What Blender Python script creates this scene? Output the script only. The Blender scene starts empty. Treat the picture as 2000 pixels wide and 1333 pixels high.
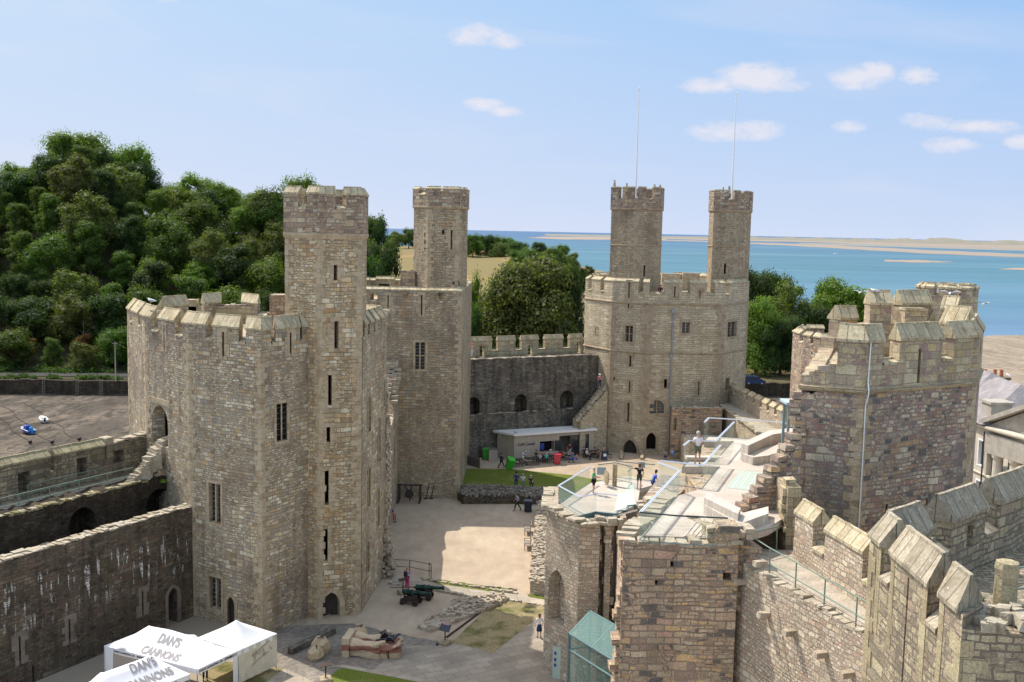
import bpy, bmesh, math, random
from mathutils import Vector, Matrix, noise
from mathutils.geometry import delaunay_2d_cdt
R = math.radians
random.seed(7)
S = bpy.context.scene
COL = S.collection
# ------------------------------------------------------------------ camera
CAMZ, FPX = 27.0, 2000.0
PITCH, ROLL = math.atan(215.5/2000), 0.0205
_F = Vector((0, math.cos(PITCH), -math.sin(PITCH)))
_U0 = Vector((0, math.sin(PITCH), math.cos(PITCH))); _R0 = Vector((1, 0, 0))
_R = _R0*math.cos(ROLL) + _U0*math.sin(ROLL)
_U = _U0*math.cos(ROLL) - _R0*math.sin(ROLL)
cam_d = bpy.data.cameras.new('camera'); cam = bpy.data.objects.new('camera', cam_d); COL.objects.link(cam)
cam_d.sensor_width = 36; cam_d.lens = 36; cam_d.clip_start = .5; cam_d.clip_end = 120000
m = Matrix((_R, _U, -_F)).transposed().to_4x4(); m.translation = Vector((0, 0, CAMZ)); cam.matrix_world = m
S.camera = cam
# ------------------------------------------------------------------ light
SUN_EL, SUN_ROT = R(54), R(-51)      # sun beyond the castle, to the left
sun_vec = Vector((math.sin(SUN_ROT)*math.cos(SUN_EL), math.cos(SUN_ROT)*math.cos(SUN_EL), math.sin(SUN_EL)))
sd = bpy.data.lights.new('sun', 'SUN'); sd.energy = 2.7; sd.angle = R(.5); sd.color = (1, .95, .87)
so = bpy.data.objects.new('sun', sd); COL.objects.link(so); so.rotation_euler = sun_vec.to_track_quat('Z', 'Y').to_euler()
S.view_settings.view_transform = 'Standard'; S.view_settings.look = 'None'
EXPO = 1.0; S.view_settings.exposure = EXPO; S.view_settings.gamma = 1; S.view_settings.use_curve_mapping = False

def ray(px, py):
    return _F + _R*((px-1000)/FPX) - _U*((py-666.5)/FPX)
def PZ(px, py, z=0.0):
    d = ray(px, py); t = (z-CAMZ)/d.z
    return Vector((d.x*t, d.y*t, z))
def PY(px, py, Y):
    d = ray(px, py); t = Y/d.y
    return Vector((d.x*t, Y, CAMZ+d.z*t))
def V(px, py, Y):
    p = PY(px, py, Y); return Vector((p.x, p.y))

W = bpy.data.worlds.new('World'); S.world = W; W.use_nodes = True
def world():
    nt = W.node_tree; N = nt.nodes; L = nt.links; N.clear()
    out = N.new('ShaderNodeOutputWorld'); bg = N.new('ShaderNodeBackground'); L.new(bg.outputs[0], out.inputs[0])
    bg.inputs[1].default_value = .15
    sky = N.new('ShaderNodeTexSky'); sky.sky_type = 'NISHITA'; sky.sun_disc = False
    sky.sun_elevation = SUN_EL; sky.sun_rotation = SUN_ROT % (2*math.pi); sky.air_density = 1.0; sky.dust_density = .6; sky.ozone_density = 1.6; sky.altitude = 0
    geo = N.new('ShaderNodeTexCoord'); sep = N.new('ShaderNodeSeparateXYZ'); L.new(geo.outputs['Generated'], sep.inputs[0])
    def M(op, a, b=None, c=None):
        n = N.new('ShaderNodeMath'); n.operation = op
        for i, v in enumerate((a, b, c)):
            if v is None: continue
            if isinstance(v, (int, float)): n.inputs[i].default_value = v
            else: L.new(v, n.inputs[i])
        return n.outputs[0]
    y = M('MAXIMUM', sep.outputs[1], .02)
    u = M('DIVIDE', sep.outputs[0], y); v = M('DIVIDE', sep.outputs[2], y)
    cb = N.new('ShaderNodeCombineXYZ'); L.new(u, cb.inputs[0]); L.new(M('MULTIPLY', v, 2.0), cb.inputs[1])
    nz = N.new('ShaderNodeTexNoise'); nz.inputs['Scale'].default_value = 26; nz.inputs['Detail'].default_value = 7; nz.inputs['Roughness'].default_value = .6
    L.new(cb.outputs[0], nz.inputs['Vector'])
    total = None
    for (px, py, a, b, s) in [(925, 68, 62, 24, .95), (985, 80, 52, 16, .95), (945, 204, 42, 15, .95), (985, 216, 40, 13, .85), (1480, 152, 82, 30, 1.1), (1390, 166, 75, 19, .9), (1530, 163, 60, 20, .8), (1440, 256, 100, 24, .95),
                     (1680, 152, 72, 26, 1.0), (1715, 138, 44, 22, 1.0), (1792, 147, 46, 20, .95), (1810, 238, 58, 22, .8), (1660, 249, 42, 14, .85), (1915, 247, 70, 17, .85),
                     (1862, 284, 62, 17, .9), (1995, 278, 36, 16, .9), (1110, 188, 30, 9, .3), (820, 72, 22, 10, .2), (1785, 104, 26, 13, .3), (1715, 98, 20, 10, .25), (330, 2, 60, 10, .5), (640, 222, 70, 8, .2)]:
        p = ray(px, py); cu, cv = p.x/p.y, p.z/p.y
        d = M('ADD', M('POWER', M('ABSOLUTE', M('MULTIPLY', M('SUBTRACT', u, cu), 2000/(a*1.4))), 2), M('POWER', M('ABSOLUTE', M('MULTIPLY', M('SUBTRACT', v, cv), 2000/(b*1.35))), 2))
        mk = M('MULTIPLY', M('MAXIMUM', M('SUBTRACT', 1.0, d), 0), s)
        total = mk if total is None else M('MAXIMUM', total, mk)
    nf = N.new('ShaderNodeTexNoise'); nf.inputs['Scale'].default_value = 95; nf.inputs['Detail'].default_value = 6; nf.inputs['Roughness'].default_value = .7; L.new(cb.outputs[0], nf.inputs['Vector'])
    nn = M('ADD', M('MULTIPLY', nz.outputs[0], 2.8), M('MULTIPLY', nf.outputs[0], 1.3))
    cl = M('MAXIMUM', M('SUBTRACT', M('MULTIPLY', total, 2.3), M('SUBTRACT', nn, 1.08)), 0)
    cl = M('MINIMUM', M('POWER', M('MULTIPLY', cl, .62), 1.1), .75)
    # thin high cirrus
    cb2 = N.new('ShaderNodeCombineXYZ'); L.new(M('ADD', u, M('MULTIPLY', v, .9)), cb2.inputs[0]); L.new(M('MULTIPLY', v, 5.0), cb2.inputs[1])
    n2 = N.new('ShaderNodeTexNoise'); n2.inputs['Scale'].default_value = 3; n2.inputs['Detail'].default_value = 8; n2.inputs['Distortion'].default_value = .6; L.new(cb2.outputs[0], n2.inputs['Vector'])
    ci = M('MULTIPLY', M('MAXIMUM', M('SUBTRACT', n2.outputs[0], .5), 0), 1.0)
    tot = M('MAXIMUM', cl, M('MINIMUM', ci, .25))
    mx = N.new('ShaderNodeMix'); mx.data_type = 'RGBA'; L.new(tot, mx.inputs[0]); 
    mx.inputs[7].default_value = (4.9, 4.6, 4.6, 1)
    # low sky: pale and milky at the horizon, bluer upwards and away from the sun
    K = 1/(.15*2**EXPO)
    def rgb(r_, g_, b_): return tuple((((x/255+.055)/1.055)**2.4)*K for x in (r_, g_, b_))+(1,)
    def mixc(f, a_, b_):
        n = N.new('ShaderNodeMix'); n.data_type = 'RGBA'
        for i, q in ((0, f), (6, a_), (7, b_)):
            if isinstance(q, tuple): n.inputs[i].default_value = q
            else: L.new(q, n.inputs[i])
        return n.outputs[2]
    e = M('MULTIPLY', M('MAXIMUM', sep.outputs[2], 0), 4.6)
    e = M('MINIMUM', e, 1.0); e = M('POWER', e, .8)
    side = M('MINIMUM', M('MAXIMUM', M('ADD', M('MULTIPLY', sep.outputs[0], 1.0), .5), 0), 1)
    topc = mixc(side, rgb(198, 223, 251), rgb(155, 197, 245)); hor = mixc(side, rgb(221, 228, 248), rgb(208, 222, 247))
    low = mixc(e, hor, topc)
    f = M('MULTIPLY', M('MAXIMUM', M('SUBTRACT', M('ABSOLUTE', sep.outputs[2]), .23), 0), 6.0); f = M('MINIMUM', f, 1.0)
    warm = N.new('ShaderNodeMix'); warm.data_type = 'RGBA'; warm.blend_type = 'MULTIPLY'; warm.inputs[0].default_value = 1; L.new(sky.outputs[0], warm.inputs[6]); warm.inputs[7].default_value = (2.05, 1.62, 1.18, 1)   # unseen upper sky, tinted warm and brightened as added fill for the shade
    base = mixc(f, low, warm.outputs[2])
    mx.inputs[7].default_value = rgb(243, 238, 243)
    L.new(base, mx.inputs[6]); L.new(mx.outputs[2], bg.inputs[0])
world()

# ------------------------------------------------------------------ object helpers
def tag(o, label=None, cat=None, group=None, kind=None):
    if label: o['label'] = label
    if cat: o['category'] = cat
    if group: o['group'] = group
    if kind: o['kind'] = kind
    return o
def thing(name, label, cat, loc=(0, 0, 0), rz=0, group=None):
    o = bpy.data.objects.new(name, None); COL.objects.link(o); o.location = loc; o.rotation_euler = (0, 0, rz); o.empty_display_size = .3
    return tag(o, label, cat, group)
def auto_uv(bm):
    uv = bm.loops.layers.uv.verify()
    for f in bm.faces:
        n = f.normal
        if abs(n.z) > .97:
            for l in f.loops: l[uv].uv = (l.vert.co.x, l.vert.co.y)
        else:
            t = Vector((-n.y, n.x, 0)).normalized(); b = n.cross(t)
            for l in f.loops: l[uv].uv = (l.vert.co.dot(t), l.vert.co.dot(b))
def ob(name, bm, mat, parent=None, smooth=False, recalc=True, uv=True):
    if recalc: bmesh.ops.recalc_face_normals(bm, faces=bm.faces)
    bm.normal_update()
    if uv: auto_uv(bm)
    me = bpy.data.meshes.new(name); bm.to_mesh(me); bm.free()
    mats = mat if isinstance(mat, (list, tuple)) else [mat]
    for q in mats: me.materials.append(q)
    if smooth:
        for p in me.polygons: p.use_smooth = True
    o = bpy.data.objects.new(name, me); COL.objects.link(o)
    if parent is not None:
        o.parent = parent
    return o
def local(parent, bm):
    """move world-space geometry into the parent's frame"""
    bm.transform((Matrix.Translation(parent.location) @ parent.rotation_euler.to_matrix().to_4x4()).inverted())
    return bm
def wob(name, bm, mat, parent, **k):      # world-space bmesh as child of an (unrotated or rotated) root
    if k.pop('recalc', True): bmesh.ops.recalc_face_normals(bm, faces=bm.faces)
    bm.normal_update(); auto_uv(bm)
    return ob(name, local(parent, bm), mat, parent, recalc=False, uv=False, **k)
def kids(o): return [c for c in COL.objects if c.parent == o]
def copy_tree(o, parent=None, _k=None):
    c = o.copy(); COL.objects.link(c); c.parent = parent
    for ch in list(o.children): copy_tree(ch, c)
    return c
def new(): return bmesh.new()
def box(bm, c, s, rz=0, mi=0, rx=0, ry=0, bev=0):
    M = Matrix.Translation(c) @ Matrix.Rotation(rz, 4, 'Z') @ Matrix.Rotation(ry, 4, 'Y') @ Matrix.Rotation(rx, 4, 'X')
    vs = [bm.verts.new(M @ Vector((s[0]*.5*x, s[1]*.5*y, s[2]*.5*z))) for x in (-1, 1) for y in (-1, 1) for z in (-1, 1)]
    fs = []
    for q in ((0, 1, 3, 2), (4, 6, 7, 5), (0, 4, 5, 1), (2, 3, 7, 6), (0, 2, 6, 4), (1, 5, 7, 3)):
        f = bm.faces.new([vs[i] for i in q]); f.material_index = mi; fs.append(f)
    if bev:
        es = list({e for f in fs for e in f.edges})
        bmesh.ops.bevel(bm, geom=es, offset=bev, segments=1, affect='EDGES')
def stone(bm, c, s, rz=0, j=.25, mi=0, tilt=.1):
    """one rough block: a box with knocked corners"""
    M = Matrix.Translation(c) @ Matrix.Rotation(rz, 4, 'Z') @ Matrix.Rotation(random.uniform(-tilt, tilt), 4, 'Y') @ Matrix.Rotation(random.uniform(-tilt, tilt), 4, 'X')
    def r(): return 1-random.random()*j
    vs = [bm.verts.new(M @ Vector((s[0]*.5*x*r(), s[1]*.5*y*r(), s[2]*.5*z*r()))) for x in (-1, 1) for y in (-1, 1) for z in (-1, 1)]
    for q in ((0, 1, 3, 2), (4, 6, 7, 5), (0, 4, 5, 1), (2, 3, 7, 6), (0, 2, 6, 4), (1, 5, 7, 3)):
        f = bm.faces.new([vs[i] for i in q]); f.material_index = mi
def tube(bm, p0, p1, r, n=8, r1=None, cap=True, mi=0):
    p0 = Vector(p0); p1 = Vector(p1); r1 = r if r1 is None else r1
    d = (p1-p0).normalized(); a = d.orthogonal().normalized(); b = d.cross(a)
    A = [bm.verts.new(p0+(a*math.cos(t)+b*math.sin(t))*r) for t in [2*math.pi*i/n for i in range(n)]]
    B = [bm.verts.new(p1+(a*math.cos(t)+b*math.sin(t))*r1) for t in [2*math.pi*i/n for i in range(n)]]
    for i in range(n):
        f = bm.faces.new((A[i], A[(i+1) % n], B[(i+1) % n], B[i])); f.material_index = mi
    if cap:
        for f in (bm.faces.new(A[::-1]), bm.faces.new(B)): f.material_index = mi
def lathe(bm, p0, axis, prof, n=12, mi=0):
    """prof: (distance along axis, radius)"""
    axis = Vector(axis).normalized(); a = axis.orthogonal().normalized(); b = axis.cross(a); p0 = Vector(p0); prev = None
    for k, (t, r) in enumerate(prof):
        ring = [bm.verts.new(p0+axis*t+(a*math.cos(w)+b*math.sin(w))*max(r, 1e-4)) for w in [2*math.pi*i/n for i in range(n)]]
        if prev:
            for i in range(n):
                f = bm.faces.new((prev[i], prev[(i+1) % n], ring[(i+1) % n], ring[i])); f.material_index = mi
        else: bm.faces.new(ring[::-1]).material_index = mi
        prev = ring
    bm.faces.new(prev).material_index = mi
def ball(bm, c, r, sub=1, s=(1, 1, 1), j=0, mi=0):
    res = bmesh.ops.create_icosphere(bm, subdivisions=sub, radius=r)
    for v in res['verts']:
        k = 1+random.uniform(-j, j)
        v.co = Vector((v.co.x*s[0]*k, v.co.y*s[1]*k, v.co.z*s[2]*k))+Vector(c)
    for v in res['verts']:
        for f in v.link_faces: f.material_index = mi
def pip(p, poly):
    x, y = p; c = False; j = len(poly)-1
    for i in range(len(poly)):
        xi, yi = poly[i]; xj, yj = poly[j]
        if (yi > y) != (yj > y) and x < (xj-xi)*(y-yi)/(yj-yi)+xi: c = not c
        j = i
    return c
def tri(outline, holes=(), extra=()):
    vs = []; es = []
    for lp in [outline]+list(holes):
        n0 = len(vs); vs += [Vector(p) for p in lp]; es += [(n0+i, n0+(i+1) % len(lp)) for i in range(len(lp))]
    vs += [Vector(p) for p in extra]
    v2, e2, f2, _, _, _ = delaunay_2d_cdt(vs, es, [], 0, 1e-5)
    out = []
    for f in f2:
        c = sum((v2[i] for i in f), Vector((0, 0)))/len(f)
        if pip(c, outline) and not any(pip(c, h) for h in holes): out.append(f)
    return v2, out
def sheet(bm, pts, z, mi=0, extra=()):
    v2, fs = tri([(p[0], p[1]) for p in pts], (), extra)
    vs = [bm.verts.new((v.x, v.y, z)) for v in v2]
    for f in fs:
        try: q = bm.faces.new([vs[i] for i in f]); q.material_index = mi; q.normal_update(); 
        except ValueError: continue
        if q.normal.z < 0: q.normal_flip()
def prism(bm, pts, z0, z1, mi=0, bottom=True):
    v2, fs = tri([(p[0], p[1]) for p in pts])
    for z, up in ((z1, True), (z0, False)):
        if not up and not bottom: continue
        vs = [bm.verts.new((v.x, v.y, z)) for v in v2]
        for f in fs:
            q = bm.faces.new([vs[i] for i in (f if up else f[::-1])]); q.material_index = mi
    n = len(pts)
    for i in range(n):
        a, b = pts[i], pts[(i+1) % n]
        f = bm.faces.new([bm.verts.new((a[0], a[1], z0)), bm.verts.new((b[0], b[1], z0)), bm.verts.new((b[0], b[1], z1)), bm.verts.new((a[0], a[1], z1))]); f.material_index = mi
    bmesh.ops.remove_doubles(bm, verts=bm.verts, dist=1e-5)

# ------------------------------------------------------------------ rings of wall faces
class Ring:
    """polygon (or open line) of wall faces; inside lies to the left of the direction of travel"""
    def __init__(s, vs, closed=True):
        s.v = [Vector(p[:2]) for p in vs]; s.closed = closed; s.n = len(vs) if closed else len(vs)-1
    def seg(s, i):
        a = s.v[i % len(s.v)]; b = s.v[(i+1) % len(s.v)]; return a, b
    def L(s, i): a, b = s.seg(i); return (b-a).length
    def nrm(s, i): a, b = s.seg(i); d = (b-a).normalized(); return Vector((-d.y, d.x))   # inward
    def corner(s, k, off):
        m_ = len(s.v); p = s.v[k % m_]
        if not s.closed and k == 0: return p+s.nrm(0)*off
        if not s.closed and k == m_-1: return p+s.nrm(m_-2)*off
        n0 = s.nrm(k-1); n1 = s.nrm(k); return p+(n0+n1)*(off/(1+n0.dot(n1)))
    def pt(s, i, u, off, z):
        a = s.corner(i, off); b = s.corner(i+1, off); t = u/s.L(i)
        q = a+(b-a)*t; return Vector((q.x, q.y, z))
    def hit(s, i, px, py):
        a, b = s.seg(i); n = s.nrm(i); d = ray(px, py)
        t = (a.x*n.x+a.y*n.y)/(d.x*n.x+d.y*n.y)
        p = Vector((d.x*t, d.y*t)); return (p-a).dot((b-a).normalized()), CAMZ+d.z*t
def face(bm, rg, i, outline, holes=(), off0=0, off1=.8, mi=0, front=True, back=True):
    L = rg.L(i); v2, fs = tri(outline, holes)
    for off, fl, on in ((off0, False, front), (off1, True, back)):
        if not on: continue
        vs = [bm.verts.new(rg.pt(i, v.x, off, v.y)) for v in v2]
        for f in fs:
            q = bm.faces.new([vs[k] for k in (f[::-1] if fl else f)]); q.material_index = mi
    for lp in [outline]+list(holes):
        n = len(lp)
        for k in range(n):
            a, b = lp[k], lp[(k+1) % n]
            q = bm.faces.new([bm.verts.new(rg.pt(i, a[0], off0, a[1])), bm.verts.new(rg.pt(i, b[0], off0, b[1])), bm.verts.new(rg.pt(i, b[0], off1, b[1])), bm.verts.new(rg.pt(i, a[0], off1, a[1]))]); q.material_index = mi
def weld(bm): bmesh.ops.remove_doubles(bm, verts=bm.verts, dist=2e-4)
def cren(L, z0, zs, zt, merl, rough=.03, step=.45):
    """outline of a wall with merlons; merl as fractions of L; zs/zt may be functions of u"""
    fs = zs if callable(zs) else (lambda u: zs)
    ft = zt if callable(zt) else (lambda u: zt)
    top = []; u = 0.0
    def run(a, b, f):
        n = max(1, int((b-a)/step))
        for k in range(n+1):
            t = a+(b-a)*k/n; top.append((t, f(t)+(random.uniform(-rough, rough) if 0 < k < n else 0)))
    cur = 0.0
    for a, b in merl:
        a *= L; b *= L
        if a-cur > .02: run(cur, a, fs)
        run(a, b, ft); cur = b
    if L-cur > .02: run(cur, L, fs)
    out = [(0, z0), (L, z0)]
    for p in reversed(top):
        if abs(p[0]-out[-1][0])+abs(p[1]-out[-1][1]) > 1e-3: out.append(p)
    if abs(out[-1][0]-out[0][0])+abs(out[-1][1]-out[0][1]) < 1e-3: out.pop()
    return out
def arch(u0, u1, z0, z1, pointed=True, n=5):
    w = u1-u0; mid = (u0+u1)/2; pts = [(u0, z0), (u1, z0)]
    hr = w*(.75 if pointed else .5); zs = z1-hr
    for k in range(n+1):
        t = k/n
        if pointed: a = t*math.pi/2*.78; x = u1-(w/2)*(1-math.cos(a))/(1-math.cos(math.pi/2*.78)); z = zs+hr*math.sin(a)/math.sin(math.pi/2*.78)
        else: a = t*math.pi/2; x = mid+w/2*math.cos(a); z = zs+hr*math.sin(a)
        pts.append((x, z))
    left = [(2*mid-x, z) for x, z in pts[2:]]
    pts += left[::-1][1:]
    return pts
def rect(u0, u1, z0, z1): return [(u0, z0), (u1, z0), (u1, z1), (u0, z1)]
def hole_px(rg, i, x0, y0, x1, y1, kind='rect', minw=0):
    xm, ym = (x0+x1)/2, (y0+y1)/2
    ua = rg.hit(i, x0, ym)[0]; ub = rg.hit(i, x1, ym)[0]; um, zt = rg.hit(i, xm, y0); zb = rg.hit(i, xm, y1)[1]
    if ub < ua: ua, ub = ub, ua
    if ub-ua < minw: c = (ua+ub)/2; ua, ub = c-minw/2, c+minw/2
    return rect(ua, ub, zb, zt) if kind == 'rect' else arch(ua, ub, zb, zt, kind == 'arch')
def grow(h, g):
    us = [p[0] for p in h]; zs = [p[1] for p in h]; cu = (min(us)+max(us))/2; cz = (min(zs)+max(zs))/2
    a = (max(us)-min(us))/2; b = (max(zs)-min(zs))/2
    return [(cu+(p[0]-cu)*(a+g)/a, cz+(p[1]-cz)*(b+g)/b) for p in h]
def coping(bm, rg, i, u0, u1, z, th, h, over=.09, roll=.07, mi=0):
    prof = [(-over, z-.02), (-over, z+.1), (th*.5-roll, z+h-.03), (th*.5-roll*.8, z+h+.06), (th*.5+roll*.8, z+h+.06), (th*.5+roll, z+h-.03), (th+over, z+.1), (th+over, z-.02)]
    L = rg.L(i); nseg = max(1, int((u1-u0)/.55)); prev = None
    for k in range(nseg+1):
        u = u0+(u1-u0)*k/nseg; dz = random.uniform(-.015, .015)
        cur = [bm.verts.new(rg.pt(i, u, o_, zz+dz)) for o_, zz in prof]
        if prev:
            n = len(prof)
            for q in range(n):
                f = bm.faces.new((prev[q], prev[(q+1) % n], cur[(q+1) % n], cur[q])); f.material_index = mi
        else: bm.faces.new(cur[::-1]).material_index = mi
        prev = cur
    bm.faces.new(prev).material_index = mi
def band(bm, rg, i, z, h=.22, out=.1, u0=0, u1=None, inn=.05):
    u1 = rg.L(i) if u1 is None else u1
    prof = [(inn, z-h*.5), (-out*.4, z-h*.5), (-out, z-h*.1), (-out, z+h*.2), (inn, z+h*.5)]
    A = [bm.verts.new(rg.pt(i, u0, o_, zz)) for o_, zz in prof]; B = [bm.verts.new(rg.pt(i, u1, o_, zz)) for o_, zz in prof]
    for q in range(len(prof)): bm.faces.new((A[q], A[(q+1) % 5], B[(q+1) % 5], B[q]))
    bm.faces.new(A[::-1]); bm.faces.new(B)
def quoins(bm, rg, k, z0, z1, h=.36, w=(.35, .62), out=.018):
    """alternating corner stones at vertex k, standing a little proud of both faces"""
    z = z0; f = 0; c = rg.corner(k, -out)
    i0, i1 = k-1, k
    if k == 0 and not rg.closed: return
    a0, b0 = rg.seg(i0 % rg.n); a1, b1 = rg.seg(i1 % rg.n)
    d0 = (a0-b0).normalized(); d1 = (b1-a1).normalized()
    ci = rg.corner(k, .15)
    while z < z1-.1:
        hh = min(h*random.uniform(.75, 1.2), z1-z)-.02
        wa, wb = (w[0], w[1]) if f else (w[1], w[0]); wa *= random.uniform(.8, 1.25); wb *= random.uniform(.8, 1.25)
        o_ = random.uniform(0, .02); cc = rg.corner(k, -out-o_)
        pa = cc+d0*wa; pb = cc+d1*wb
        n0 = rg.nrm(i0 % rg.n); n1 = rg.nrm(i1 % rg.n)
        pts = [pa, cc, pb, pb+n1*.12, ci, pa+n0*.12]
        lo = [bm.verts.new((p.x, p.y, z+.01)) for p in pts]; hi = [bm.verts.new((p.x, p.y, z+.01+hh)) for p in pts]
        for q in range(6): bm.faces.new((lo[q], lo[(q+1) % 6], hi[(q+1) % 6], hi[q]))
        bm.faces.new(hi); bm.faces.new(lo[::-1])
        z += hh+.02; f = 1-f
def stones_line(bm, a, b, z, w, size=.35, hgt=.2, lift=0, layers=1, keep=1.0):
    """rough capping stones from a to b (2D), centred, width w"""
    a = Vector(a[:2]); b = Vector(b[:2]); d = (b-a); L = d.length; d.normalize(); n = Vector((-d.y, d.x)); ang = math.atan2(d.y, d.x)
    nz = max(1, int(w/size)); u = 0
    while u < L:
        s = size*random.uniform(.7, 1.5)
        for k in range(nz):
            if random.random() > keep: continue
            p = a+d*(u+s/2)+n*((k+.5)/nz-.5)*w
            zz = (z(u) if callable(z) else z)
            for ly in range(layers):
                stone(bm, (p.x, p.y, zz+hgt*(ly+.35)+random.uniform(-.05, .06)+lift), (s*.98, w/nz*random.uniform(.85, 1.08), hgt*random.uniform(.8, 1.4)), ang+random.uniform(-.12, .12), .22)
                if random.random() < .5: break
        u += s
def teeth(bm, p, z0, z1, d, n, size=.45, out=.25, h=.3):
    """ragged broken edge: projecting blocks up a vertical line at p; d = direction along the wall away from it"""
    z = z0; d = Vector(d[:2]).normalized(); n = Vector(n[:2]).normalized(); ang = math.atan2(d.y, d.x)
    while z < z1:
        hh = h*random.uniform(.7, 1.3); o_ = random.uniform(-.1, out); t = random.uniform(.5, 1)
        q = Vector(p[:2])+d*(o_-size*.4)+n*.38
        stone(bm, (q.x, q.y, z+hh/2), (size*random.uniform(.9, 1.5), .85*t+.1, hh*.96), ang, .16)
        z += hh
# ------------------------------------------------------------------ materials
def mat(name):
    m_ = bpy.data.materials.new(name); m_.use_nodes = True; nt = m_.node_tree
    return m_, nt, nt.nodes, nt.links, nt.nodes['Principled BSDF']
class G:
    def __init__(s, nt): s.N = nt.nodes; s.L = nt.links
    def _set(s, sock, v):
        if isinstance(v, (int, float)): sock.default_value = v
        elif isinstance(v, (tuple, list)): sock.default_value = tuple(v)+((1,) if len(v) == 3 and len(sock.default_value) == 4 else ())
        else: s.L.new(v, sock)
    def m(s, op, a, b=None, c=None, clamp=False):
        n = s.N.new('ShaderNodeMath'); n.operation = op; n.use_clamp = clamp
        for i, v in enumerate((a, b, c)):
            if v is not None: s._set(n.inputs[i], v)
        return n.outputs[0]
    def mix(s, f, a, b, mode='MIX'):
        n = s.N.new('ShaderNodeMix'); n.data_type = 'RGBA'; n.blend_type = mode
        s._set(n.inputs[0], f); s._set(n.inputs[6], a); s._set(n.inputs[7], b); return n.outputs[2]
    def noise(s, vec, scale, det=4, rough=.55, dist=0):
        n = s.N.new('ShaderNodeTexNoise'); n.inputs['Scale'].default_value = scale; n.inputs['Detail'].default_value = det
        n.inputs['Roughness'].default_value = rough; n.inputs['Distortion'].default_value = dist
        if vec is not None: s.L.new(vec, n.inputs['Vector'])
        return n.outputs[0], n.outputs[1]
    def scale(s, vec, sc, off=(0, 0, 0)):
        n = s.N.new('ShaderNodeMapping'); s.L.new(vec, n.inputs[0]); n.inputs['Scale'].default_value = sc; n.inputs['Location'].default_value = off; return n.outputs[0]
    def vadd(s, a, b):
        n = s.N.new('ShaderNodeVectorMath'); n.operation = 'ADD'; s.L.new(a, n.inputs[0]); s.L.new(b, n.inputs[1]); return n.outputs[0]
    def vscale(s, a, k):
        n = s.N.new('ShaderNodeVectorMath'); n.operation = 'SCALE'; s.L.new(a, n.inputs[0]); n.inputs[3].default_value = k; return n.outputs[0]
    def ramp(s, f, stops, const=False):
        n = s.N.new('ShaderNodeValToRGB'); cr = n.color_ramp
        if const: cr.interpolation = 'CONSTANT'
        while len(cr.elements) < len(stops): cr.elements.new(.5)
        for e, (p, c) in zip(cr.elements, stops): e.position = p; e.color = (tuple(c)+(1,))[:4] if not isinstance(c, (int, float)) else (c, c, c, 1)
        s.L.new(f, n.inputs[0]); return n.outputs[0]
    def brick(s, vec, w, h, mortar=.02, smooth=.15, off=.5, c1=(0, 0, 0), c2=(1, 1, 1)):
        n = s.N.new('ShaderNodeTexBrick'); s.L.new(vec, n.inputs[0]); n.offset = off
        s._set(n.inputs['Color1'], c1); s._set(n.inputs['Color2'], c2); s._set(n.inputs['Mortar'], (.5, .5, .5))
        n.inputs['Scale'].default_value = 1; n.inputs['Mortar Size'].default_value = mortar; n.inputs['Mortar Smooth'].default_value = smooth
        n.inputs['Brick Width'].default_value = w; n.inputs['Row Height'].default_value = h; n.inputs['Bias'].default_value = 0
        return n.outputs[0], n.outputs[1]
    def bump(s, h, dist, bsdf, strength=1):
        n = s.N.new('ShaderNodeBump'); n.inputs['Distance'].default_value = dist; n.inputs['Strength'].default_value = strength; s.L.new(h, n.inputs['Height']); s.L.new(n.outputs[0], bsdf.inputs['Normal'])
    def uv(s): return s.N.new('ShaderNodeTexCoord').outputs['UV']
    def obj(s): return s.N.new('ShaderNodeTexCoord').outputs['Object']
    def pos(s): return s.N.new('ShaderNodeNewGeometry').outputs['Position']
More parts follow.
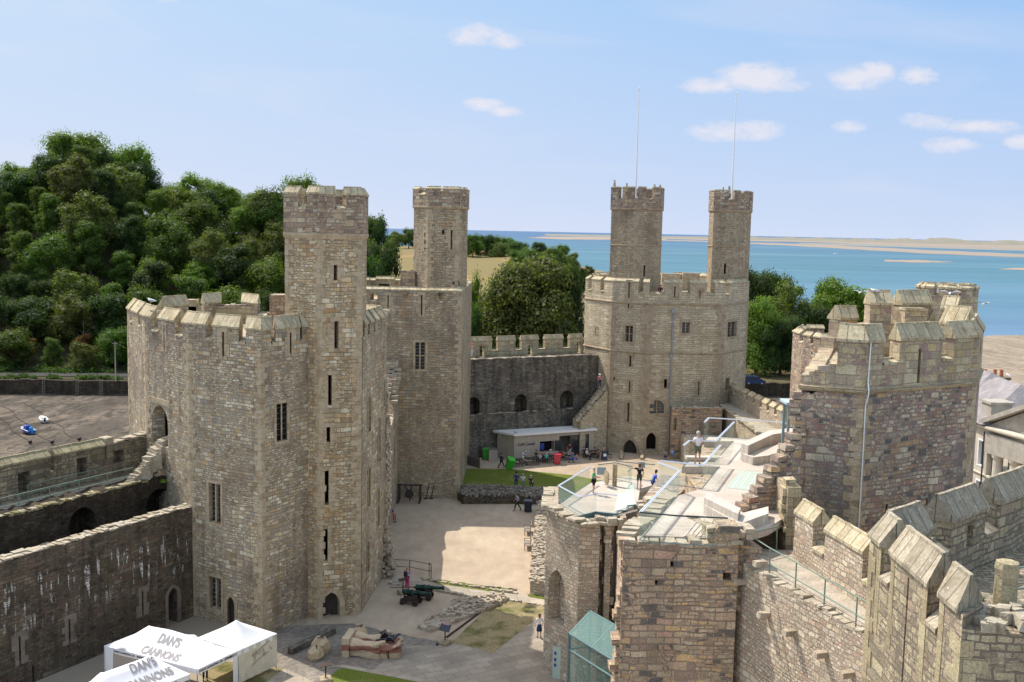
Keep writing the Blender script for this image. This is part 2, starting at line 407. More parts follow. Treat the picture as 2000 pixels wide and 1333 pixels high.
def masonry(name, pal, mortar=(.2, .17, .14), size=(.5, .27), msize=.022, stain=(.5, .45), dist=.05, seed=0, spread=.3, streak=.35, patch=None, bump=.05, white=0, rubble=.5, gain=1.0, con=1.3):
    m_, nt, N, L, B = mat(name); g = G(nt); uv = g.uv(); pos = g.pos()
    av = [sum(q[i] for q in pal)/len(pal) for i in range(3)]; pal = [tuple(max(.02, (av[i]+(q[i]-av[i])*con)*w*gain) for i, w in enumerate((1.47, 1.41, 1.21))) for q in pal]
    uv0 = g.scale(uv, (1, 1, 1), (seed*3.7, seed*1.9, 0))
    nf, nc = g.noise(uv0, 1.1, 3, .6)
    _, nc2 = g.noise(uv0, .35, 2, .5)
    vo = g.N.new('ShaderNodeVectorMath'); vo.operation = 'SUBTRACT'; L.new(nc, vo.inputs[0]); vo.inputs[1].default_value = (.5, .5, .5)
    vo2 = g.N.new('ShaderNodeVectorMath'); vo2.operation = 'SUBTRACT'; L.new(nc2, vo2.inputs[0]); vo2.inputs[1].default_value = (.5, .5, .5)
    uvd = g.vadd(g.vadd(uv0, g.vscale(vo.outputs[0], dist*3.2)), g.vscale(vo2.outputs[0], dist*5))
    _, nc3 = g.noise(uv0, 7, 2, .5)
    vo3 = g.N.new('ShaderNodeVectorMath'); vo3.operation = 'SUBTRACT'; L.new(nc3, vo3.inputs[0]); vo3.inputs[1].default_value = (.5, .5, .5)
    uvd = g.vadd(uvd, g.vscale(vo3.outputs[0], .05))
    c1, f1 = g.brick(uvd, size[0], size[1], msize, .3, .47)
    c2, f2 = g.brick(uvd, size[0]*.62, size[1]*.66, msize*.9, .3, .41)
    c3, f3 = g.brick(uvd, size[0]*1.5, size[1]*1.32, msize, .3, .55)
    mk, _ = g.noise(uv0, .42, 3, .6); mk = g.ramp(mk, [(.5-.04, 0), (.5+.04, 1)])
    mk2, _ = g.noise(g.scale(uv0, (1, 1, 1), (31, 17, 3)), .3, 2, .6); mk2 = g.ramp(mk2, [(.55, 0), (.58, 1)])
    mk = g.m('MULTIPLY', mk, rubble*2, clamp=True)
    rnd = g.mix(mk2, g.mix(mk, c1, c2), c3); fac = g.mix(mk2, g.mix(mk, f1, f2), f3)
    r = g.m('ADD', rnd, 0)
    n = len(pal)
    # spread the random tint (Cycles' brick tint clusters less than it should)
    col = g.ramp(r, [(i/n, pal[i]) for i in range(n)], True)
    hue, _ = g.noise(uv0, .22, 3, .6)
    if patch:
        for k, (pc, thr) in enumerate(patch):
            q, _ = g.noise(g.scale(uv0, (1, 1, 1), (11+k*7.3, 5+k*3.1, 0)), .16, 3, .55)
            col = g.mix(g.m('MULTIPLY', g.ramp(q, [(thr, 0), (thr+.1, 1)]), .55), col, g.mix(r, [x*.75 for x in pc], [x*1.25 for x in pc]))
    # grain within the stone, weathering, damp streaks, lichen
    gr, _ = g.noise(uv0, 14, 4, .7)
    col = g.mix(1.0, col, g.ramp(gr, [(.28, .5), (.72, 1.4)]), 'MULTIPLY')
    st, _ = g.noise(uv0, .5, 5, .6)
    col = g.mix(stain[1], col, g.ramp(st, [(.3, stain[0]), (.62, 1.12)]), 'MULTIPLY')
    sk, _ = g.noise(g.scale(uv0, (1.6, .13, 1)), 1.0, 5, .65)
    col = g.mix(streak, col, g.ramp(sk, [(.36, .35), (.56, 1)]), 'MULTIPLY')
    li, _ = g.noise(uv0, 3.1, 5, .7)
    col = g.mix(g.ramp(li, [(.66, 0), (.72, .45)]), col, (.42, .41, .35))
    if white:
        # droppings and lime running down from a broken joint line
        a, _ = g.noise(g.scale(uv0, (3.2, .34, 1)), 1.0, 4, .6); b_, _ = g.noise(g.scale(uv0, (.5, 1, 1)), 1.4, 4, .7)
        w = g.m('MULTIPLY', g.ramp(a, [(.56, 0), (.6, 1)]), g.ramp(b_, [(.44, 0), (.5, 1)]))
        sep = N.new('ShaderNodeSeparateXYZ'); L.new(pos, sep.inputs[0])
        zz = g.m('MULTIPLY', g.ramp(g.m('DIVIDE', sep.outputs[2], 10), [(.3, 0), (.42, 1), (.6, 1), (.66, 0)]), white)
        col = g.mix(g.m('MULTIPLY', w, zz), col, (.62, .6, .55))
    mcol = g.mix(g.ramp(hue, [(.4, 0), (.6, 1)]), mortar, [x*1.5 for x in mortar])
    col = g.mix(g.m('MULTIPLY', fac, .85), col, mcol)
    L.new(col, B.inputs['Base Color']); B.inputs['Roughness'].default_value = .93; B.inputs['Specular IOR Level'].default_value = .15
    h = g.m('ADD', g.m('MULTIPLY', fac, -1.0), g.m('ADD', g.m('MULTIPLY', r, .55), g.m('ADD', g.m('MULTIPLY', gr, .35), g.m('MULTIPLY', li, .5))))
    g.bump(h, bump, B, .9)
    return m_
def c(*a): return tuple(x for x in a)
BEIGE = [(.30, .24, .175), (.37, .31, .235), (.24, .19, .14), (.42, .37, .30), (.33, .28, .22), (.29, .25, .21), (.46, .42, .35), (.36, .27, .18), (.27, .24, .22), (.40, .34, .26)]
M = {}
M['tower'] = masonry('weathered_limestone', BEIGE, (.19, .16, .125), (.43, .225), seed=1, con=1.2, gain=1.05, streak=.5, patch=[((.25, .18, .15), .56), ((.36, .27, .17), .58)])
M['turret'] = masonry('turret_stone', [(.33, .27, .19), (.40, .32, .22), (.27, .21, .15), (.43, .37, .28), (.36, .27, .17), (.30, .25, .19), (.44, .40, .33), (.31, .22, .14)], (.17, .14, .11), (.5, .26), seed=2, con=1.2, gain=1.04, streak=.5, rubble=.35)
M['parapet'] = masonry('parapet_stone', [(.24, .19, .15), (.29, .22, .17), (.20, .155, .135), (.34, .30, .25), (.26, .20, .17), (.31, .25, .19)], (.16, .135, .115), (.62, .34), seed=3, streak=.3, rubble=.3)
M['queen'] = masonry('queen_stone', [(.30, .25, .19), (.36, .30, .23), (.26, .21, .165), (.34, .27, .19), (.39, .34, .27), (.28, .25, .21), (.31, .23, .165)], (.17, .145, .12), (.44, .23), seed=4, patch=[((.27, .2, .14), .55)])
M['eagle'] = masonry('eagle_stone', [(.36, .315, .25), (.40, .35, .28), (.33, .285, .225), (.38, .325, .255), (.43, .38, .31), (.35, .30, .245)], (.22, .185, .145), (.62, .26), msize=.02, seed=5, stain=(.7, .35), streak=.22, rubble=.2, patch=[((.31, .25, .19), .6)])
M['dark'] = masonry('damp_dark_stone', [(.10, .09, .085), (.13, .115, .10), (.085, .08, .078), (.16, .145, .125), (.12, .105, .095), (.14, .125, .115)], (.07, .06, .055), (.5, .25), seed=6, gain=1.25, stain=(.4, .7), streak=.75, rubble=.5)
M['ward'] = masonry('ward_wall_stone', [(.15, .125, .10), (.19, .155, .12), (.12, .10, .085), (.22, .185, .15), (.17, .135, .115), (.20, .14, .11)], (.06, .05, .042), (.46, .21), seed=7, gain=.57, stain=(.4, .7), streak=.65, white=1)  # colour darkened to carry wall-gap shade as well as damp and dirt
M['ward2'] = masonry('shade_darkened_stone', [(.10, .08, .062), (.13, .105, .08), (.085, .07, .056), (.15, .125, .1)], (.05, .042, .035), (.46, .21), seed=27, gain=.5, stain=(.35, .8), streak=.7)  # damp, dirty stone with deep shade put into its palette
M['gate'] = masonry('gate_purple_stone', [(.30, .235, .205), (.26, .195, .18), (.36, .31, .26), (.22, .175, .165), (.33, .26, .20), (.27, .185, .165), (.40, .35, .30), (.29, .25, .22), (.16, .14, .135), (.35, .25, .17)], (.21, .18, .15), (.56, .27), seed=8, dist=.06, bump=.07, patch=[((.20, .19, .19), .54)], msize=.03)
M['front'] = masonry('warm_block_stone', [(.34, .26, .21), (.30, .23, .18), (.38, .31, .25), (.26, .20, .17), (.36, .27, .22), (.33, .27, .22), (.40, .29, .19), (.28, .22, .19), (.17, .145, .135), (.37, .26, .22)], (.19, .155, .125), (.66, .27), seed=9, dist=.055, bump=.07, msize=.026, rubble=.3)
M['wallfoot'] = masonry('pale_rubble_stone', [(.37, .31, .255), (.33, .28, .235), (.41, .36, .30), (.29, .245, .205), (.38, .30, .25), (.35, .31, .27), (.43, .38, .32), (.32, .245, .21)], (.24, .205, .17), (.38, .2), seed=10, dist=.07, bump=.08, stain=(.7, .4), streak=.15, msize=.026)
M['ashlar'] = masonry('ashlar_stone', [(.31, .26, .19), (.36, .31, .23), (.27, .225, .17), (.34, .29, .21), (.30, .25, .20)], (.15, .13, .10), (.85, .42), seed=11, dist=.015, msize=.014, bump=.03, streak=.35, rubble=.1)
def rough_stone(name, pal, sc=1.5, bump=.05):
    m_, nt, N, L, B = mat(name); g = G(nt); p = g.pos()
    a, _ = g.noise(p, sc, 6, .65); b_, _ = g.noise(p, sc*9, 4, .7); v = N.new('ShaderNodeTexVoronoi'); v.inputs['Scale'].default_value = 2.3; L.new(p, v.inputs['Vector'])
    sp = N.new('ShaderNodeSeparateColor'); L.new(v.outputs['Color'], sp.inputs[0])
    n = len(pal)
    col = g.ramp(g.m('ADD', g.m('MULTIPLY', a, .6), g.m('MULTIPLY', sp.outputs[0], .4)), [(.25+.5*i/(n-1), pal[i]) for i in range(n)])
    col = g.mix(1.0, col, g.ramp(b_, [(.3, .7), (.7, 1.25)]), 'MULTIPLY')
    L.new(col, B.inputs['Base Color']); B.inputs['Roughness'].default_value = .95; B.inputs['Specular IOR Level'].default_value = .1
    g.bump(g.m('ADD', g.m('MULTIPLY', a, .6), b_), bump, B, .8); return m_
M['quoin'] = rough_stone('quoin_sandstone', [(.33, .25, .16), (.43, .34, .225), (.50, .41, .28), (.38, .295, .19)])
M['quoin_e'] = rough_stone('brown_quoin_stone', [(.28, .21, .14), (.36, .28, .19), (.42, .34, .24), (.32, .245, .17)])
M['rubble'] = rough_stone('loose_rubble', [(.29, .235, .17), (.40, .33, .245), (.50, .43, .33), (.34, .275, .20)], 2.2)
M['rubble_d'] = rough_stone('dark_loose_rubble', [(.14, .115, .09), (.22, .185, .145), (.31, .27, .215), (.18, .15, .115)], 2.2)
M['rubble_cap'] = rough_stone('capping_rubble', [(.30, .25, .175), (.40, .34, .25), (.48, .425, .335), (.36, .295, .20)], 2.2)  # palette close to the loose rubble, used on wall tops and steps
def coping_mat(name, pal, w=.55):
    m_, nt, N, L, B = mat(name); g = G(nt); uv = g.uv(); pos = g.pos()
    c1, f1 = g.brick(g.vadd(uv, g.vscale(g.noise(uv, .7, 2)[1], .12)), w, 400.0, .018, .2, 0)
    a, _ = g.noise(pos, 1.3, 6, .65); b_, _ = g.noise(pos, 9, 5, .75); li, _ = g.noise(pos, 5, 5, .75)
    col = g.ramp(a, [(.3+.4*i/(len(pal)-1), pal[i]) for i in range(len(pal))])
    col = g.mix(.5, col, g.mix(c1, (.6, .6, .6), (1.3, 1.3, 1.3)), 'MULTIPLY')
    col = g.mix(.9, col, g.ramp(b_, [(.28, .62), (.72, 1.25)]), 'MULTIPLY')
    col = g.mix(g.ramp(li, [(.6, 0), (.66, .8)]), col, (.55, .54, .49))
    col = g.mix(g.m('MULTIPLY', f1, .8), col, (.07, .065, .045))
    L.new(col, B.inputs['Base Color']); B.inputs['Roughness'].default_value = .95; B.inputs['Specular IOR Level'].default_value = .1
    g.bump(g.m('SUBTRACT', g.m('ADD', g.m('MULTIPLY', b_, .5), g.m('MULTIPLY', li, .5)), f1), .035, B, .9); return m_
M['coping'] = coping_mat('coping_stone', [(.32, .26, .15), (.44, .365, .23), (.50, .43, .29), (.37, .32, .20)])
M['coping_g'] = coping_mat('mossy_coping_stone', [(.22, .195, .11), (.32, .28, .17), (.38, .335, .21), (.27, .235, .145)])
def plain(name, col, rough=.6, metal=0, spec=.5, var=.0, vs=3, bump=0):
    m_, nt, N, L, B = mat(name); g = G(nt)
    if var:
        a, _ = g.noise(g.obj(), vs, 5, .65); L.new(g.mix(1.0, col, g.ramp(a, [(.3, 1-var), (.7, 1+var)]), 'MULTIPLY'), B.inputs['Base Color'])
        if bump: g.bump(a, bump, B)
    else: B.inputs['Base Color'].default_value = tuple(col)+(1,)
    B.inputs['Roughness'].default_value = rough; B.inputs['Metallic'].default_value = metal; B.inputs['Specular IOR Level'].default_value = spec
    return m_
M['dusty'] = plain('dusty_window', (.13, .12, .10), .5, 0, .3, .2, 4)
M['black'] = plain('dark_void', (.012, .011, .01), .9, 0, .1)  # near-black sheets stand in for unlit space behind openings; also eyes
M['slate_dark'] = plain('window_pane', (.03, .035, .04), .12, 0, .6, .4, 6)
M['oak'] = plain('old_oak_door', (.055, .045, .038), .8, 0, .2, .4, 8, .01)
M['green_rail'] = plain('green_painted_rail', (.16, .22, .17), .5, 0, .4)
M['galv'] = plain('galvanised_steel', (.42, .45, .46), .4, .7, .5, .1)
M['teal'] = plain('teal_steel', (.10, .17, .18), .45, .2, .5, .15)
M['dark_steel'] = plain('dark_steel', (.03, .04, .045), .45, .4, .5)
M['alu'] = plain('brushed_aluminium_rail', (.78, .8, .83), .3, .35, .5)
M['blue_strip'] = plain('blue_grey_rail_strip', (.22, .32, .48), .35, .2, .5)
M['white'] = plain('white_paint', (.78, .78, .77), .5, 0, .4)
M['lead'] = plain('lead_pipe', (.30, .30, .31), .55, .3, .4, .15)
def glass(name, col, alpha=.25, rough=.05):
    m_, nt, N, L, B = mat(name); B.inputs['Base Color'].default_value = tuple(col)+(1,); B.inputs['Roughness'].default_value = rough
    tr = N.new('ShaderNodeBsdfTransparent'); tr.inputs[0].default_value = (.965, .98, .97, 1); mx = N.new('ShaderNodeMixShader'); fr = N.new('ShaderNodeLayerWeight'); fr.inputs[0].default_value = .25
    ad = N.new('ShaderNodeMath'); ad.operation = 'MULTIPLY_ADD'; L.new(fr.outputs['Fresnel'], ad.inputs[0]); ad.inputs[1].default_value = .2; ad.inputs[2].default_value = alpha
    L.new(ad.outputs[0], mx.inputs[0]); L.new(tr.outputs[0], mx.inputs[1]); L.new(B.outputs[0], mx.inputs[2]); L.new(mx.outputs[0], N['Material Output'].inputs[0]); return m_
M['glass'] = glass('balustrade_glass', (.55, .66, .62), .0)
M['glass_g'] = glass('canopy_green_glass', (.26, .42, .39), .2)
def grass_mat(name, a, b_, dry, thr=.5, sc=.35):
    m_, nt, N, L, B = mat(name); g = G(nt); p = g.pos()
    n1, _ = g.noise(p, sc, 5, .65); n2, _ = g.noise(p, 6, 5, .8); n3, _ = g.noise(g.scale(p, (1, 1, 1), (9, 4, 0)), 1.6, 4, .7)
    col = g.mix(n3, a, b_); col = g.mix(g.ramp(n1, [(thr-.08, 0), (thr+.08, 1)]), col, dry); col = g.mix(1.0, col, g.ramp(n2, [(.3, .6), (.7, 1.35)]), 'MULTIPLY')
    L.new(col, B.inputs['Base Color']); B.inputs['Roughness'].default_value = .95; B.inputs['Specular IOR Level'].default_value = .1; g.bump(n2, .06, B, .8); return m_
M['lawn'] = grass_mat('lawn_green', (.10, .13, .02), (.14, .17, .028), (.20, .18, .06), .57)
M['lawn_dry'] = grass_mat('dry_lawn', (.09, .10, .03), (.15, .135, .05), (.30, .24, .13), .46, .5)
M['lawn_edge'] = grass_mat('edge_grass', (.09, .12, .02), (.14, .16, .035), (.24, .21, .09), .55, .6)
def gravel_mat():
    m_, nt, N, L, B = mat('tan_gravel'); g = G(nt); p = g.pos()
    n1, _ = g.noise(p, .18, 6, .6); n2, _ = g.noise(p, 22, 3, .8); n3, _ = g.noise(g.scale(p, (1, .5, 1)), 1.1, 6, .7)
    col = g.ramp(n1, [(.3, (.38, .295, .21)), (.55, (.45, .355, .255)), (.75, (.49, .39, .285))]); col = g.mix(1.0, col, g.ramp(n2, [(.3, .78), (.7, 1.2)]), 'MULTIPLY'); col = g.mix(.55, col, g.ramp(n3, [(.3, .72), (.7, 1.15)]), 'MULTIPLY')
    L.new(col, B.inputs['Base Color']); B.inputs['Roughness'].default_value = .96; B.inputs['Specular IOR Level'].default_value = .1; g.bump(n2, .03, B, .7); return m_
M['gravel'] = gravel_mat()
def paving(name, pal, w, h, rot=0, mortar=(.19, .165, .13), ms=.02):
    m_, nt, N, L, B = mat(name); g = G(nt); p = g.pos(); mp = N.new('ShaderNodeMapping'); L.new(p, mp.inputs[0]); mp.inputs['Rotation'].default_value = (0, 0, rot); q = mp.outputs[0]
    _, nc = g.noise(q, 1.5, 2); q = g.vadd(q, g.vscale(nc, .05))
    c1, f1 = g.brick(q, w, h, ms, .2, .43); n1, _ = g.noise(p, .35, 5, .65); n2, _ = g.noise(p, 12, 5, .75)
    k = len(pal); col = g.ramp(c1, [(i/k, pal[i]) for i in range(k)], True); col = g.mix(.7, col, g.ramp(n1, [(.3, .65), (.65, 1.15)]), 'MULTIPLY'); col = g.mix(.8, col, g.ramp(n2, [(.3, .75), (.7, 1.2)]), 'MULTIPLY')
    col = g.mix(g.m('MULTIPLY', f1, .7), col, mortar); L.new(col, B.inputs['Base Color']); B.inputs['Roughness'].default_value = .9; B.inputs['Specular IOR Level'].default_value = .15
    g.bump(g.m('SUBTRACT', g.m('MULTIPLY', n2, .4), f1), .02, B, .8); return m_
M['flags'] = paving('slate_paving', [(.29, .25, .195), (.32, .275, .215), (.34, .29, .225), (.30, .26, .205), (.36, .31, .24)], 1.1, .65, R(-28))
M['cobbles'] = paving('cobbled_slate', [(.21, .18, .15), (.27, .235, .19), (.24, .205, .17), (.31, .27, .215)], .28, .14, R(-28), (.15, .13, .105), .012)
M['path'] = paving('pale_flag_path', [(.36, .30, .23), (.41, .35, .27), (.33, .28, .22)], 1.6, 1.1, R(-14), (.2, .17, .13), .02)
M['deck'] = paving('pale_deck_boards', [(.50, .43, .36), (.54, .47, .395), (.52, .445, .375), (.48, .415, .35)], 3.2, .14, R(4), (.38, .33, .29), .006)
M['deck_g'] = paving('pale_deck_boards_side', [(.55, .485, .41), (.57, .505, .43), (.53, .465, .395)], 2.2, .3, R(72), (.44, .39, .33), .012)
M['bench'] = paving('pale_oak_bench', [(.54, .48, .41), (.58, .52, .445), (.50, .445, .38)], .09, 5, R(30), (.42, .38, .33), .008)
M['walk'] = rough_stone('wall_walk_concrete', [(.31, .27, .21), (.38, .33, .26), (.44, .39, .31)], 1.2, .02)
def planks(name, a, b_, w=.14):
    m_, nt, N, L, B = mat(name); g = G(nt); uv = g.uv(); c1, f1 = g.brick(uv, w, 8, .012, .2, 0); n2, _ = g.noise(g.scale(uv, (14, 1, 1)), 1.5, 4, .7)
    col = g.mix(c1, a, b_); col = g.mix(.8, col, g.ramp(n2, [(.3, .75), (.7, 1.2)]), 'MULTIPLY'); col = g.mix(g.m('MULTIPLY', f1, .7), col, [x*.35 for x in a])
    L.new(col, B.inputs['Base Color']); B.inputs['Roughness'].default_value = .85; g.bump(g.m('SUBTRACT', 1.0, f1), .02, B); return m_
M['larch'] = planks('grey_larch_cladding', (.46, .385, .295), (.54, .46, .36))  # lightened: light reflected off the court is put into the colour
M['larch_d'] = planks('brown_larch_cladding', (.16, .135, .11), (.21, .18, .15))
def leaf_mat(name, a, b_, c_):
    m_, nt, N, L, B = mat(name); g = G(nt); oi = N.new('ShaderNodeObjectInfo'); p = g.obj()
    n1, _ = g.noise(p, .35, 4, .6); n2, _ = g.noise(p, 2.5, 3, .7)
    col = g.mix(g.ramp(n1, [(.35, 0), (.65, 1)]), a, b_); col = g.mix(g.ramp(n2, [(.4, 0), (.7, .7)]), col, c_)
    hs = N.new('ShaderNodeHueSaturation'); L.new(col, hs.inputs['Color']); hs.inputs['Hue'].default_value = .5
    L.new(g.m('ADD', g.m('MULTIPLY', oi.outputs['Random'], .035), .485), hs.inputs['Hue']); L.new(g.m('ADD', g.m('MULTIPLY', oi.outputs['Random'], .5), .75), hs.inputs['Value'])
    L.new(hs.outputs[0], B.inputs['Base Color']); B.inputs['Roughness'].default_value = .6; B.inputs['Specular IOR Level'].default_value = .25
    tl = N.new('ShaderNodeBsdfTranslucent'); mx = N.new('ShaderNodeMixShader'); mx.inputs[0].default_value = .48
    L.new(g.mix(1.0, hs.outputs[0], (1.5, 1.7, .5), 'MULTIPLY'), tl.inputs[0]); L.new(B.outputs[0], mx.inputs[1]); L.new(tl.outputs[0], mx.inputs[2]); L.new(mx.outputs[0], N['Material Output'].inputs[0]); return m_
M['leaf'] = leaf_mat('broadleaf_green', (.058, .095, .016), (.08, .125, .021), (.105, .15, .028))
M['leaf_l'] = leaf_mat('bright_leaf_green', (.085, .13, .017), (.115, .165, .023), (.14, .19, .035))
M['leaf_o'] = leaf_mat('olive_leaf_green', (.08, .10, .022), (.105, .125, .03), (.14, .15, .045))
M['leaf_d'] = leaf_mat('dark_leaf_green', (.032, .058, .015), (.046, .076, .019), (.062, .096, .025))
M['leaf_r'] = leaf_mat('rusty_leaf', (.14, .05, .02), (.12, .07, .02), (.17, .09, .03))
M['bark'] = rough_stone('bark', [(.05, .04, .03), (.09, .07, .05), (.13, .11, .085)], 3)
# ------------------------------------------------------------------ terrain, water, sand
def lerp(a, b, t): return a+(b-a)*t
def smooth(t): t = max(0, min(1, t)); return t*t*(3-2*t)
def tab(x, pts):
    if x <= pts[0][0]: return pts[0][1]
    for (a, va), (b, vb) in zip(pts, pts[1:]):
        if x <= b: return lerp(va, vb, (x-a)/(b-a))
    return pts[-1][1]
RIDGE = [(-.75, 20), (-.5, 29), (-.46, 33), (-.425, 40), (-.4, 37), (-.35, 28), (-.3, 25), (-.25, 23), (-.2, 22), (-.14, 16), (-.11, 6), (-.05, 2), (.0, 0), (.1, -6)]
def in_ward(x, y):
    if y < -60: return x < 200
    return y < 152 and x > tab(y, [(-60, -60), (40, -52), (60, -40), (73, -31), (82, -29), (100, -24), (152, -18)]) and x < 60
def bank_y(x): return tab(x/225, [(-.7, 214), (-.3, 222), (0, 232), (.25, 236), (.4, 240)])
def height(x, y):
    r = x/max(y, 1.0)
    if in_ward(x, y): return 0.0
    if x >= 60 and y < 150: return tab(x, [(60, 0), (90, -3), (300, -9)])
    if y < 150 and x > 0 and x < 60: return 0.0
    by = bank_y(x)
    if r > .36 or x > 85:                      # the promenade and the beach
        d = y-tab(x, [(60, 150), (100, 230), (160, 300)])
        if y < 430: return -6.5 if d < 0 else tab(y, [(230, -7), (330, -9.3), (430, -11), (480, -14)])
    if y < by: return -10.2
    if y < by+1.2: return lerp(-10.2, -7.4, (y-by)/1.2)
    t = y-by
    top = tab(r, RIDGE)
    if r < .02:
        hill = -7.2+(top+7.2)*smooth((t-14)/82)
        far = hill
        if r > -.22:                           # the fields behind the ridge
            ff = tab(y, [(232, -7), (300, -3), (400, 3), (520, 7), (700, 13), (900, 11), (1100, 5), (1300, -6), (1500, -14)])
            w = smooth((r+.16)/.05)
            far = lerp(hill if y < 330 else max(hill-(y-330)*.04, ff-2), ff, w)
            far += 1.5*math.sin(x*.012)*math.cos(y*.009)
        elif y > 330: far = hill-(y-330)*.03
        return far
    # low shore to the right
    end = tab(r, [(.02, 1250), (.06, 1150), (.1, 930), (.115, 700), (.14, 470), (.3, 430), (.5, 440)])
    ff = tab(y, [(232, -7), (300, -6.5), (520, 2 if r < .06 else -6), (900, 2 if r < .06 else -8)])
    ff = lerp(tab(y, [(232, -7), (300, -3), (400, 3), (520, 7), (700, 13), (900, 11), (1100, 5), (1300, -6), (1500, -14)]), ff, smooth((r-.02)/.05))
    if y > end-60: ff = lerp(ff, -14.5, smooth((y-end+60)/70))
    return max(ff, -14.5)
def build_ground():
    ys = [-60, -20, 20, 38, 60, 80, 100, 120, 140, 150, 152, 154]+[160+10*i for i in range(6)]+[213+1.6*i for i in range(20)]+[246+6*i for i in range(24)]+[390+20*i for i in range(36)]+[1150+50*i for i in range(10)]
    rs = [-2.2, -1.6, -1.2, -.9]+[-.8+.0125*i for i in range(105)]+[.55, .65, .8, 1.1, 1.6, 2.4]
    bm = new(); grid = []
    for y in ys:
        yy = max(y, 90) if y < 200 else y
        row = []
        for r in rs:
            x = r*yy
            z = height(x, y)+(noise.noise(Vector((x*.02, y*.02, 0)))*1.2 if y > 260 else 0)
            row.append(bm.verts.new((x, y, z-.02)))
        grid.append(row)
    for a, b in zip(grid, grid[1:]):
        for i in range(len(rs)-1): bm.faces.new((a[i], a[i+1], b[i+1], b[i]))
    m_, nt, N, L, B = mat('land'); g = G(nt); p = g.pos(); sep = N.new('ShaderNodeSeparateXYZ'); L.new(p, sep.inputs[0])
    n1, _ = g.noise(p, .012, 4, .6); n2, _ = g.noise(p, .6, 5, .7); n3, _ = g.noise(g.scale(p, (1, .3, 1)), .16, 8, .8); n4, _ = g.noise(g.scale(p, (1, .4, 1), (7, 3, 0)), .45, 6, .75)
    ward = g.mix(n2, (.30, .25, .19), (.38, .32, .24))
    mud = g.mix(g.ramp(n3, [(.42, 0), (.56, 1)]), (.165, .13, .098), (.085, .07, .054)); mud = g.mix(g.ramp(n4, [(.5, 0), (.56, .85)]), mud, (.045, .04, .032)); mud = g.mix(g.ramp(n2, [(.52, 0), (.6, .8)]), mud, (.07, .06, .05))
    straw = g.mix(n1, (.25, .155, .065), (.29, .19, .085)); green = g.mix(n2, (.10, .12, .04), (.20, .19, .07))
    field = g.mix(g.ramp(n1, [(.42, 0), (.44, 1)]), straw, g.mix(n2, (.20, .15, .065), (.16, .135, .055)))
    wood = g.mix(n2, (.035, .04, .018), (.07, .06, .03))
    isfar = g.ramp(g.m('DIVIDE', sep.outputs[1], 1000), [(.36, 0), (.385, 1)])
    r = g.m('DIVIDE', sep.outputs[0], g.m('MAXIMUM', sep.outputs[1], 1.0))
    lowr = g.ramp(g.m('ADD', r, .5), [(.53, 0), (.56, 1)])
    col = g.mix(g.ramp(g.m('ADD', r, .5), [(.33, 0), (.35, 1)]), wood, g.mix(isfar, wood, field))
    col = g.mix(lowr, col, g.mix(g.ramp(n1, [(.45, 0), (.5, 1)]), g.mix(n2, (.07, .065, .03), (.16, .12, .06)), (.26, .20, .11)))
    lo = g.ramp(g.m('ADD', g.m('DIVIDE', sep.outputs[2], 20), .5), [(.035, 1), (.06, 0)])   # below about -9.6: mud
    col = g.mix(lo, col, mud)
    inside = g.ramp(g.m('DIVIDE', sep.outputs[1], 1000), [(.152, 1), (.156, 0)]); high = g.ramp(g.m('ADD', g.m('DIVIDE', sep.outputs[2], 20), .5), [(.4, 0), (.45, 1)])
    col = g.mix(g.m('MULTIPLY', inside, high), col, ward)
    right = g.m('MULTIPLY', g.ramp(g.m('DIVIDE', sep.outputs[0], 1000), [(.084, 0), (.09, 1)]), g.ramp(g.m('DIVIDE', sep.outputs[1], 1000), [(.5, 1), (.52, 0)]))
    beach = g.mix(g.ramp(n3, [(.4, 0), (.6, 1)]), (.27, .22, .16), (.17, .135, .10)); beach = g.mix(g.ramp(n2, [(.5, 0), (.65, .5)]), beach, (.42, .36, .28))
    col = g.mix(right, col, beach)
    L.new(col, B.inputs['Base Color']); B.inputs['Roughness'].default_value = .95; B.inputs['Specular IOR Level'].default_value = .1
    o = ob('ground', bm, m_, smooth=True, recalc=False, uv=False); tag(o, kind='structure')
build_ground()
def build_water():
    bm = new()
    vs = [bm.verts.new(v) for v in ((-90000, 230, -11), (90000, 230, -11), (90000, 100000, -11), (-90000, 100000, -11))]; bm.faces.new(vs)
    m_, nt, N, L, B = mat('sea_water'); g = G(nt); p = g.pos(); sep = N.new('ShaderNodeSeparateXYZ'); L.new(p, sep.inputs[0])
    near = g.m('DIVIDE', sep.outputs[1], 10000)
    col = g.ramp(near, [(0.03, (.10, .17, .27)), (.06, (.06, .145, .205)), (.12, (.035, .12, .155)), (.25, (.03, .105, .155)), (.8, (.02, .075, .17))])
    a, _ = g.noise(g.scale(p, (.0018, .012, 1)), 1, 5, .6); col = g.mix(.8, col, g.ramp(a, [(.35, .82), (.65, 1.22)]), 'MULTIPLY')
    sh, _ = g.noise(g.scale(p, (.0007, .0032, 1), (3, 1, 0)), 1, 4, .6); col = g.mix(g.ramp(sh, [(.52, 0), (.66, .5)]), col, (.13, .22, .25))
    L.new(col, B.inputs['Base Color']); B.inputs['Roughness'].default_value = .35; B.inputs['IOR'].default_value = 1.33; B.inputs['Specular IOR Level'].default_value = .12
    w, _ = g.noise(g.scale(p, (.05, .16, 1)), 1, 5, .6); g.bump(w, .6, B, .6)
    tag(ob('sea', bm, m_, recalc=False, uv=False), kind='structure')
build_water()
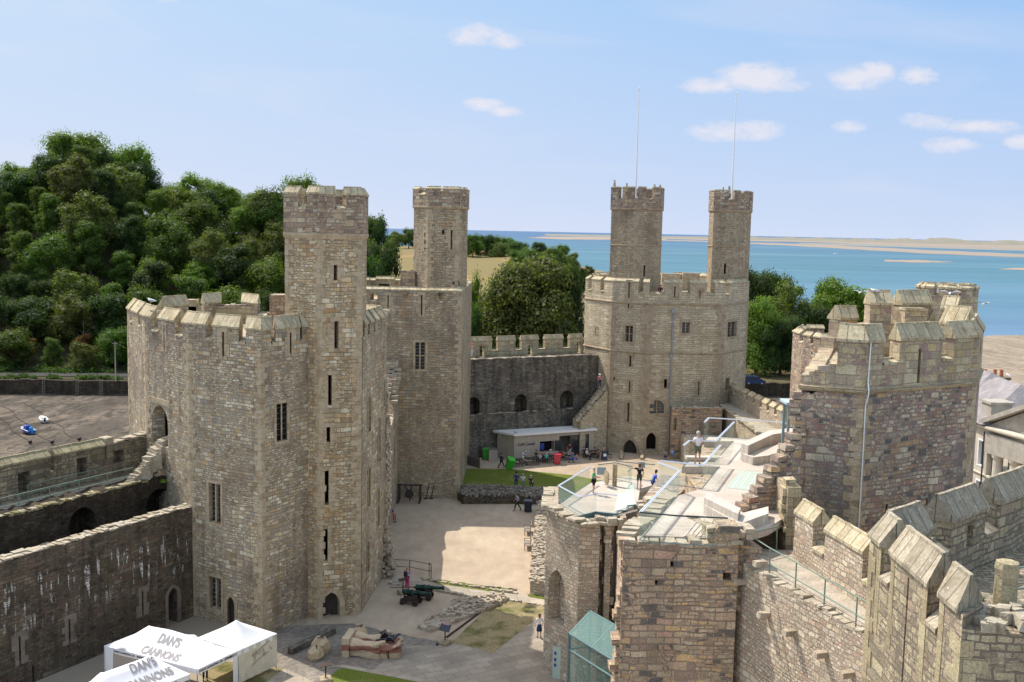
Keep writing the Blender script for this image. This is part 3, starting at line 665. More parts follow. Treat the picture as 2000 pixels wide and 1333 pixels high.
def sand_sheet(name, pts, z, mt, jit=.4, sub=10):
    # pts in pixels on the plane z; edges broken up a little in the world
    out = []
    for (a, b) in zip(pts, pts[1:]+pts[:1]):
        for k in range(sub):
            t = k/sub; py = a[1]+(b[1]-a[1])*t + (random.uniform(-jit, jit) if 0 < k else 0); out.append(PZ(a[0]+(b[0]-a[0])*t, py, z))
    bm = new(); sheet(bm, out, z); return tag(ob(name, bm, mt, recalc=False, uv=False), kind='structure')
def sandmat(name, a, b_, sc=(.0006, .004, 1)):
    m_, nt, N, L, B = mat(name); g = G(nt); n, _ = g.noise(g.scale(g.pos(), sc), 1, 6, .65); L.new(g.mix(g.ramp(n, [(.35, 0), (.65, 1)]), a, b_), B.inputs['Base Color']); B.inputs['Roughness'].default_value = .9; return m_
M['sand'] = sandmat('wet_sand', (.27, .205, .15), (.20, .17, .135)); M['sand2'] = sandmat('shoal_sand', (.15, .18, .17), (.22, .185, .145)); M['dune'] = sandmat('dune_grass', (.15, .14, .10), (.21, .185, .135), (.004, .004, .01))
hy = lambda x: 451+.0205*(x-1000)
sand_sheet('sandbank', [(1290, hy(1290)+13.5), (1400, hy(1400)+14.5), (1600, hy(1600)+20), (1800, hy(1800)+28), (2060, hy(2060)+33), (2060, hy(2060)+26), (1800, hy(1800)+21), (1600, hy(1600)+14.5), (1290, hy(1290)+11.5)], -10.8, M['sand'], .4)
sand_sheet('sandbank', [(1290, hy(1290)+10.5), (1600, hy(1600)+10.8), (2060, hy(2060)+17), (2060, hy(2060)+9), (1700, hy(1700)+7), (1290, hy(1290)+7.5)], -10.6, M['sand'], .3)
sand_sheet('sandbank', [(1560, hy(1560)+15.2), (1700, hy(1700)+16.2), (2060, hy(2060)+20), (2060, hy(2060)+14), (1750, hy(1750)+11), (1560, hy(1560)+12.5)], -10.7, M['sand2'], .2)
sand_sheet('sandbank', [(1730, hy(1730)+45.5), (1800, hy(1800)+46), (1870, hy(1870)+43.5), (1800, hy(1800)+41), (1725, hy(1725)+42)], -10.8, M['sand'], .4)
sand_sheet('sandbank', [(1950, hy(1950)+56), (2060, hy(2060)+58), (2060, hy(2060)+52), (1985, hy(1985)+52)], -10.8, M['sand'], .4)
sand_sheet('sandbank', [(1030, hy(1030)+13), (1100, hy(1100)+15.2), (1200, hy(1200)+13.5), (1300, hy(1300)+13), (1300, hy(1300)+8.5), (1150, hy(1150)+9), (1060, hy(1060)+10.5)], -10.5, M['sand'], .2)
def dunes():
    bm = new(); rnd = random.Random(3)
    X0, X1, n = 1064, 2150, 150; rows = []
    for k, (dy, f) in enumerate(((8.8, 0), (8.0, .55), (7.0, 1), (5.9, .7), (4.6, 0))):
        row = []
        for i in range(n+1):
            px = X0+(X1-X0)*i/n
            p = PZ(px, hy(px)+dy, -11)
            hgt = tab(px, [(1060, 0), (1090, 5), (1290, 8), (1500, 20), (1700, 30), (1850, 38), (2150, 44)])*(.65+.55*noise.noise(Vector((px*.02, k*.6, 0)))+.25*noise.noise(Vector((px*.09, k, 3))))*f*1.7
            row.append(bm.verts.new((p.x, p.y, -10.3+max(0, hgt) if 0 < k < 4 else -12)))
        rows.append(row)
    for a, b in zip(rows, rows[1:]):
        for i in range(n): bm.faces.new((a[i], a[i+1], b[i+1], b[i]))
    tag(ob('dunes', bm, M['dune'], smooth=True, recalc=False, uv=False), kind='structure')
dunes()
# pale blown-sand hollows and far shore houses are part of the dune strip
bm = new()
for px, w in ((1640, 26), (1655, 14), (1678, 30), (1706, 14), (1815, 18), (1832, 9)):
    p = PZ(px, hy(px)+7.2, -11)
    ball(bm, (p.x, p.y, 4), 60, 2, (w/14, 2.5, .17), .3)
tag(ob('sand_hills', bm, sandmat('blown_sand', (.40, .335, .26), (.30, .25, .19)), smooth=True), kind='structure')

# ---- ward floor sheets
def flat(name, px, z, mt, kind='structure', jit=0, sub=1):
    pts = []
    for (a, b) in zip(px, px[1:]+px[:1]):
        for k in range(sub):
            t = k/sub; p = PZ(a[0]+(b[0]-a[0])*t, a[1]+(b[1]-a[1])*t, z); pts.append((p.x+(random.uniform(-jit, jit) if k else 0), p.y+(random.uniform(-jit, jit) if k else 0)))
    bm = new(); sheet(bm, pts, z); o = ob(name, bm, mt, recalc=False, uv=False)
    return tag(o, kind=kind)
flat('gravel_court', [(600, 1400), (600, 1100), (720, 970), (880, 900), (1300, 880), (1350, 880), (1350, 1010), (1120, 1160), (1090, 1270), (1090, 1400)], .004, M['gravel'])
flat('paving', [(520, 1225), (690, 1218), (760, 1235), (840, 1250), (960, 1262), (1060, 1180), (1090, 1180), (1110, 1400), (480, 1400)], .008, M['cobbles'], jit=.1, sub=8)
flat('flagstone_path', [(790, 1262), (900, 1256), (960, 1268), (1040, 1196), (1100, 1200), (1150, 1400), (830, 1360), (700, 1330)], .012, M['flags'], jit=.12, sub=6)
flat('cross_path', [(790, 1128), (840, 1128), (1000, 1160), (1075, 1168), (1075, 1188), (985, 1176), (880, 1157), (800, 1145)], .016, M['path'])
flat('lawn', [(905, 915), (1000, 917), (1115, 928), (1180, 940), (1180, 985), (900, 985)], .012, M['lawn'])
flat('lawn', [(880, 1255), (975, 1170), (1075, 1184), (1075, 1188), (960, 1278), (945, 1270)], .02, M['lawn_dry'], jit=.06, sub=6)
flat('grass_verge', [(815, 1128), (850, 1132), (930, 1142), (1003, 1150), (1000, 1160), (930, 1152), (850, 1140)], .02, M['lawn_edge'], jit=.12, sub=6)
flat('grass_verge', [(1030, 1160), (1062, 1164), (1066, 1172), (1032, 1166)], .022, M['lawn_edge'])
flat('lawn', [(640, 1324), (668, 1302), (760, 1318), (840, 1333), (900, 1400), (560, 1400)], .016, M['lawn'], jit=.08, sub=6)
flat('lawn', [(395, 1335), (420, 1290), (556, 1306), (575, 1320), (540, 1420), (380, 1420)], .016, M['lawn_dry'], jit=.08, sub=6)
flat('cross_path', [(556, 1306), (575, 1314), (640, 1345), (600, 1365), (520, 1333)], .02, M['path'])
flat('gravel_court', [(650, 1302), (668, 1298), (880, 1336), (870, 1342), (668, 1304)], .024, M['path'])
# far bank: road, river mud
def ribbon(name, pts, w, mt, z=.05):
    bm = new(); prev = None
    for i, p in enumerate(pts):
        d = (Vector(pts[min(i+1, len(pts)-1)][:2])-Vector(pts[max(i-1, 0)][:2])).normalized(); n = Vector((-d.y, d.x))*w/2
        cur = [bm.verts.new((p[0]-n.x, p[1]-n.y, p[2]+z)), bm.verts.new((p[0]+n.x, p[1]+n.y, p[2]+z))]
        if prev: bm.faces.new((prev[0], cur[0], cur[1], prev[1]))
        prev = cur
    return tag(ob(name, bm, mt, recalc=False, uv=False), kind='structure')
M['asphalt'] = plain('asphalt', (.045, .043, .04), .9, 0, .2, .2, .5)  # darkened: the trees' shade on the road is put into the colour
ribbon('road', [(x, bank_y(x)+8, -7.15) for x in range(-180, 150, 6)], 5, M['asphalt'], .06)
def bank_wall():
    r = thing('river_wall', 'low stone river wall with ladders below the wooded bank', 'wall')
    pts = [(x, bank_y(x)-.8) for x in range(-190, 140, 6)]
    rg = Ring(pts, False); bm = new()
    for i in range(rg.n):
        face(bm, rg, i, cren(rg.L(i), -10.6, -7.1+random.uniform(-.15, .15), -7.1, [], .12, 1), off1=1.4)
    weld(bm); wob('wall', bm, M['ward2'], r)  # the dark stone colour also carries the wood's shade on the bank
    for px in (75, 142, 190):
        p = PZ(px, 775, -10.2); y = bank_y(p.x)-1.15; b = new()
        for s in (-.25, .25): tube(b, (p.x+s, y, -10.3), (p.x+s, y+.2, -6.7), .025, 6)
        for k in range(7): tube(b, (p.x-.25, y, -9.9+k*.42), (p.x+.25, y, -9.9+k*.42), .02, 5)
        wob('ladder', b, M['larch'], r)
bank_wall()
# ------------------------------------------------------------------ castle
def merl_px(rg, i, spans, y):
    L = rg.L(i); out = []
    for a, b in spans:
        ua = 0 if a is None else rg.hit(i, a, y)[0]/L; ub = 1 if b is None else rg.hit(i, b, y)[0]/L
        out.append((max(0, min(1, ua)), max(0, min(1, ub))))
    return out
def wall_set(root, rg, z0, zs, zt, merl, holes, mt, th=.9, name='wall', cop=.75, skip=(), copmat='coping', roof=None, over=.09, sills=True, rough=.03, copname='coping', floor=None):
    """all faces of a ring as one wall mesh, its merlon caps and embrasure sills as one coping mesh"""
    bm = new()
    def cap(*a):
        cb = new(); coping(cb, *a); wob(copname, cb, M[copmat], root)
    for i in range(rg.n):
        if i in skip: continue
        L = rg.L(i); ms = merl.get(i, []) if isinstance(merl, dict) else merl
        face(bm, rg, i, cren(L, z0, zs, zt, ms, rough), [h for h in holes.get(i, [])], off1=th)
        fz = zt if callable(zt) else (lambda u: zt)
        if cop:
            for a, b in ms:
                a *= L; b *= L
                if b-a < .15: continue
                ea = 0 if a < 1e-3 else .05; eb = 0 if b > L-1e-3 else .05
                cap(rg, i, a-ea, b+eb, fz((a+b)/2)+.01, th, cop, over)
            if sills and not callable(zs):
                cur = 0
                for a, b in list(ms)+[(1, 1)]:
                    if (a-cur)*L > .12:
                        cap(rg, i, cur*L+.05, a*L-.05, zs+.01, th, .28, .06, .04)
                    cur = max(cur, b)
    weld(bm)
    if roof is not None:
        sheet(bm, [rg.corner(k, th*.6) for k in range(len(rg.v))], roof)
    w = wob(name, bm, mt, root)
    return w
def window(root, rg, i, h, mat_s='quoin', depth=.35, mull=1, trans=0, name='window', proud=.03, frame=.2, pane='slate_dark', recess=None):
    """dressed surround standing a little proud, mullions and a dark leaded pane"""
    us = [p[0] for p in h]; zs = [p[1] for p in h]; u0, u1, z0, z1 = min(us), max(us), min(zs), max(zs)
    b = new(); face(b, rg, i, grow(h, frame), [grow(h, -.004)], off0=-proud, off1=.1); 
    for u in ((u0+(u1-u0)*(k+1)/(mull+1)) for k in range(mull)):
        face(b, rg, i, rect(u-.06, u+.06, z0, z1-.02), off0=.12, off1=depth)
    for k in range(trans):
        z = z0+(z1-z0)*(k+1)/(trans+1); face(b, rg, i, rect(u0, u1, z-.05, z+.05), off0=.14, off1=depth-.02)
    w = wob(name, b, M[mat_s], root)
    if pane:
        b = new(); face(b, rg, i, grow(h, .06), off0=depth, off1=depth+.05); p = wob('pane', b, M[pane], root); p.parent = w
        b = new(); n = 0
        nv = max(2, int((z1-z0)/.32))
        for k in range(1, nv): face(b, rg, i, rect(u0, u1, z0+(z1-z0)*k/nv-.015, z0+(z1-z0)*k/nv+.015), off0=depth-.03, off1=depth); n += 1
        if n: q = wob('glazing_bar', b, M['lead'], root); q.parent = w
        else: b.free()
    return w
def slit(root, rg, i, h, mat_s='quoin', frame=.16, proud=.02):
    b = new(); o = grow(h, frame); 
    us = [p[0] for p in h]; zs = [p[1] for p in h]; u0, u1, z0, z1 = min(us), max(us), min(zs), max(zs)
    z = z0-.2
    while z < z1+.2:          # block surround, alternate long and short
        hh = random.uniform(.3, .5)
        for s in (-1, 1):
            w = random.choice((.25, .45)); a = u0-.004-w if s < 0 else u1+.004
            if a < .05 or a+w > rg.L(i)-.05: continue
            zt_ = min(z+hh-.02, z1+.25)
            if zt_-z > .06: face(b, rg, i, rect(a, a+w, z, zt_), off0=-proud-random.uniform(0, .012), off1=.08)
        z += hh
    if u0 > .4 and u1 < rg.L(i)-.4: face(b, rg, i, rect(u0-.3, u1+.3, z1+.01, z1+.3), off0=-proud-.02, off1=.08)
    return wob('arrow_slit', b, M[mat_s], root)
def add_slits(root, rg, specs, holes, y_kind=None, mat_s='quoin', minw=.16, frames=True):
    out = []
    for i, x0, y0, x1, y1 in specs:
        h = hole_px(rg, i, x0, y0, x1, y1, 'rect', minw); holes.setdefault(i, []).append(h); out.append((i, h))
    return out
def ringwall(root, rg, off0, off1, z0, z1, mt, name, idx=None):
    bm = new()
    for i in (idx or range(rg.n)): face(bm, rg, i, rect(0, rg.L(i), z0, z1), off0=off0, off1=off1)
    weld(bm); return wob(name, bm, mt, root)

# ================= left tower
def left_tower():
    r = thing('castle_tower', 'large beige stone tower at left with a tall stair turret and arched foot door', 'tower', (-18, 78, 0))
    K = [V(250, 700, 80), V(284, 700, 73.4), V(370, 800, 68.6), V(511, 900, 65.2), V(606, 900, 68.9), Vector((-10.25, 69.9)), Vector((-9.6, 77.9)), Vector((-12.4, 80.4)), Vector((-25, 91))]
    rg = Ring(K); holes = {}
    y = 640
    merl = {8: [(.12, .32), (.5, .72)], 0: merl_px(rg, 0, [(None, 254), (257, 270), (274, None)], 625), 1: merl_px(rg, 1, [(None, 295), (309, 341), (356, None)], 630), 2: merl_px(rg, 2, [(None, 401), (415, 466), (480, None)], 640),
            3: merl_px(rg, 3, [(None, 530), (538, 586), (590, None)], 638), 4: [], 5: [(.08, .2), (.28, .42), (.5, .64), (.72, .86), (.93, 1)], 6: [(0, .6)], 7: [(.1, .25), (.4, .6), (.75, .9)]}
    sl = add_slits(r, rg, [(1, 320, 636, 322, 682), (2, 434, 649, 438, 696), (2, 406, 0, 406, 0)][:2]+[(3, 566, 650, 569, 690)], holes, minw=.14)
    hd = hole_px(rg, 1, 297, 793, 328, 870, 'rarch'); holes.setdefault(1, []).append(hd)
    w1 = hole_px(rg, 2, 408, 945, 431, 1022); holes.setdefault(2, []).append(w1)
    w2 = hole_px(rg, 2, 409, 1128, 432, 1190); holes[2].append(w2)
    d2 = hole_px(rg, 2, 444, 1166, 458, 1222, 'arch'); holes[2].append(d2)
    w3 = hole_px(rg, 3, 540, 788, 561, 862); holes.setdefault(3, []).append(w3)
    # ruined windows of the courtyard side
    side = []
    for (u, w, z, h) in ((2.2, .7, 12.5, 2.6), (2.2, .7, 7.0, 3.0), (2.0, .7, 2.2, 2.4), (5.6, .9, 9.5, 3.4), (5.4, .9, 4.6, 3), (7.2, .7, 13.5, 2.0), (7.4, .6, 4.6, 2.4)):
        side.append(arch(u-w/2, u+w/2, z, z+h)); 
    holes[5] = side
    wall_set(r, rg, -.3, 19.35, 20.3, merl, holes, M['tower'], th=.95, cop=.78, roof=18.6, skip=(4,))
    for i, h in sl: slit(r, rg, i, h)
    for h in (w1, w2): window(r, rg, 2, h, depth=.4)
    window(r, rg, 3, w3, depth=.4)
    b = new(); face(b, rg, 2, grow(d2, .28), [grow(d2, -.004)], off0=-.04, off1=.1); wob('door_surround', b, M['quoin'], r)
    b = new(); face(b, rg, 2, grow(d2, .05), off0=.35, off1=.42); wob('door', b, M['oak'], r)
    b = new(); o = grow(hd, .22); us = [p[0] for p in hd]; zz = max(p[1] for p in hd)
    face(b, rg, 1, rect(min(us)-.35, max(us)+.35, zz+.12, zz+.5), off0=-.05, off1=.2); wob('lintel', b, M['quoin'], r)
    for h in side:
        b = new(); face(b, rg, 5, grow(h, .14), [grow(h, -.004)], off0=-.05, off1=.12); wob('window', b, M['ashlar'], r)
    b = new()
    for k in (0, 1, 2, 3): quoins(b, rg, k, 0 if k > 1 else 5, 19.0)
    quoins(b, rg, 4, 0, 4)
    b.free()
    for k in (0, 1, 2, 3): b = new(); quoins(b, rg, k, 0 if k > 1 else 5, 19.0); wob('quoin_line', b, M['quoin'], r)
    # parapet band of darker stone, spout at the near corner, rough masonry on the ruined back edge
    b = new(); c_ = rg.corner(3, -.15); stone(b, (c_.x-.1, c_.y, 14.9), (.5, .6, .45), .4); wob('water_spout', b, M['quoin'], r)
    b = new(); p = K[6]; teeth(b, (p.x+.2, p.y+.2), 0, 15.5, (.25, 1), (-1, 0), .35, .3, .24); teeth(b, (p.x+.35, p.y+.5), 5, 12.5, (.25, 1), (-1, 0), .3, .3, .22)
    for k in range(150): t = random.random(); stone(b, (p.x+random.uniform(-.2, 1.0)*(1-t), p.y+random.uniform(-1.2, .8)*(1-t*.6), 4.2*t), (random.uniform(.25, .5), random.uniform(.25, .5), .25), random.random()*3, .3)
    wob('broken_masonry', b, M['rubble'], r)
    # capping stones loosened along the left parapet
    b = new(); stones_line(b, rg.pt(1, .5, .4, 0), rg.pt(1, 3.0, .4, 0), 20.75, .6, .5, .14, keep=.7); stones_line(b, rg.pt(0, .3, .4, 0), rg.pt(0, 5, .4, 0), 20.7, .5, .5, .14, keep=.5)
    stones_line(b, rg.pt(5, .5, .5, 0), rg.pt(5, 12, .5, 0), 20.4, .9, .5, .2, keep=.6); wob('loose_capping', b, M['rubble_cap'], r)
    # chimney-like block beside the stair turret, and stepped rear merlon
    b = new(); p = PY(543, 640, 75); prism(b, [(p.x-.5, 74.5), (p.x+.5, 74.5), (p.x+.5, 76), (p.x-.5, 76)], 17, 22.0)
    p = PY(533, 640, 76); prism(b, [(p.x-.35, 75.6), (p.x+.2, 75.6), (p.x+.2, 76.8), (p.x-.35, 76.8)], 17, 20.6); wob('chimney', b, M['parapet'], r)
    b = new(); 
    for px0, px1, yt in ((345, 402, 598), (352, 372, 590), (366, 386, 585), (423, 497, 597)):
        a = PY(px0, yt, 88); c_ = PY(px1, yt, 88); prism(b, [(a.x, 87.6), (c_.x, 87.6), (c_.x, 88.5), (a.x, 88.5)], 17, a.z)
    wob('rear_merlon', b, M['ashlar'], r)
    b = new(); stones_line(b, (PY(423, 597, 88).x, 88.05), (PY(497, 597, 88).x, 88.05), PY(460, 597, 88).z, .8, .5, .08); wob('capping', b, M['rubble_cap'], r)
    # ---- stair turret
    T = [V(557, 500, 69.4), V(624, 500, 68.4), V(706, 500, 69.5), V(716, 500, 72.5), Vector((-12.3, 75.5)), Vector((-15.1, 75)), Vector((-15.8, 72.6))]
    tr = Ring(T); hs = {}
    L1 = tr.L(1)
    ts = add_slits(r, tr, [(1, 652, 518, 659, 548), (1, 653, 628, 661, 681), (1, 641, 733, 648, 792), (1, 638, 835, 645, 865), (1, 634, 920, 642, 987), (1, 632, 1034, 640, 1096)], hs, minw=.2)
    dr = hole_px(tr, 1, 630, 1157, 664, 1216, 'arch'); hs[1].append(dr)
    bm = new()
    for i in range(tr.n):
        face(bm, tr, i, rect(0, tr.L(i), -.3, 26.5), hs.get(i, []), off1=.8)
    weld(bm); tw = wob('turret', bm, M['turret'], r)
    for i, h in ts: slit(r, tr, i, h)
    b = new(); face(b, tr, 1, grow(dr, .32), [grow(dr, -.004)], off0=-.05, off1=.15); wob('door_surround', b, M['quoin'], r)
    b = new(); face(b, tr, 1, grow(dr, .05), off0=.45, off1=.55)
    us = [p[0] for p in dr]; 
    for z in (.7, 1.5): face(b, tr, 1, rect(min(us), max(us), z, z+.08), off0=.43, off1=.46)
    wob('door', b, M['oak'], r)
    b = new()
    for k in (0, 1, 2): quoins(b, tr, k, 20.5 if k == 0 else 0, 26.3, .4, (.22, .38) if k == 1 else (.35, .6))
    for i in range(tr.n): band(b, tr, i, 26.45, .5, .14)
    wob('string_course', b, M['quoin'], r)
    P = Ring([tr.corner(k, -.1) for k in range(len(T))])
    wall_set(r, P, 26.5, 28.15, 29.15, {0: merl_px(P, 0, [(None, 582), (600, None)], 395), 1: merl_px(P, 1, [(None, 655), (677, None)], 395), 2: [(0, 1)], 3: [(0, .3), (.6, 1)], 4: [(0, .35), (.65, 1)], 5: [(0, .3), (.6, 1)], 6: [(0, .4), (.7, 1)]}, {}, M['parapet'], th=.55, name='turret_parapet', cop=.5, roof=27.2, over=.05, copmat='coping')
    return r
left_tower()

# ================= hall wall between the two left towers
def hall_wall():
    r = thing('ruined_hall_wall', 'broken grey hall wall running between the two left towers', 'wall')
    rg = Ring([(-10.2, 78.9), (-11.2, 101)], False)
    # inside (left of travel) must be -x: travel +y has left = -x
    bm = new(); L = rg.L(0)
    out = [(0, -.2), (L, -.2), (L, 14), (L-1.5, 13.6), (L-2.2, 13.0), (L-4, 12.6), (L-5, 10.8), (L-6, 9.6), (L-9, 9.2), (L-12, 9.6), (L-13, 9.0), (L-15, 9.3), (1.2, 9.2), (.8, 10.4), (0, 11)]
    hs = [arch(5, 6.4, 4, 7.6), arch(10, 11.6, 4, 8), arch(16, 17.4, 4.5, 9), rect(10.2, 11.4, 0, 2.2)]
    face(bm, rg, 0, out, hs, off1=1.2); face(bm, rg, 0, rect(0, L, 0, 8.8), off0=1.22, off1=1.4); weld(bm); wob('wall', bm, M['queen'], r)  # second slab is added to stop sun spilling through the arches
    b = new(); p = PY(770, 750, 99); z0 = 9
    for k in range(8): stone(b, (-11.1+random.uniform(-.1, .1), 99-.55*k, 13.3-.36*k), (random.uniform(.6, 1.0), .6, .3), random.uniform(-.3, .3), .3); stone(b, (-11.7, 99-.55*k, 13.5-.34*k), (.7, .6, .3), .2, .3)
    wob('sloping_capping', b, M['rubble_cap'], r)
hall_wall()

# ================= second tower
def second_tower():
    r = thing('castle_tower', 'second tower from the left with a slender eight-sided turret and a two-light window', 'tower', (-10, 107, 0))
    X = V(899, 770, 101).x
    rg = Ring([(-18, 101), (X, 101), (X+.2, 119.5), (-8, 121), (-18, 119)]); hs = {}
    for a in ((721, 574, 737, 586), (786, 571, 799, 586), (850, 573, 865, 586)): hs.setdefault(0, []).append(hole_px(rg, 0, *a))
    sl = add_slits(r, rg, [(0, 757, 577, 759, 602), (0, 822, 577, 825, 616)], hs, minw=.12)
    w = hole_px(rg, 0, 811, 669, 831, 722); hs[0].append(w)
    wall_set(r, rg, -.2, 20.9, 20.9, {0: merl_px(rg, 0, [(None, 782), (799, 850), (866, None)], 565) if 0 else [(0, 1)], 1: [(0, .25), (.35, .6), (.7, 1)], 2: [(0, .3), (.5, .8)], 3: [(.1, .3), (.42, .62), (.75, .95)], 4: [(0, .3), (.6, 1)]}, hs, M['queen'], th=.85, cop=.3, roof=19.4, over=.05, sills=False)
    b = new()
    for px0, px1, yt in ((711, 722, 543), (735, 771, 541), (741, 762, 549)):
        a = PY(px0, yt, 117); c_ = PY(px1, yt, 117); prism(b, [(a.x, 116.5), (c_.x, 116.5), (c_.x, 117.4), (a.x, 117.4)], 19, a.z-.3); 
        Rg = Ring([(a.x, 116.5), (c_.x, 116.5)], False); coping(b, Rg, 0, 0, Rg.L(0), a.z-.3, .9, .35, .05)
    wob('rear_merlon', b, M['coping_g'], r)
    b = new(); a = PY(783, 532, 106); c_ = PY(806, 532, 106); prism(b, [(a.x, 105.6), (c_.x+.3, 105.6), (c_.x+.3, 107.5), (a.x, 107.5)], 19, a.z); stones_line(b, (a.x, 106.5), (c_.x, 106.5), a.z, 1.6, .5, .2); wob('stair_head', b, M['parapet'], r)
    for i, h in sl: slit(r, rg, i, h)
    window(r, rg, 0, w, 'quoin', mull=1, trans=1)
    for k in (1, 2): b = new(); quoins(b, rg, k, 0, 20.4); wob('quoin_line', b, M['quoin'], r)
    T = [V(808, 450, 106.3), V(836, 450, 104.4), V(896, 450, 104.4), V(911, 450, 106.4)]; T += [Vector((T[3].x, 109)), Vector((T[2].x, 111)), Vector((T[1].x, 111)), Vector((T[0].x, 109))]
    tr = Ring(T); hs = {}
    ts = add_slits(r, tr, [(0, 829, 450, 833, 487), (1, 880, 450, 884, 487), (1, 864, 449, 867, 458)], hs, minw=.2)
    dr = hole_px(tr, 1, 884, 548, 899, 570, 'rarch'); hs[1].append(dr)
    bm = new()
    for i in range(tr.n): face(bm, tr, i, rect(0, tr.L(i), 18.5, 29.2), hs.get(i, []), off1=.6)
    weld(bm); wob('turret', bm, M['queen'], r)
    for i, h in ts[:2]: slit(r, tr, i, h, frame=.1)
    b = new()
    for k in (1, 2): quoins(b, tr, k, 19, 29)
    for i in range(tr.n): band(b, tr, i, 29.25, .35, .16)
    wob('string_course', b, M['quoin'], r)
    P = Ring([tr.corner(k, -.13) for k in range(8)])
    wall_set(r, P, 29.2, 30.4, 31.0, {0: [(0, .4), (.85, 1)], 1: merl_px(P, 1, [(None, 860), (866, None)], 375), 2: [(0, .35), (.7, 1)], 3: [(0, 1)], 4: [(0, .4), (.6, 1)], 5: [(0, .4), (.6, 1)], 6: [(0, .4), (.6, 1)], 7: [(0, .4), (.6, 1)]}, {}, M['parapet'], th=.5, name='turret_parapet', cop=.25, roof=29.8, over=.04)
second_tower()

# ================= curtain wall behind the cafe
def curtain_back():
    r = thing('curtain_wall', 'tall damp dark curtain wall with arched recesses and merlons behind the cafe', 'wall', (2, 113, 0))
    A = V(906, 750, 119.5); B = V(1168, 720, 127.4)
    rg = Ring([A, B], False); L = rg.L(0); hs = [hole_px(rg, 0, *a, 'rarch') for a in ((911, 776, 937, 812), (1005, 770, 1029, 806), (1094, 763, 1120, 798))]
    bm = new(); out = cren(L, -.2, 11.75, 11.75, [], .06)
    face(bm, rg, 0, out, hs, off1=1.6); face(bm, rg, 0, rect(0, L, -.2, 11.7), off0=1.61, off1=3.2)
    face(bm, rg, 0, cren(L*.8, -.2, 5.2, 5.2, [], .08), off0=-.3, off1=-.01)
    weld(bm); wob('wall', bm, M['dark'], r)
    b = new(); a = rg.pt(0, 0, .4, 0); c_ = rg.pt(0, L*.86, .4, 0); stones_line(b, a, c_, 11.72, .8, .5, .1); wob('capping', b, M['rubble_cap'], r)
    b = new(); a = rg.pt(0, 0, -.25, 0); c_ = rg.pt(0, L*.8, -.25, 0); stones_line(b, a, c_, 5.18, .4, .5, .1, keep=.7); wob('ledge', b, M['rubble'], r)
    pr = Ring([rg.pt(0, 0, 2.6, 0)[:2], rg.pt(0, L-.8, 2.6, 0)[:2]], False)
    ms = merl_px(pr, 0, [(918, 961), (973, 1007), (1019, 1052), (1065, 1100), (1113, 1147)], 670)
    sh = {0: [hole_px(pr, 0, *a) for a in ((937, 677, 946, 700), (1031, 675, 1040, 697), (1127, 669, 1134, 690))]}
    wall_set(r, pr, 11.3, 12.45, 13.6, {0: ms}, sh, M['ashlar'], th=.6, name='parapet', cop=.5, copmat='coping', over=.03, sills=False)
    b = new(); Lr = L*.86
    for k in range(9):
        p = rg.pt(0, .4+Lr*k/8.2, .9, 11.8); tube(b, p, p+Vector((0, 0, 1.1)), .025, 6)
    for z in (.55, 1.1): tube(b, rg.pt(0, .3, .9, 11.8+z), rg.pt(0, Lr, .9, 11.8+z), .022, 6)
    wob('railing', b, M['green_rail'], r)
    # ruined stair rising to the tower
    s = thing('ruined_stair', 'broken stone stair climbing to the foot of the far tower beside the dark wall', 'stair', (8, 119, 0))
    b = new(); P0 = PY(1128, 822, 122.5); P1 = PY(1190, 748, 126.3)
    n = 15
    for k in range(n):
        t = (k+.5)/n; c_ = P0.lerp(P1, t); d = (P1-P0); 
        z = c_.z; stone(b, (c_.x, c_.y+.5, z/2), ((P1-P0).length/n*1.05, 1.7, z), .55, .04, tilt=0)
    wob('stair_wall', b, M['eagle'], s)
    b = new()
    for k in range(26):
        t = k/25; c_ = P0.lerp(P1, t); stone(b, (c_.x+random.uniform(-.1, .1), c_.y+random.uniform(-.2, .3), c_.z+.1), (.5, .6, .3), random.random())
    wob('steps', b, M['rubble_cap'], s)
curtain_back()

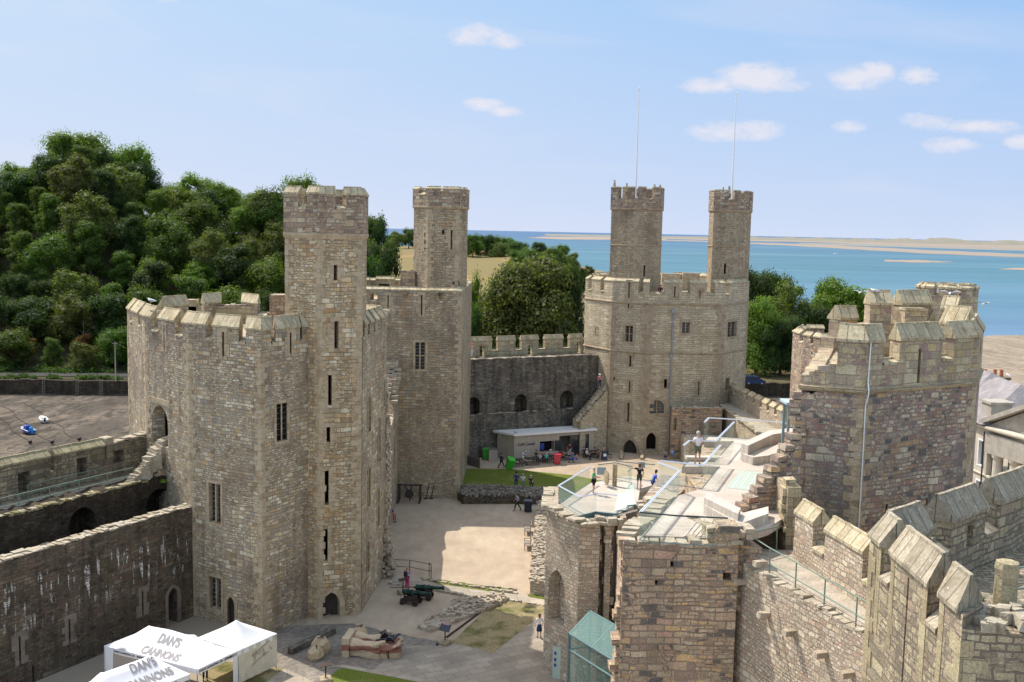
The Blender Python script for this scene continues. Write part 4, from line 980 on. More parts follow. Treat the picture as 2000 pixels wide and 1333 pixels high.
# ================= great far tower
def far_tower():
    r = thing('castle_tower', 'great many-sided far tower with two tall turrets carrying bare flagpoles', 'tower', (20, 135, 0))
    E = [V(1141, 650, 130.4), V(1192, 700, 125.3), V(1264, 700, 123.2), V(1408, 700, 124.3), V(1457, 700, 130.1), Vector((31.2, 141)), Vector((26, 148)), Vector((14.5, 148)), Vector((10.9, 141))]
    rg = Ring(E); hs = {}
    sl = add_slits(r, rg, [(1, 1227, 552, 1230, 583), (1, 1226, 593, 1229, 602), (1, 1229, 695, 1233, 717), (1, 1228, 745, 1231, 768), (1, 1225, 787, 1229, 825), (2, 1363, 746, 1366, 773), (0, 1163, 640, 1164.5, 652), (1, 1194, 731, 1201, 743), (2, 1297, 741, 1303, 759),
                             (2, 1317, 560, 1319, 582), (2, 1366, 568, 1368, 582)], hs, minw=.16)
    wA = hole_px(rg, 1, 1221, 637, 1236, 668); wB = hole_px(rg, 2, 1332, 630, 1347, 651); wC = hole_px(rg, 3, 1421, 629, 1438, 658); wD = hole_px(rg, 2, 1268, 782, 1297, 808, 'rarch')
    dA = hole_px(rg, 1, 1216, 859, 1244, 892, 'arch'); dB = hole_px(rg, 2, 1262, 845, 1281, 879, 'arch'); dC = hole_px(rg, 3, 1417, 739, 1425, 764)
    hs[1] += [wA, dA]; hs[2] += [wB, wD, dB]; hs.setdefault(3, []).extend([wC, dC])
    merl = {0: merl_px(rg, 0, [(None, 1149), (1156, 1173), (1180, None)], 548), 1: merl_px(rg, 1, [(None, 1247), (1257, None)], 560), 2: merl_px(rg, 2, [(1298, 1333), (1349, 1381), (1397, None)], 560),
            3: merl_px(rg, 3, [(None, 1417), (1427, None)], 560), 4: [(.1, .3), (.45, .7), (.85, 1)], 5: [(0, .3), (.5, .8)], 6: [(.05, .25), (.4, .6), (.75, .95)], 7: [(.1, .4), (.6, .9)], 8: [(0, .2), (.4, .6), (.8, 1)]}
    wall_set(r, rg, -.2, 19.7, 21.1, merl, hs, M['eagle'], th=.9, cop=.4, roof=19.0, over=.06, copmat='coping')
    for i, h in sl: slit(r, rg, i, h, 'quoin_e')
    window(r, rg, 1, wA, 'quoin_e', mull=1, trans=1, frame=.3); window(r, rg, 2, wB, 'quoin_e', frame=.3); window(r, rg, 3, wC, 'quoin_e', frame=.35)
    window(r, rg, 2, wD, 'quoin_e', mull=1, frame=.3, pane='dusty')
    for i, h in ((1, dA), (2, dB)):
        b = new(); face(b, rg, i, grow(h, .35), [grow(h, -.004)], off0=-.06, off1=.15); wob('door_surround', b, M['quoin_e'], r)
    b = new(); us = [p[0] for p in dA]; u0, u1 = min(us), max(us); face(b, rg, 1, grow(dA, .05), off0=.5, off1=.6)
    for k in range(1, 5): u = u0+(u1-u0)*k/5; face(b, rg, 1, rect(u-.04, u+.04, .1, max(p[1] for p in dA)-.2), off0=.44, off1=.49)
    for z in (.7, 1.2, 1.7): face(b, rg, 1, rect(u0, u1, z, z+.07), off0=.42, off1=.47)
    wob('lattice_door', b, M['oak'], r)
    b = new(); face(b, rg, 2, grow(dB, .05), off0=.8, off1=.85); wob('doorway', b, M['black'], r)
    b = new()
    for i in range(rg.n):
        band(b, rg, i, 18.6, .3, .13); band(b, rg, i, 12.6, .3, .11)
    wob('string_course', b, M['quoin_e'], r)
    for k in (1, 2, 3, 4): b = new(); quoins(b, rg, k, 3.6 if k == 2 else 0, 18.3, .4, (.5, .95)); wob('quoin_line', b, M['quoin_e'], r)
    b = new(); p = rg.pt(2, rg.hit(2, 1313, 650)[0], -.15, 0); q = rg.pt(2, rg.hit(2, 1307, 800)[0], -.15, 0)
    tube(b, (p.x, p.y, 17.6), (p.x, p.y, 12.9), .09, 8); box(b, (p.x, p.y, 17.7), (.5, .35, .4), .1); tube(b, (p.x, p.y, 12.9), (q.x, q.y, 12.4), .09, 8); box(b, (q.x, q.y, 12.3), (.45, .3, .4), .1); tube(b, (q.x, q.y, 12.4), (q.x, q.y, .2), .1, 8)
    wob('drainpipe', b, M['lead'], r)
    # steps before the doors
    b = new(); p = PZ(1233, 893, 0); 
    for s in (-1, 1): c_ = PZ(1233+s*20, 893, 0); box(b, (c_.x, c_.y-.3, .2), (.4, 2.2, .5), -.1, bev=.05, rx=.2)
    c_ = PZ(1271, 882, 0); box(b, (c_.x, c_.y-.4, .1), (2.2, 1.4, .2), 0, bev=.03); box(b, (c_.x, c_.y-.1, .22), (2.0, .7, .3), 0, bev=.03)
    wob('door_steps', b, M['ashlar'], r)
    # brown rubble remains against the foot
    b = new(); z1 = PY(1350, 797, 121.2).z; a = V(1311, 850, 121.4); c_ = V(1409, 850, 121.0)
    ar = Ring([a, c_, (c_[0]+.3, 125), (a[0]+.2, 125)]); dh = hole_px(ar, 0, 1314, 817, 1321, 841)
    face(b, ar, 0, cren(ar.L(0), -.1, lambda u: z1-.35+.35*math.sin(min(1, u/2)*1.57), z1, [], .08, .35), [dh], off1=.7)
    for i in (1, 3): face(b, ar, i, rect(0, ar.L(i), 0, z1-.2), off1=.7)
    weld(b); wob('lower_annexe', b, M['front'], r)
    b = new(); stones_line(b, (a.x, a.y+.3), (c_.x, c_.y+.3), lambda u: z1-.3+.3*math.sin(min(1, u/2)*1.57), .8, .45, .12); box(b, (a.x+3.3, 119.6, 1.6), (4.4, 2.4, 3.2), 0, bev=.1); wob('annexe_capping', b, M['rubble'], r)
    # ---- two turrets
    def turret(T, zb, sl_, zstr, zmid, zsill, ztop, merl, statues, pole):
        tr = Ring(T); hs = {}
        ts = add_slits(r, tr, sl_, hs, minw=.25); bm = new()
        for i in range(tr.n): face(bm, tr, i, rect(0, tr.L(i), 18.5, zstr), hs.get(i, []), off1=.6)
        weld(bm); tw = wob('turret', bm, M['queen'], r)
        b = new()
        for i in range(tr.n): band(b, tr, i, zstr+.02, .35, .15); band(b, tr, i, zmid, .22, .08)
        for k in (1, 2): quoins(b, tr, k, 19, zstr-.2, .4, (.4, .7))
        wob('string_course', b, M['quoin_e'], r)
        for i, h in ts: slit(r, tr, i, h, 'quoin_e', .1)
        P = Ring([tr.corner(k, -.13) for k in range(tr.n)])
        wall_set(r, P, zstr, zsill, ztop, merl, {}, M['parapet'], th=.5, name='turret_parapet', cop=.12, roof=zstr+.5, over=.03, sills=False, rough=.14)
        b = new()
        for (px, py, Y) in statues:
            p = PY(px, py, Y); 
            for k in range(4): stone(b, (p.x, p.y, p.z+.05+k*.2), (.34-.05*k, .34-.05*k, .24), random.random(), .3)
        wob('worn_finial', b, M['rubble'], r)
        px, py, py1, px1, Y = pole; a = PY(px, py, Y); t = PY(px1, py1, Y); b = new(); tube(b, (a.x, a.y, zstr+.4), (a.x, a.y, t.z), .13, 10, .05); ball(b, (a.x, a.y, t.z+.08), .14, 1); box(b, (a.x, a.y, zstr+1), (.5, .5, 1.4)); fp = wob('flagpole', b, M['white'], r, smooth=False)
    T1 = [V(1193, 450, 128.2), V(1244, 450, 125.9), V(1289, 450, 126.4), V(1293, 450, 129.5)]; T1 += [Vector((T1[2].x, 132)), Vector((T1[1].x, 132.5)), Vector((T1[0].x+.4, 130.5))]
    turret(T1, 0, [(1, 1257, 519, 1260, 540)], 29.95, 25.5, 31.3, 32.5, {0: merl_px(Ring(T1), 0, [(None, 1209), (1217, 1239)], 380), 1: merl_px(Ring(T1), 1, [(1246, 1262), (1277, None)], 380), 2: [(0, 1)], 3: [(0, .3), (.6, 1)], 4: [(0, .4), (.7, 1)], 5: [(0, .4), (.7, 1)], 6: [(0, 1)]},
           [(1200, 364, 129.5), (1224, 370, 128.8), (1289, 373, 129), (1278, 372, 128.6)], (1242, 365, 175, 1247, 130.8))
    T2 = [V(1384, 450, 130), V(1393, 450, 128.2), V(1438, 450, 128.4), V(1466, 450, 131.0)]; T2 += [Vector((30.4, 135)), Vector((28.2, 136.5)), Vector((26.0, 133.5))]
    turret(T2, 0, [(1, 1414, 515, 1418, 535)], 30.0, 25.6, 31.4, 32.4, {0: [(0, 1)], 1: merl_px(Ring(T2), 1, [(None, 1424), (1434, None)], 385), 2: merl_px(Ring(T2), 2, [(None, 1446), (1457, None)], 385), 3: [(0, .4), (.7, 1)], 4: [(0, .4), (.7, 1)], 5: [(0, .4), (.7, 1)], 6: [(0, 1)]},
           [(1424, 375, 131), (1412, 378, 131)], (1430, 370, 184, 1435, 133.5))
    # rear parapet stones in view between the turrets
    b = new()
    for px0, px1, yt, Y in ((1292, 1327, 534, 146), (1333, 1367, 533, 147), (1374, 1388, 536, 146)):
        a = PY(px0, yt, Y); c_ = PY(px1, yt, Y); prism(b, [(a.x, Y-.5), (c_.x, Y-.5), (c_.x, Y+.4), (a.x, Y+.4)], 18.5, a.z)
    wob('rear_merlon', b, M['rubble_cap'], r)
far_tower()

# ================= right-hand walls beyond the gate
def far_right_wall():
    r = thing('curtain_wall', 'lower curtain wall with a wall walk and stepped merlons right of the far tower', 'wall', (28, 115, 0))
    A = PZ(1437, 757, 8.3); B = PZ(1541, 806, 8.3)
    # outer parapet: travel towards the camera would put the inside on the right, so travel away
    rg = Ring([(B.x+.6, B.y), (A.x+.8, A.y+1)], False); L = rg.L(0)
    n = 8; ms = [(k/n+.01, (k+.72)/n) for k in range(n)]
    rg2 = Ring([(B.x, B.y), (A.x, A.y)], False)
    wall_set(r, Ring([(B.x, B.y), (A.x, A.y+1.5)], False), 5.0, 7.5, 8.3, {0: ms}, {}, M['wallfoot'], th=.7, name='parapet', cop=.45, over=.06)
    b = new(); a0 = V(1403, 800, 125.5); pts = [(B.x-3.4, B.y-1), (B.x+.3, B.y-1), (A.x+.3, A.y+3), (a0.x, A.y+2)]
    prism(b, pts, 0, 6.2); wob('wall', b, M['wallfoot'], r)
    b = new(); prism(b, [(B.x-3.2, B.y-.9), (B.x+.1, B.y-.9), (A.x+.1, A.y+2), (a0.x+.2, A.y+1.9)], 6.2, 6.24); wob('wall_walk', b, M['walk'], r)
    b = new(); stones_line(b, pts[0], pts[3], 6.2, .6, .45, .15); wob('capping', b, M['rubble_cap'], r)
far_right_wall()
def well_tower():
    r = thing('castle_tower', 'squat far tower with narrow merlons, partly hidden behind the big right-hand tower', 'tower', (34, 110, 0))
    K = [V(1546, 700, 112), V(1566, 700, 108.2), V(1600, 700, 105.6), V(1655, 700, 105.9), Vector((41, 112)), Vector((38, 117)), Vector((33, 117))]
    rg = Ring(K); hs = {}; w = hole_px(rg, 1, 1570, 760, 1574, 784); hs[1] = [w]
    wall_set(r, rg, -.2, 15.7, 16.6, {0: merl_px(rg, 0, [(None, 1562)], 660)+[], 1: merl_px(rg, 1, [(1569, 1583), (1589, None)], 662), 2: merl_px(rg, 2, [(None, 1625), (1634, None)], 665), 3: [(0, .4), (.6, 1)], 4: [(.2, .5), (.7, 1)], 5: [(0, .3), (.5, .9)], 6: [(0, .4), (.6, .9)]}, hs, M['gate'], th=.8, cop=.4, roof=15.0)
    slit(r, rg, 1, w)
well_tower()

# ================= big right-hand tower
def right_tower():
    r = thing('castle_tower', 'big purple-grey stone tower at right with capped merlons and a thin white conduit', 'tower', (17, 50, 0))
    k0 = V(1556, 950, 46.2); k1 = V(1680, 900, 45); k2 = V(1899, 850, 48.8); k3 = V(1906, 850, 53.5)
    K = [k0, k1, k2, k3, Vector((22, 59)), Vector((17.6, 58))]; rg = Ring(K); hs = {}
    s = hole_px(rg, 1, 1792, 682, 1797, 748, 'rect', .1)
    s1 = hole_px(rg, 1, 1728, 985, 1733, 1035); s2 = hole_px(rg, 1, 1808, 975, 1812, 1000)
    # lower body
    bm = new(); zb = 20.2
    for i in range(rg.n):
        face(bm, rg, i, rect(0, rg.L(i), 0, zb) if i else cren(rg.L(0), 0, lambda u: zb if u > .5 else zb-.3, zb, [], .02), [s1, s2] if i == 1 else [], off1=1.2)
    weld(bm); wob('wall', bm, M['gate'], r)
    b = new(); 
    for i in (0, 1, 2, 3): band(b, rg, i, zb+.02, .3, .16)
    wob('string_course', b, M['ashlar'], r)
    for k in (1, 2): b = new(); quoins(b, rg, k, 10, zb-.2, .38, (.3, .55), .012); wob('quoin_line', b, M['quoin'], r)
    # ragged left edge where the joining wall broke away
    b = new(); teeth(b, (k0.x-.1, k0.y), 12, 19.6, rg.nrm(0).yx*Vector((1, -1)) if 0 else (k0-k1).normalized(), (0, 1), .55, .25, .33); wob('broken_masonry', b, M['gate'], r)
    # parapet stage
    P = Ring([rg.corner(k, -.03) for k in range(rg.n)]); L0 = P.L(0)
    u_m = P.hit(0, 1636, 690)[0]
    def zs0(u): return 20.75 if u < u_m-1.0 else (21.0 if u < u_m-.55 else 21.35)
    pb = new(); hs = [s]
    face(pb, P, 0, cren(L0, zb, zs0, 22.4, [(u_m/L0, 1)], .03, .3), off1=.75)
    ms = {1: merl_px(P, 1, [(None, 1726), (1757, 1840), (1863, None)], 690), 2: [(0, .25), (.5, 1)], 3: [(0, .35), (.5, .8)], 4: [(.1, .4), (.6, .9)], 5: []}
    for i in range(1, 6): face(pb, P, i, cren(P.L(i), zb, 21.35 if i < 5 else 20.75, 22.4, ms[i], .02 if i < 5 else .08), hs if i == 1 else [], off1=.75)
    weld(pb); sheet(pb, [P.corner(k, .5) for k in range(6)], 20.6); wob('parapet', pb, M['ashlar_p'], r)
    def cp(*a):
        cb = new(); coping(cb, *a); wob('coping', cb, M['coping'], r)
    cp(P, 0, u_m-.05, L0, 22.41, .75, .72)
    for i in range(1, 6):
        for a, b_ in ms[i]: cp(P, i, a*P.L(i)-(0 if a < .001 else .05), b_*P.L(i)+(0 if b_ > .999 else .05), 22.41, .75, .72)
    for a, b_ in ((ms[1][0][1], ms[1][1][0]), (ms[1][1][1], ms[1][2][0])): cp(P, 1, a*P.L(1)+.06, b_*P.L(1)-.06, 21.36, .75, .22, .05, .04)
    b = new()
    for u in [.2+.45*k for k in range(int((u_m-.3)/.45))]: q = P.pt(0, u, .35, zs0(u)); stone(b, (q.x, q.y, q.z+.1), (.5, .7, .25), -.25)
    wob('loose_stones', b, M['rubble_cap'], r)
    # conduit
    b = new(); pts = [P.pt(1, .2, -.06, 22.4), P.pt(1, .16, -.06, 20.6), P.pt(1, .13, -.24, 20.3), P.pt(1, .12, -.22, 20.0), rg.pt(1, .1, -.06, 19.6), rg.pt(1, .12, -.06, 17), rg.pt(1, .1, -.06, 12)]
    for a, c_ in zip(pts, pts[1:]): tube(b, a, c_, .028, 6)
    wob('conduit', b, M['white'], r)
    # ---- higher rear parapets
    Y = 56.5
    def mer(px0, px1, y_eave, Yv, zb_, dep=.8, coph=.8, back=0):
        a = V(px0, y_eave, Yv); c_ = V(px1, y_eave, Yv+back); z = PY(px0, y_eave, Yv).z; Rr = Ring([a, c_], False)
        b1 = new(); face(b1, Rr, 0, rect(0, Rr.L(0), zb_, z), off1=dep); weld(b1); b2 = new(); coping(b2, Rr, 0, -.04, Rr.L(0)+.04, z, dep, coph)
        w = wob('rear_merlon', b1, M['ashlar_p'], r); q = wob('coping', b2, M['coping'], r); q.parent = w
    mer(1700, 1742, 595, 55, 20.6, .9, .75); mer(1762, 1820, 596, 55.5, 20.6, .9, .75, .5); mer(1768, 1812, 606, 54, 20.6, .7, .05); mer(1838, 1868, 605, 54.5, 20.6, .8, .7, -.5); mer(1838, 1884, 632, 51.5, 20.6, .8, .9, -1.2)
    b = new(); Rr = Ring([V(1690, 620, 54.5), V(1880, 620, 55.5)], False); face(b, Rr, 0, cren(Rr.L(0), 20.3, 22.4, 22.4, [], .05, .4), off1=.9); weld(b); wob('rear_wall', b, M['ashlar_p'], r)
    # ---- little turret on the far side
    c_ = PY(1848, 590, 62); T = [Vector((c_.x+1.75*math.cos(R(a)), c_.y+1.75*math.sin(R(a)))) for a in range(-112, 248, 45)]
    tr = Ring(T); mm = {i: [(0, .38), (.62, 1)] for i in range(8)}
    wall_set(r, tr, 20, 23.7, 24.1, mm, {}, M['ashlar_p'], th=.4, name='turret', cop=.22, roof=23.0, over=.05, sills=False)
M['ashlar_p'] = masonry('purple_ashlar', [(.30, .255, .185), (.26, .20, .18), (.34, .29, .21), (.31, .25, .205), (.36, .32, .25), (.27, .23, .19), (.33, .27, .18)], (.2, .17, .13), (.6, .36), seed=12, dist=.02, msize=.014, bump=.035, streak=.35, rubble=.3)
right_tower()

# ================= gatehouse roof terrace, its masonry and the inner platform
DECK = 15.0
def pxpoly(pts, z): return [PZ(a, b, z) for a, b in pts]
dk = pxpoly([(1254, 1046), (1325, 968), (1370, 955), (1404, 912), (1332, 912), (1345, 902), (1395, 903), (1432, 862), (1375, 862), (1383, 853), (1532, 862), (1552, 958), (1552, 1000), (1500, 1030), (1436, 1050), (1405, 1052)], DECK)
def railing(root, pts, z, h=1.1, top='alu', strip=True, name='balustrade'):
    """glass balustrade: panels and top rail"""
    g_ = new(); t_ = new(); s_ = new()
    for a, b in zip(pts, pts[1:]):
        a = Vector((a[0], a[1], 0)); b = Vector((b[0], b[1], 0)); d = (b-a); L = d.length; d.normalize(); n = max(1, round(L/1.5)); ang = math.atan2(d.y, d.x)
        for k in range(n):
            p = a+d*L*(k+.5)/n; box(g_, (p.x, p.y, z+h/2), (L/n-.02, .02, h), ang)
        c_ = (a+b)/2; box(t_, (c_.x, c_.y, z+h+.03), (L+.05, .10 if top == 'alu' else .06, .05), ang)
        if strip: box(s_, (c_.x, c_.y, z+h+.058), (L, .04, .012), ang)
    w = wob(name, g_, M['glass'], root); q = wob('handrail', t_, M[top], root); q.parent = w
    c0 = new()
    for a, b in zip(pts, pts[1:]): d = Vector((b[0]-a[0], b[1]-a[1], 0)); box(c0, ((a[0]+b[0])/2, (a[1]+b[1])/2, z+.012), (d.length, .035, .024), math.atan2(d.y, d.x))
    q = wob('base_channel', c0, M['teal'], root); q.parent = w
    if strip: q = wob('rail_strip', s_, M['blue_strip'], root); q.parent = w
    else: s_.free()
def gatehouse():
    r = thing('gatehouse', 'roofless stone gatehouse with a pale boarded roof terrace behind glass balustrades', 'gatehouse', (7, 46, 0))
    # terrace floor
    b = new(); prism(b, dk, DECK-.35, DECK); wob('deck', b, M['deck'], r)
    # pale edge boards, slate inlay lines and rooflight
    b = new()
    for (q, z) in (([(1268, 1044), (1322, 980), (1338, 985), (1294, 1044)], .006), ([(1372, 953), (1408, 912), (1424, 916), (1390, 958)], .006), ([(1437, 860), (1425, 900), (1440, 902), (1462, 865)], .006)):
        sheet(b, pxpoly(q, DECK+z), DECK+z)
    wob('edge_boards', b, M['deck_g'], r)
    b = new(); sheet(b, pxpoly([(1418, 953), (1446, 919), (1530, 926), (1512, 963)], DECK+.01), DECK+.01); g_ = wob('glass_floor_panel', b, plain('pale_green_glass_floor', (.37, .42, .34), .4, 0, .35), r)
    b = new()
    for k in range(6): a = PZ(1430+k*15, 953+k*1.6, DECK+.016); c_ = PZ(1452+k*14, 921+k*1.1, DECK+.016); d = (c_-a); box(b, ((a.x+c_.x)/2, (a.y+c_.y)/2, DECK+.014), (d.length, .03, .006), math.atan2(d.y, d.x))
    wob('panel_joint', b, M['alu'], r).parent = g_
    b = new(); pb = [(1334, 1048), (1368, 1008), (1436, 1042), (1436, 1049)]; sheet(b, pxpoly(pb, DECK+.02), DECK+.02)
    for k in range(9):
        a = PZ(1338+k*10, 1048, DECK+.03); c_ = PZ(1368+k*8, 1010+k*4.2, DECK+.03); d = c_-a; box(b, ((a.x+c_.x)/2, (a.y+c_.y)/2, DECK+.035), (d.length, .03, .03), math.atan2(d.y, d.x))
    wob('ribbed_ramp', b, M['deck_g'], r)
    # masonry under the terrace: near block with the warm squared stones
    X0 = V(1213, 1200, 39.3).x; X1 = V(1437, 1200, 39.3).x
    fr = Ring([(X0, 39.3), (X1, 39.3)], False); hs = [hole_px(fr, 0, 1309, 1097, 1316, 1108), hole_px(fr, 0, 1412, 1119, 1429, 1134), hole_px(fr, 0, 1279, 1133, 1285, 1143)]
    b = new(); face(b, fr, 0, cren(fr.L(0), 0, lambda u: 14.85+(.75 if u > fr.L(0)-1.0 else 0), 15, [], .06, .4), hs, off1=1.0)
    face(b, fr, 0, rect(0, fr.L(0), 0, 14.6), off0=1.02, off1=2.0); weld(b); wob('front_wall', b, M['front'], r)
    b = new(); teeth(b, (X0, 39.45), 0, 14.6, (-1, 0), (0, 1), .55, .3, .33); wob('broken_masonry', b, M['front'], r)
    b = new(); stones_line(b, (X0, 39.7), (X1-.3, 39.7), 14.85, .9, .5, .14); stones_line(b, (X1-1.3, 39.8), (X1+.3, 39.9), 15.1, 1.0, .34, .2, layers=2)
    a = PZ(1350, 1010, DECK); c_ = PZ(1440, 1060, DECK); stones_line(b, a, c_, DECK-.05, .5, .28, .14); stones_line(b, (X0+.1, 39.9), (dk[1].x-.5, dk[1].y), 14.6, .9, .5, .25, layers=2)
    wob('capping', b, M['rubble_cap'], r)
    inner = [(X0+.1, 41.4), (X1+.4, 41.4), (X1+1.5, 43.2), (dk[12].x, dk[12].y), (dk[11].x+.3, dk[11].y), (dk[10].x+.3, dk[10].y+.3), (dk[9].x, dk[9].y+.3), (dk[8].x-.2, dk[8].y), (dk[4].x+.2, dk[4].y), (dk[2].x, dk[2].y-.1), (dk[1].x+.05, dk[1].y)]
    b = new(); prism(b, inner, 0, DECK-.36); wob('inner_mass', b, M['front'], r)
    # pit wall seen through the glass and wooden steps
    b = new(); p = PZ(1300, 985, 12); prism(b, [tuple(PZ(1245, 975, 13)[:2]), tuple(PZ(1300, 975, 13)[:2]), tuple(PZ(1365, 920, 13)[:2]), tuple(PZ(1290, 915, 13)[:2])], 0, 12.6); wob('pit_wall', b, M['gate'], r)
    b = new(); stones_line(b, PZ(1245, 975, 13), PZ(1290, 975, 13), 12.6, .8, .4, .25, layers=2); wob('pit_capping', b, M['rubble_cap'], r)
    b = new()
    for k in range(6): p = PZ(1420-3*k, 884, DECK-.16*k); p0 = PZ(1345, 900, DECK); box(b, ((PZ(1375+k*2, 893-k*5, DECK).x), PZ(1375+k*2, 893-k*5, DECK).y, DECK-.05-.16*k), (2.0, .5, .16), .05)
    wob('steps', b, M['deck_g'], r)
    # balustrades
    def B(pts, z, **k): railing(r, pxpoly(pts, z), z, **k)
    B([(1249, 1056), (1326, 966), (1284, 949)], DECK)
    B([(1290, 945), (1371, 955), (1405, 912)], DECK)
    B([(1334, 912), (1345, 902), (1395, 903), (1432, 862)], DECK)
    B([(1375, 862), (1383, 853), (1500, 860), (1533, 864)], DECK)
    B([(1249, 1056), (1320, 1063), (1418, 1068)], DECK, top='dark_steel', strip=False)
    # angular oak benches
    def bench(pts, w, h, name='bench'):
        q = thing(name, *w['lab'], loc=pxpoly(pts, DECK)[0]); 
        b = new(); prism(b, pxpoly(pts, DECK), DECK, DECK+h); wob('seat_block', b, M['bench'], q)
        b = new(); prism(b, pxpoly(w['back'], DECK), DECK, DECK+h+w.get('bh', .5)); wob('backrest', b, M['bench'], q)
    bench([(1374, 1005), (1384, 993), (1446, 1022), (1500, 1008), (1500, 1022), (1442, 1044)], {'lab': ('pale boarded angular bench nearest the camera on the roof terrace', 'bench'), 'back': [(1374, 1004), (1381, 992), (1445, 1026), (1440, 1038)], 'bh': .3}, .42)
    bench([(1449, 902), (1530, 880), (1550, 888), (1500, 905), (1470, 909)], {'lab': ('pale angular bench with raised back at the far side of the roof terrace', 'bench'), 'back': [(1446, 899), (1500, 872), (1548, 866), (1548, 874), (1508, 880), (1460, 904)], 'bh': .5}, .42)
    # ruined stepped wall at the tower foot
    a = V(1452, 1055, 43.6); c_ = V(1556, 1055, 44.6); sw = Ring([a, c_], False); L = sw.L(0)
    b = new(); zt = [15.0, 15.5, 15.9, 16.3, 16.7, 17.1, 17.5]; top = []
    n = 8
    for k in range(n): u0 = L*k/n; u1 = L*(k+1)/n; z = 15.0+3.0*(k/(n-1))**1.1; top += [(u0, z), (u1-.001, z)]
    face(b, sw, 0, [(0, 10), (L, 10)]+top[::-1], off1=.8); weld(b)
    for k in range(n): q = sw.pt(0, L*(k+.5)/n, .4, 15.05+3.0*(k/(n-1))**1.1); stone(b, (q.x, q.y, q.z+.1), (.5, .85, .28), .2)
    wob('stepped_wall', b, M['gate'], r)
    # pier beside the wall walk
    b = new(); p = V(1545, 1020, 42.4); prism(b, [(p.x-.25, 42.2), (p.x+.3, 42.2), (p.x+.3, 44.6), (p.x-.25, 44.6)], 8, 16.5); teeth(b, (p.x-.25, 42.3), 13.9, 16.8, (-1, 0), (0, 1), .3, .15, .3); wob('pier', b, M['ashlar'], r)
    b = new(); p = PZ(1470, 1075, DECK-.2); prism(b, [(X1-.4, 40.35), (X1+.75, 40.3), (p.x+.5, p.y+.5), (p.x-.8, p.y+1.0)], 12, 14.75); wob('landing', b, M['front'], r)
gatehouse()

